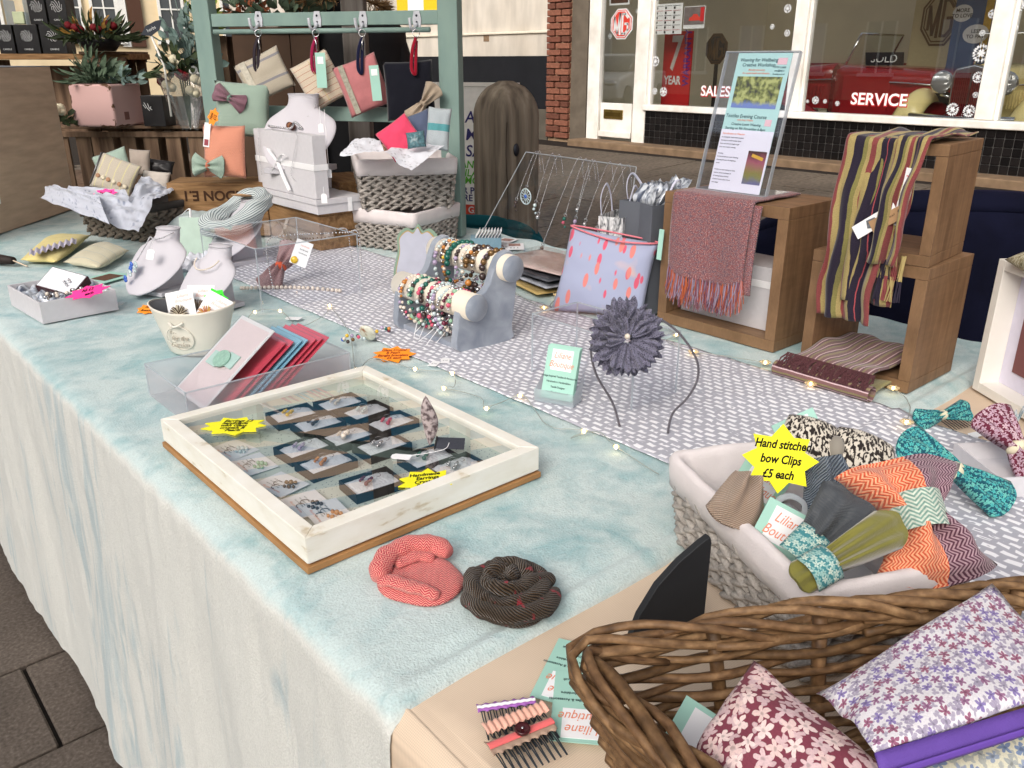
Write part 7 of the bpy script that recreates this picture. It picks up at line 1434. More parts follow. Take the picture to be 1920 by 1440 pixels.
# ================================================================== STACKED GREY BASKETS
braided_basket('lined_basket', 'lower lined woven basket carrying another basket', (1.4175, 2.1425, TB), -71, .30, .235, .112, 5, .92, .038, linen, .032)
UB = braided_basket('lined_basket', 'upper lined woven basket holding small pouches and lace', (1.452, 2.148, .8775), -28, .282, .235, .140, 6, .90, .044, linen, .032)
t = thing('lace_cloth', 'white lace cloth draped over the rim of the upper basket', 'lace', (1.43, 2.12, 1.0)); wl = lace_mat('white_lace', S(214, 216, 224))
qsheet(t, 'lace_sheet', [fd(637, 292, 2.33), fd(720, 283, 2.28), fd(712, 262, 2.45), fd(665, 258, 2.45)], wl, .008, 2); qsheet(t, 'lace_sheet', [fd(722, 285, 2.27), fd(770, 322, 2.22), fd(835, 270, 2.35), fd(745, 268, 2.42)], wl, .007, 4)
gpu = 'pouches in the upper basket'
hpouch('bright pink pouch with dark zip edge in the upper basket', fd(750, 258, 2.36), .10, .095, .03, plain('hot_pink', S(222, 74, 106)), 36, 70, 1, gpu)
hpouch('denim blue pouch in the middle of the upper basket', fd(790, 245, 2.42), .075, .10, .03, plain('denim', S(86, 96, 120), 500), 20, 78, 2, gpu)
hpouch('pale grey and turquoise knitted pouch at the right of the upper basket', fd(822, 242, 2.40), .065, .115, .03, stripes('knit_band', [(0, S(190, 200, 206)), (.45, S(100, 170, 176)), (.62, S(186, 196, 202))], .115, 1), -6, 82, 3, gpu)
hpouch('teal sequinned pouch at the front of the upper basket', fd(780, 262, 2.30), .05, .045, .02, mat('teal_sequin', S(90, 130, 140), .3, .5, var=.6, vs=160), 8, 66, 4, gpu)
# ================================================================== GREEN STAND WITH HANGING POUCHES
duck = G('duck_egg_paint', .5, .3); n_ = duck.noise(duck.mp(duck.ob(), (1, 1, .4)), 14, 5); duck.col(duck.ramp(n_, [(.22, S(104, 122, 116)), (.4, S(124, 148, 142)), (.7, S(136, 160, 152))])); duckm = duck.m
UL, UR = Vector((1.17, 2.80, TB)), Vector((1.605, 2.10, TB)); dv = (UR - UL); ang_s = math.degrees(math.atan2(dv.y, dv.x)); Wst = dv.length
gs_ = thing('display_stand', 'duck egg green ladder stand with hooks and a hanging rod', 'display stand', (UL + UR) / 2, ang_s)
for x in (-Wst / 2, Wst / 2): MB().box((x, 0, .45), (.062, .045, .90)).ob('upright', duckm, gs_, bev=.003)
zr = 1.41 - TB
MB().box((0, 0, zr - .012), (Wst - .063, .03, .038)).ob('rail', duckm, gs_, bev=.002); MB().box((0, 0, 1.125 - TB), (Wst - .063, .03, .042)).ob('rail', duckm, gs_, bev=.002); MB().box((0, 0, .87), (Wst - .063, .03, .04)).ob('rail', duckm, gs_, bev=.002)
MB().tube([(-Wst / 2 + .05, -.032, zr - .046), (Wst / 2 - .05, -.032, zr - .046)], .0075, 10).ob('rod', duckm, gs_, smooth=True)
hookm = mat('chipped_white_hook', S(206, 208, 216), .4, .4, var=.2, vs=60)
def stand_pt(px, py, off=.05):
    n_ = Vector((-dv.y, dv.x, 0)).normalized(); n_ = n_ if n_.dot(Vector((-.66, -.75, 0))) > 0 else -n_; P0 = UL + n_ * off; r = ray(px, py); t = (P0 - Vector((0, 0, H))).dot(n_) / r.dot(n_); return Vector((0, 0, H)) + r * t
Mgs = Matrix.Translation(gs_.location) @ Euler((0, 0, R(ang_s))).to_matrix().to_4x4(); Mgi = Mgs.inverted()
for px in (484, 594, 680, 781):
    p = Mgi @ stand_pt(px, 36, .02); h = MB().prism([(-.011, -.022), (.011, -.022), (.014, .0), (.009, .022), (-.009, .022), (-.014, 0)], 0, .004, T4((p.x, -.0155, p.z), 90, 0, 0)).ob('hook', hookm, gs_, bev=.001)
    MB().tube(spline([(p.x, -.02, p.z - .012), (p.x, -.045, p.z - .03), (p.x - .002, -.06, p.z - .022), (p.x - .004, -.062, p.z + .002)], 5), .0045, 8).ob('hook_prong', hookm, h, smooth=True)
    for e in (.01, -.008): MB().ell((p.x, -.0202, p.z + e), (.0035, .0015, .0035)).ob('screw', wire, h, smooth=True)
gph = 'pouches hanging on the green stand'
def hanger(label, px_r, px, py, w, h, m, spin, strap, seed, th=.03):
    c = stand_pt(px, py, .07); r_ = stand_pt(px_r, 62, .06); M = facing(c, 86, spin); t = tm('fabric_pouch', label, 'pouch', M, gph); merge(pouch(w, h, th, 18, .02, seed, .004).ob('fabric', m, t)); Mi_ = M.inverted(); q = Mi_ @ r_
    MB().tube([q + Vector((.010 * math.cos(R(30 * k)), .010 * math.sin(R(30 * k)), 0)) for k in range(12)], .0012, 6, True).ob('ring', silver, t, smooth=True)
    top = Mi_ @ stand_pt(px_r + (px - px_r) * .25, py - (py - 62) * .62, .07); MB().tube([q + Vector((0, -.010, 0)), q.lerp(top, .5) + Vector((0, 0, .004)), top], .0022, 6).ob('clasp', silver, t, smooth=True)
    W3 = Mi_.to_3x3(); dn = W3 @ Vector((0, 0, -1)); sd_ = W3 @ Vector((-.75, .66, 0)); fw_ = W3 @ Vector((-.66, -.75, 0))
    if strap: MB().tube(spline([q + dn * .01, q + dn * .045 + sd_ * .010 + fw_ * .02, q + dn * .095 + sd_ * .014 + fw_ * .025, q + dn * .11 + sd_ * .004 + fw_ * .025, q + dn * .08 + sd_ * .002 + fw_ * .022, q + dn * .02], 5), .005, 6, flat=.3).ob('strap', strap, t, smooth=True)
    return t
bsm = stripes('oat_stripe', [(0, S(198, 188, 170)), (.62, S(150, 148, 154)), (.74, S(202, 192, 174))], .062, 1)
t = hanger('oatmeal pouch with grey stripes and button ribbon hanging first on the stand', 484, 496, 142, .150, .125, bsm, 24, mat('dark_strap', S(40, 30, 40), .7), 1); MB().box((-.045, 0, .0155), (.020, .118, .001)).ob('ribbon', mat('button_ribbon', S(206, 200, 184), .8, var=.3, vs=120), t)
t = hanger('cream pouch with thin stripes and yellow base hanging with a crimson strap', 592, 600, 152, .145, .125, stripes('cream_pin', [(0, S(226, 210, 188)), (.9, S(196, 140, 124))], .017, 0), -62, plain('crimson_strap', S(150, 34, 74)), 2); MB().box((0, 0, .0165), (.128, .001, .001)).ob('seam', mat('seam_yellow', S(214, 196, 120), .8), t)
t = tm('swing_tag', 'mint swing tag hanging on the cream striped pouch', 'tag', facing(stand_pt(602, 132, .10), 88, 0)); MB().box((0, 0, 0), (.030, .098, .001)).ob('tag_sheet', mint, t); MB().box((0, .028, .001), (.018, .020, .0004)).ob('name_panel', paper, t)
t = hanger('dusty pink pouch with a floral ribbon hanging third on the stand', 679, 680, 160, .135, .150, plain('dusty_pink', S(190, 122, 124), 400), 20, plain('navy_strap', S(26, 28, 56)), 3); MB().box((-.040, 0, .016), (.016, .142, .001)).ob('ribbon', mat('grey_ribbon', S(176, 172, 156), .8, var=.4, vs=120), t)
t = tm('swing_tag', 'mint swing tag hanging on the dusty pink pouch', 'tag', facing(stand_pt(704, 156, .10), 88, 4)); MB().box((0, 0, 0), (.028, .098, .001)).ob('tag_sheet', mint, t); MB().box((0, .030, .001), (.018, .018, .0004)).ob('name_panel', paper, t)
t = hanger('black pouch with a beige fabric bow hanging last on the stand', 780, 768, 170, .145, .165, plain('black_cloth', S(26, 27, 36), 500), 3, plain('red_strap', S(150, 24, 44)), 4); bow(t, .13, .062, .026, plain('beige_linen', S(170, 154, 136), 300), MATS['beige_linen'], T4((.040, -.038, .022), 0, 0, 48), 2)
# orange and sage pouches on the crate
og2 = herring('salmon_herring', S(206, 122, 96), S(240, 176, 150), .006, .0042); sg2 = herring('sage_herring_big', S(122, 150, 136), S(188, 204, 190), .006, .0042); pl2 = herring('plum_bow', S(112, 74, 88), S(160, 124, 136), .005, .0036)
t = hpouch('salmon herringbone pouch with a sage bow on the lettered wooden box', fd(421, 284, 2.60), .128, .155, .045, og2, -2, 80, 1, 'herringbone pouches by the green stand'); bow(t, .098, .070, .026, sg2, og2, T4((-.040, -.045, .030), 0, 0, -4), 3); M_ = T4((-.045, .045, .018), 0, 0, -6); MB().box((0, 0, 0), (.018, .070, .001)).xf(M_).ob('swing_tag', paper, t); MB().box((0, -.022, .001), (.012, .018, .0004)).xf(M_).ob('tag_picture', mat('tag_red', S(150, 70, 80), .7), t)
t = hpouch('sage herringbone pouch with a plum bow behind the salmon one', fd(455, 206, 2.72), .170, .165, .05, sg2, -3, 82, 5, 'herringbone pouches by the green stand'); bow(t, .105, .060, .026, pl2, sg2, T4((-.030, .030, .028), 0, 0, -22), 6)
t = tm('price_star', 'orange starburst price label above the salmon pouch', 'price label', facing(fd(400, 219, 2.58), 84, 70)); starburst(t, 'star_card', .056, .034, star_o, ['Now', '£12'], Matrix(), .012, seed=9, n=7)
# ================================================================== BACK: CARTON, REAR STALL, PLANTS, POSTS, PERSON
card = G('brown_carton', .8, .15); n_ = card.noise(card.mp(card.ob(), (1, 1, 6)), 8, 5); card.col(card.ramp(n_, [(.3, S(190, 164, 142)), (.7, S(212, 186, 162))])); cardm = card.m
t = thing('cardboard_box', 'large brown cardboard box standing at the far left', 'box', (.50, 3.30, TB), 49); 
MB().box((0, 0, .2475), (.70, .34, .495)).ob('carton', cardm, t, bev=.002); MB().box((0, 0, .497), (.70, .34, .003)).ob('top_flap', mat('grey_flap', S(170, 172, 180), .6), t); MB().box((-.14, -.1708, .12), (.05, .0006, .06)).ob('label', paper, t); MB().box((-.16, -.1708, .26), (.012, .0006, .06)).ob('printed_mark', mat('carton_gold', S(160, 120, 50), .6), t)
rt = thing('rear_table', 'dark wooden table of the florist stall behind', 'table', (1.35, 4.2, 0)); dkw = G('dark_slat_wood', .8, .15); n_ = dkw.noise(dkw.mp(dkw.ob(), (20, 20, 2)), 2, 5); dkw.col(dkw.ramp(n_, [(.3, S(84, 66, 54)), (.7, S(134, 110, 90))])); dkw.bump(n_, .3, .002); dkwood = dkw.m
MB().bx(-.7, .75, -.75, .6, .72, .755).ob('table_top', dkwood, rt)
for x in (-.65, .7):
    for y in (-.7, .55): MB().bx(x - .03, x + .03, y - .03, y + .03, 0, .72).ob('leg', dkwood, rt)
def slat_crate(label, p0, p1, ztop, h, depth, nsl, m=dkwood, gap=.35, name='slatted_crate'):
    p0, p1 = Vector((p0.x, p0.y, 0)), Vector((p1.x, p1.y, 0)); d = p1 - p0; w = d.length; a = math.degrees(math.atan2(d.y, d.x)); t = thing(name, label, 'crate', ((p0 + p1) / 2) + Vector((0, 0, ztop - h)), a, 'wooden crates of the rear stall')
    sw = w / nsl
    for y in (0, depth):
        for k in range(nsl): MB().box((-w / 2 + (k + .5) * sw, y, h / 2 - .012), (sw * (1 - gap), .012, h - .024)).ob('slat', m, t, bev=.001)
        MB().box((0, y - .011 * (1 if y == 0 else -1), h - .034), (w, .009, .022)).ob('rail', m, t, bev=.001)
    MB().box((0, depth / 2, h - .006), (w + .02, depth + .03, .012)).ob('top_board', m, t, bev=.002); return t
slat_crate('weathered slatted crate carrying the pink planter', fd(90, 243, 3.55), fd(384, 226, 3.55), 1.035, .27, .30, 7)
slat_crate('dark plank crate under the flower bowl', fd(165, 160, 3.95), fd(246, 160, 3.95), 1.318, .24, .2, 4, dkwood, .1)
sh = thing('plank_shelf', 'rough plank shelf carrying black candle boxes', 'shelf', fd(100, 101, 4.0), -41.3); MB().box((0, .06, -.012), (.72, .22, .024)).ob('plank', cratew, sh, bev=.002); MB().box((-.3, .06, -.29), (.03, .18, .53)).ob('support', dkwood, sh); MB().box((.22, .10, -.29), (.03, .10, .53)).ob('support', dkwood, sh); MB().box((0, .14, -.20), (.6, .01, .30)).ob('back_board', dkwood, sh)
cbm = mat('black_carton', S(22, 22, 25), .4, .4, var=.1)
def candle_box(label, px0, px1, y1, h, yf=3.96, z=None):
    a, b = fd(px0, y1, yf), fd(px1, y1, yf); w = (b - a).length - .004; t = thing('candle_box', label, 'carton', (a + b) / 2 if z is None else Vector((((a + b) / 2).x, ((a + b) / 2).y, z)), -41.3, 'black candle cartons'); MB().box((0, .04, h / 2), (w, .08, h)).ob('carton', cbm, t, bev=.0015)
    for k in range(9): a_ = k * .7; MB().tube(spline([(.012 * math.cos(a_), -.0006, h * .6), (.020 * math.cos(a_ + .6), -.0006, h * .6 + .018 * math.sin(a_ + .3)), (.026 * math.cos(a_ + 1), -.0006, h * .62 + .024 * math.sin(a_ + 1))], 3), .0012, 4).ob('scroll_print', chrome_w, t)
    text('CANDLE', .010, chrome_w, t, (0, -.0006, h * .15), (90, 0, 0)); return t
zs = fd(100, 101, 4.0).z + .0005
candle_box('black candle carton with white scrollwork, first in the shelf row', 0, 31, 98, .118, z=zs); candle_box('black candle carton with white scrollwork, second in the shelf row', 33, 78, 98, .118, z=zs); candle_box('black candle carton with white scrollwork, third in the shelf row', 80, 128, 98, .118, z=zs)
candle_box('black candle carton stacked on the shelf row, left of two', 58, 92, 52, .116, z=zs + .119); candle_box('black candle carton stacked on the shelf row, right of two', 94, 131, 52, .116, z=zs + .119)
p = fd(36, 50, 3.98); t = thing('glass_candle', 'pale green candle in a square glass on the black cartons', 'candle', Vector((p.x, p.y, zs + .1185)), -41); MB().box((0, .03, .028), (.05, .05, .05)).ob('wax', mat('green_wax', S(216, 222, 176), .5), t, bev=.004); 
for e in (-1, 1): MB().box((e * .042, .03, .05), (.003, .085, .10)).ob('glass_wall', acryl_edge, t)
MB().box((0, -.012, .05), (.084, .002, .10)).ob('glass_wall', acryl, t)
# planters
def leaves(par, name, c, rad, n, size, m, asp=.45, up=.4, seed=1, stem=None):
    r_ = random.Random(seed); mb = MB()
    for k in range(n):
        d = Vector((r_.gauss(0, 1), r_.gauss(0, 1), r_.gauss(up, .7))).normalized(); p = Vector(c) + Vector((d.x * rad[0], d.y * rad[1], abs(d.z) * rad[2])) * r_.uniform(.25, 1); s_ = size * r_.uniform(.6, 1.3); side = d.cross(Vector((r_.random(), r_.random(), r_.random()))).normalized(); nn_ = d.cross(side)
        mb.add([p, p + d * s_ * .3 + side * s_ * asp * .5 + nn_ * s_ * .06, p + d * s_ * .75 + side * s_ * asp * .4, p + d * s_ - nn_ * s_ * .1, p + d * s_ * .75 - side * s_ * asp * .4, p + d * s_ * .3 - side * s_ * asp * .5 + nn_ * s_ * .06], [(0, 1, 2, 3, 4, 5)])
        if stem: mb.tube([Vector(c), Vector(c).lerp(p, .6) + Vector((0, 0, .01)), p], .0012, 4)
    o_ = mb.ob(name, m, par); o_['kind'] = 'stuff'; return o_
def leafm(name, a, b, rough=.6):
    if name in MATS: return MATS[name]
    g = G(name, rough, .3); g.col(g.ramp(g.noise(g.ob(), 18, 3), [(.3, a), (.7, b)])); return g.m
lf_d = leafm('dark_leaf', S(34, 44, 28), S(64, 78, 48)); lf_s = leafm('sage_leaf', S(66, 84, 66), S(108, 126, 104)); lf_e = leafm('eucalyptus_leaf', S(96, 120, 116), S(140, 160, 154)); lf_l = leafm('lime_leaf', S(110, 130, 50), S(150, 170, 80))
a, b, c_ = fd(141, 238, 3.5), fd(220, 240, 3.44), fd(273, 224, 3.58); 
pk = G('chipped_pink', .6, .25); o = pk.ob(); s3 = pk.sep(o); nz = pk.noise(o, 30, 5); xa = pk.ma('MULTIPLY', pk.ma('ABSOLUTE', s3[0]), 1 / .095); ya = pk.ma('MULTIPLY', pk.ma('ABSOLUTE', s3[1]), 1 / .095); za = pk.ma('MULTIPLY', pk.ma('ABSOLUTE', pk.ma('SUBTRACT', s3[2], .08)), 1 / .08); ex = pk.ma('MAXIMUM', pk.ma('MINIMUM', xa, ya), pk.ma('MINIMUM', pk.ma('MAXIMUM', xa, ya), za)); k = pk.ramp(pk.ma('ADD', ex, pk.ma('MULTIPLY', pk.ma('SUBTRACT', nz, .5), .55)), [(.95, gray(0)), (.97, gray(1))]); pk.col(pk.mix(k, S(200, 164, 160), S(92, 66, 48)))
t = thing('pink_planter', 'chipped pink square planter with succulents on the slatted crate', 'planter', ((a + c_) / 2).to_3d() if False else Vector((((a.x + c_.x) / 2), ((a.y + c_.y) / 2), 1.0355)), -54); MB().box((0, 0, .08), (.19, .19, .16)).ob('pot', pk.m, t, bev=.010); MB().box((.0955, -.02, .04), (.0008, .028, .03)).ob('stamp', mat('stamp_brown', S(130, 90, 84), .8), t); MB().box((0, 0, .158), (.17, .17, .01)).ob('soil', mat('soil', S(54, 40, 30), .95), t)
leaves(t, 'succulent_leaves', (-.03, 0, .165), (.11, .10, .09), 130, .052, lf_s, .36, .5, 3, True); leaves(t, 'trailing_leaves', (.05, .02, .165), (.09, .08, .05), 60, .04, lf_e, .5, .2, 4); leaves(t, 'upright_leaves', (-.04, -.02, .165), (.05, .05, .13), 40, .055, lf_s, .35, 1.4, 8)
p = fd(190, 98, 3.9); t = thing('flower_bowl', 'dark bowl of red roses and evergreen on the plank crate', 'flower arrangement', Vector((p.x, p.y, 1.3185)), -41); MB().lathe([(0, 0), (.06, 0), (.09, .04), (.085, .05), (0, .045)], 24).ob('bowl', cbm, t, smooth=True); leaves(t, 'evergreen', (0, 0, .05), (.17, .12, .06), 230, .075, lf_d, .22, .25, 5); leaves(t, 'bronze_leaves', (-.03, 0, .07), (.10, .08, .06), 40, .05, leafm('bronze_leaf', S(120, 84, 36), S(170, 130, 60)), .4, .5, 6)
rose = mat('dark_red_rose', S(110, 14, 26), .7, var=.3, vs=60)
for q, (x, y, z) in enumerate(((-.05, -.07, .085), (.03, -.08, .085), (.07, -.02, .10), (-.10, -.03, .095))):
    mb = MB(); [mb.ell((x + .010 * math.cos(k * 2.1), y + .010 * math.sin(k * 2.1), z + .004 * (k % 3)), (.016, .016, .012), rotm(k * 25, k * 40, 0), 9, 6) for k in range(6)]; mb.ob('rose', rose, t, smooth=True)
p = fd(292, 222, 3.5); t = thing('candle_box', 'single black candle carton beside the pink planter', 'carton', Vector((p.x, p.y, 1.0355)), -48, 'black candle cartons'); MB().box((0, .03, .058), (.092, .085, .116)).ob('carton', cbm, t, bev=.002)
for k in range(7): a_ = k * .9; MB().tube(spline([(-.02 + .010 * math.cos(a_), -.0131, .07), (-.02 + .018 * math.cos(a_ + .6), -.0131, .075 + .016 * math.sin(a_))], 3), .0012, 4).ob('scroll_print', chrome_w, t)
# bouquet in cellophane
p = fd(355, 225, 3.4); t = thing('bouquet', 'bouquet of cream and red roses wrapped in clear cellophane', 'bouquet', Vector((p.x, p.y, 1.0355)), -41); cello = clear('bouquet_film', (.97, .97, .97, 1), 3.0, .10, .05, S(220, 220, 224))
for k in range(5): MB().grid(lambda u, v, k=k: ((.03 + .075 * v) * math.cos(2 * math.pi * (u * .4 + k * .2)) * (1 + .15 * n3(u * 4, v * 3, k)), (.03 + .065 * v) * math.sin(2 * math.pi * (u * .4 + k * .2)), .20 * v + .025 * n3(u * 5, k)), 14, 14).ob('film', cello, t, smooth=True)
crse = mat('cream_rose', S(226, 218, 190), .7, var=.15, vs=60)
for q, (x, y, z, m) in enumerate(((-.05, -.03, .15, crse), (.04, -.04, .13, crse), (0, -.02, .19, rose), (-.02, 0, .24, crse), (.05, .0, .20, chrome_w), (.06, -.03, .17, crse), (-.09, .03, .16, rose))):
    mb = MB(); [mb.ell((x + .011 * math.cos(k * 2.1), y + .011 * math.sin(k * 2.1), z + .005 * (k % 3)), (.018, .018, .014), rotm(k * 25, k * 40, 0), 9, 6) for k in range(6)]; mb.ob('rose', m, t, smooth=True)
leaves(t, 'foliage', (-.02, .02, .19), (.11, .08, .10), 90, .06, lf_d, .42, .4, 9); leaves(t, 'eucalyptus', (.02, .05, .22), (.12, .07, .26), 80, .05, lf_e, .75, .9, 10, True); mb = MB(); [mb.tube([(0, 0, 0), (.01 * k - .02, .01, .2)], .003, 5) for k in range(5)]; mb.ob('stems', lf_d, t)
leaves(t, 'lime_foliage', (.09, .06, .36), (.05, .04, .12), 24, .07, lf_l, .4, .6, 12)
p0, p1 = fd(308, 124, 3.35), fd(292, 75, 3.35); t = thing('plant_label', 'black leaf shaped plant label on a white stick beside the bouquet', 'plant label', p0, -41); MB().tube([(0, 0, -.18), (0, 0, 0), Mgi.to_3x3() @ Vector((0, 0, 0)) + Vector((-.034, 0, .11))], .004, 6).ob('stick', white, t, smooth=True); MB().prism([(-.042, -.018), (-.02, .012), (.02, .030), (.042, .034), (.03, .0), (-.005, -.022)], 0, .002, T4((-.026, -.004, .126), 90, 0, 0)).ob('label', mat('slate_label', S(48, 54, 64), .6), t); text('herbs', .016, chrome_w, t, (-.026, -.0065, .128), (90, -24, 0))
t = thing('rose_plant', 'small white rose in the gap beside the cardboard box', 'plant', fd(114, 235, 3.42), 0); leaves(t, 'leaves', (0, 0, 0), (.05, .05, .05), 50, .035, lf_d, .5, .4, 14); mb = MB(); [mb.ell((.01 * math.cos(k * 2.1), .01 * math.sin(k * 2.1), .05 + .004 * k), (.02, .02, .014), rotm(k * 25, k * 40, 0), 9, 6) for k in range(5)]; mb.ob('rose', crse, t, smooth=True)
# plank planter behind the green stand
p0, p1 = fd(455, 250, 3.35), fd(612, 250, 3.35); pl = slat_crate('tall dark plank planter behind the green stand', p0, p1, fd(530, 38, 3.35).z, .95, .25, 3, mat('brown_plank', S(82, 62, 48), .8, var=.3, vs=8), .03, 'plank_planter'); leaves(pl, 'succulents', (0, .1, .96), (.22, .10, .10), 120, .06, lf_s, .5, .6, 21); leaves(pl, 'red_succulents', (-.12, .1, .97), (.07, .06, .07), 50, .05, leafm('red_leaf', S(120, 60, 44), S(160, 96, 64)), .4, .6, 22)
p0, p1 = fd(388, 250, 3.55), fd(445, 250, 3.55); slat_crate('dark wooden board stand to the left of the green stand', p0, p1, fd(410, 55, 3.55).z, .7, .1, 1, dkwood, .02, 'board_stand')
pw3 = fd(683, 330, 2.98); MB().box((pw3.x - 2.1, pw3.y - 3.2, 1.16), (.075, .075, 2.32), rotm(0, 0, -41.3)).ob('post', postm, aw, bev=.006)
# person in a dark coat with fur hood
pp_ = fd(655, 300, 3.55); per = thing('person', 'person in a dark coat with a tan fur trimmed hood behind the stand', 'person', Vector((pp_.x, pp_.y, 0)), -41.3 + 180)
def skin(par, name, vs, es, rs, m, sub=2):
    me = bpy.data.meshes.new(name); me.from_pydata([Vector(v) for v in vs], es, []); o_ = bpy.data.objects.new(name, me); COL.objects.link(o_); o_.parent = par; md = o_.modifiers.new('skin', 'SKIN'); md.use_smooth_shade = True
    for i, r in enumerate(rs): me.skin_vertices[0].data[i].radius = r if isinstance(r, tuple) else (r, r)
    me.skin_vertices[0].data[0].use_root = True; s_ = o_.modifiers.new('sub', 'SUBSURF'); s_.levels = s_.render_levels = sub; me.materials.append(m); return o_
coat = mat('black_coat', S(20, 20, 24), .8, var=.3, vs=10); jean = mat('navy_jeans', S(36, 44, 66), .9, var=.2, vs=40)
skin(per, 'body', [(0, 0, .92), (0, 0, 1.12), (0, -.01, 1.32), (0, 0, 1.44), (0, .01, 1.58), (-.20, 0, 1.36), (-.26, .03, 1.10), (-.20, .16, .98), (.20, 0, 1.36), (.26, .03, 1.10), (.20, .16, .98), (-.10, 0, .86), (-.11, .01, .48), (-.11, -.02, .07), (-.11, .12, .04), (.10, 0, .86), (.11, .01, .48), (.11, -.02, .07), (.11, .12, .04)], [(0, 1), (1, 2), (2, 3), (3, 4), (2, 5), (5, 6), (6, 7), (2, 8), (8, 9), (9, 10), (0, 11), (11, 12), (12, 13), (13, 14), (0, 15), (15, 16), (16, 17), (17, 18)], [(.19, .13), (.18, .13), (.19, .12), (.065, .065), (.10, .11), (.075, .075), (.06, .06), (.04, .04), (.075, .075), (.06, .06), (.04, .04), .10, .07, .05, .045, .10, .07, .05, .045], coat)
MB().grid(lambda u, v: ((.27 - .02 * v) * math.cos(2 * math.pi * u), (.185 - .01 * v) * math.sin(2 * math.pi * u), .60 + .80 * v), 32, 12, cu=True).ob('coat', coat, per, smooth=True, solid=.01)
MB().grid(lambda u, v: (.11 * math.cos(2 * math.pi * u) * (1 + .0 * v), .02 + .115 * math.sin(2 * math.pi * u), .62 * v * .95 + .02) if False else ((.16 - .02 * (1 - v)) * math.cos(2 * math.pi * u), .12 * math.sin(2 * math.pi * u), .05 + .57 * v), 24, 6, cu=True).ob('trousers', jean, per, smooth=True)
fur = leafm('tan_fur', S(110, 84, 56), S(168, 136, 96), .9); mb = MB(); r_ = random.Random(4)
for k in range(1400):
    a_ = r_.uniform(0, 2 * math.pi); p = Vector((.17 * math.cos(a_), .13 * math.sin(a_), 1.475 + .02 * math.sin(a_))); d = Vector((math.cos(a_) + r_.gauss(0, .6), math.sin(a_) + r_.gauss(0, .6), r_.gauss(.1, .6))).normalized() * r_.uniform(.03, .06); s_ = d.cross(Vector((r_.random(), r_.random(), r_.random()))).normalized() * .003; mb.add([p - s_, p + s_, p + d], [(0, 1, 2)])
o_ = mb.ob('fur_trim', fur, per); o_['kind'] = 'stuff'
MB().ell((0, -.01, 1.60), (.115, .125, .14), None, 24, 16).ob('hood', coat, per, smooth=True)
MB().ell((0, .07, 1.59), (.072, .07, .10), None, 20, 14).ob('face', mat('skin_tone', S(206, 164, 140), .6), per, smooth=True)
MB().ell((0, .142, 1.585), (.012, .018, .02), None, 10, 8).ob('nose', MATS['skin_tone'], per, smooth=True); MB().box((0, .132, 1.545), (.04, .006, .008)).ob('mouth', mat('lip_tone', S(160, 90, 84), .6), per, bev=.002)
for e in (-1, 1):
    MB().ell((e * .028, .133, 1.605), (.011, .006, .006), None, 10, 8).ob('eye', ink, per, smooth=True); hm = MB().ell((e * .19, .19, .965), (.035, .045, .018), None, 12, 8)
    for q in range(4): hm.tube([(e * .19 + (q - 1.5) * .018, .225, .965), (e * .19 + (q - 1.5) * .019, .258 - .004 * abs(q - 1), .958), (e * .19 + (q - 1.5) * .018, .275 - .008 * abs(q - 1), .938)], [.009, .008, .006], 8)
    hm.tube([(e * .165, .185, .965), (e * .145, .215, .958), (e * .148, .238, .95)], [.010, .009, .007], 8); hm.ob('hand', MATS['skin_tone'], per, smooth=True)
# timber post (bollard)
bo_ = G('mossy_timber', .9, .1); o = bo_.ob(); n_ = bo_.noise(bo_.mp(o, (14, 14, 1.2)), 2, 6); mo_ = bo_.ramp(bo_.ma('ADD', bo_.ma('MULTIPLY', bo_.sep(o)[2], .8), bo_.ma('MULTIPLY', bo_.noise(o, 9, 4), .5)), [(1.12, gray(0)), (1.26, gray(1))]); bo_.col(bo_.mix(bo_.ma('MULTIPLY', mo_, .75), bo_.ramp(n_, [(.3, S(84, 76, 68)), (.55, S(122, 112, 100)), (.75, S(150, 140, 126))]), S(104, 108, 58))); bo_.bump(n_, .5, .006)
tb = thing('timber_bollard', 'weathered round topped timber bollard on the pavement', 'bollard', (2.175, 2.51, 0), -41.3 + 38)
pr = [(-.115, -.3), (-.115, 1.09), (-.105, 1.14), (-.075, 1.185), (-.03, 1.207), (.03, 1.207), (.075, 1.185), (.105, 1.14), (.115, 1.09), (.115, -.3)]
def fb_(u, v):
    z = v * 1.21; k = 1 if z < 1.08 else max(.05, math.sqrt(max(0, 1 - ((z - 1.08) / .133) ** 2))); a_ = 2 * math.pi * u; c0, s0 = math.cos(a_), math.sin(a_); q = (abs(c0) ** 7 + abs(s0) ** 7) ** (-1 / 7); r = .098 * q * k * (1 + .02 * n3(c0 * 2, s0 * 2, z * 2)); return (r * c0, r * s0, z)
mb = MB().grid(fb_, 48, 60, cu=True); mb.f.append([i * 61 + 60 for i in range(48)]); mb.ob('post', bo_.m, tb, smooth=True)
MB().ell((-.03, -.101, .97), (.014, .006, .024)).ob('bolt_recess', wire, tb, smooth=True); MB().tube(spline([(-.075, -.100, .6), (-.07, -.101, .8), (-.078, -.100, .95), (-.073, -.100, 1.07)], 5), .0014, 5).ob('drying_crack', mat('crack_brown', S(40, 34, 28), .9), tb)
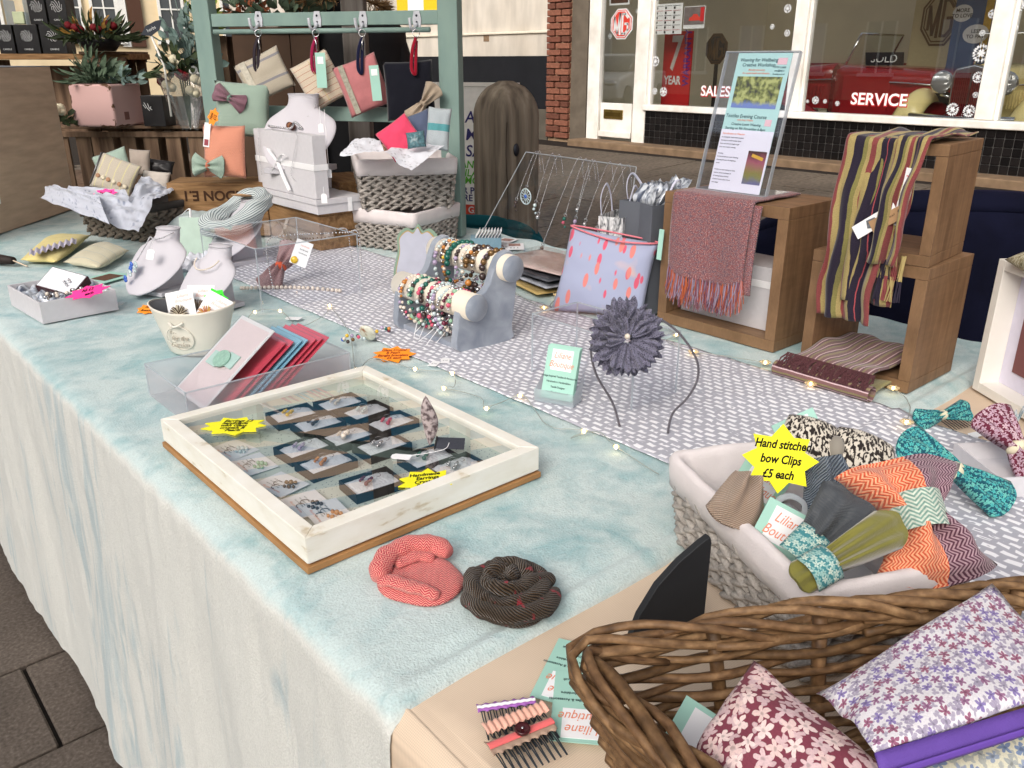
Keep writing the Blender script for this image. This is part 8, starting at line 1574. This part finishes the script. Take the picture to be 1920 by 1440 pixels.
# pavement sign
pa = atX(857, 165, 2.9); sg_ = thing('pavement_sign', 'white pavement sign with navy green and red lettering beyond the stand', 'sign', (2.9, 3.70, gz(2.9) + .004), -60); zt = 1.15 - gz(2.9); MB().bx(-.42, .30, -.01, .01, .05, zt).ob('panel', mat('sign_white', S(238, 236, 230), .5), sg_, bev=.004); MB().bx(-.435, .315, -.016, .016, zt, zt + .02).ob('top_rail', white, sg_); MB().bx(-.42, .30, -.012, -.0105, .32, .50).ob('red_band', mat('sign_red', S(206, 70, 50), .5), sg_)
for x in (-.4, .28): MB().bx(x - .015, x + .015, -.02, .02, 0, zt).ob('leg', white, sg_)
nv, gn = mat('sign_navy', S(54, 50, 110), .6), mat('sign_green', S(96, 176, 60), .6)
for s_, z, sz, m in (('AND', .83, .085, nv), ('MG', .74, .085, nv), ('SALES', .655, .085, nv), ('FINANCE', .585, .055, gn), ('AVAILABLE ON', .54, .055, gn), ('ALL MODELS', .50, .055, gn)):
    text(s_, sz, m, sg_, (.015 if len(s_) < 6 else -.10, -.0125, z + .13), (90, 0, 0), align='LEFT', shear=.15, bold=.001)
for s_, z, m in (('FOR PHONE', .575, nv), ('CARE DEALS', .535, nv), ('& GAMM', .47, chrome_w), ('492 490', .425, chrome_w), ('dgammon', .375, chrome_w)): text(s_, .05, m, sg_, (-.07 if m is nv else -.02, -.0128, z), (90, 0, 0), align='LEFT', bold=.001)
ys = MB().bx(7.93, 7.95, 10.6, 11.7, 1.92, 2.6).ob('wall_notice', mat('notice_yellow', S(236, 200, 40), .6)); tag(ys, 'yellow notice board fixed on the pale wall behind the stand', 'notice'); MB().bx(7.925, 7.929, 11.0, 11.4, 1.95, 2.5).ob('notice_panel', paper, ys)
# ================================================================== FAIRY LIGHTS
fl_ = thing('fairy_lights', 'string of warm fairy lights trailing along both edges of the runner', 'fairy lights', (1.0, 1.2, TZ)); wirec = clear('light_wire', (.9, .92, .9, 1), 1.5, .2, .5, S(214, 220, 214)); of = fl_.location
bulbm = mat('warm_bulb', (1, .72, .38, 1), .3, var=0, emit=9); petm = clear('bulb_petals', (1, .97, .9, 1), 1.5, .1, .35, S(250, 236, 200))
runs = [[(455, 612), (478, 585), (525, 583), (560, 612), (610, 590), (618, 575), (655, 625), (668, 695), (700, 672), (778, 692), (845, 700), (852, 725), (832, 728), (900, 745), (912, 765), (975, 742), (1000, 765), (1030, 800), (1095, 808), (1070, 822), (1120, 810), (1155, 838), (1235, 890)], [(960, 545), (1020, 578), (1050, 562), (1150, 600), (1210, 600), (1268, 627), (1250, 640), (1300, 660), (1360, 668), (1435, 680), (1490, 690), (1520, 720), (1590, 690), (1675, 728), (1705, 760), (1700, 792)]]
bulbs = [(478, 585), (525, 583), (458, 612), (618, 573), (668, 693), (778, 692), (848, 700), (832, 728), (912, 766), (975, 742), (1095, 808), (1155, 838), (1020, 577), (1268, 628), (1300, 660), (1435, 680), (1520, 720), (1675, 728), (1700, 792), (1045, 553)]
for rn in runs: P = spline([at(px, py, TZ + .006) - of for px, py in rn], 6); MB().tube([p + Vector((0, 0, .004 * abs(n3(i * .3, 2)))) for i, p in enumerate(P)], .0009, 5).ob('cable', wirec, fl_, smooth=True)
for i, (px, py) in enumerate(bulbs):
    p = at(px, py, TZ + .010) - of; b = MB().ell(p, (.0026, .0026, .0034), None, 8, 6).ob('bulb', bulbm, fl_, smooth=True); mb = MB(); big = i >= 12
    for k in range(6): a_ = R(60 * k); s_ = .008 if big else .004; mb.ell(p + Vector((s_ * .8 * math.cos(a_), s_ * .8 * math.sin(a_), .001)), (s_ * .55, s_ * .55, s_ * .35), None, 6, 4)
    mb.ob('bulb_petals', petm, b, smooth=True)
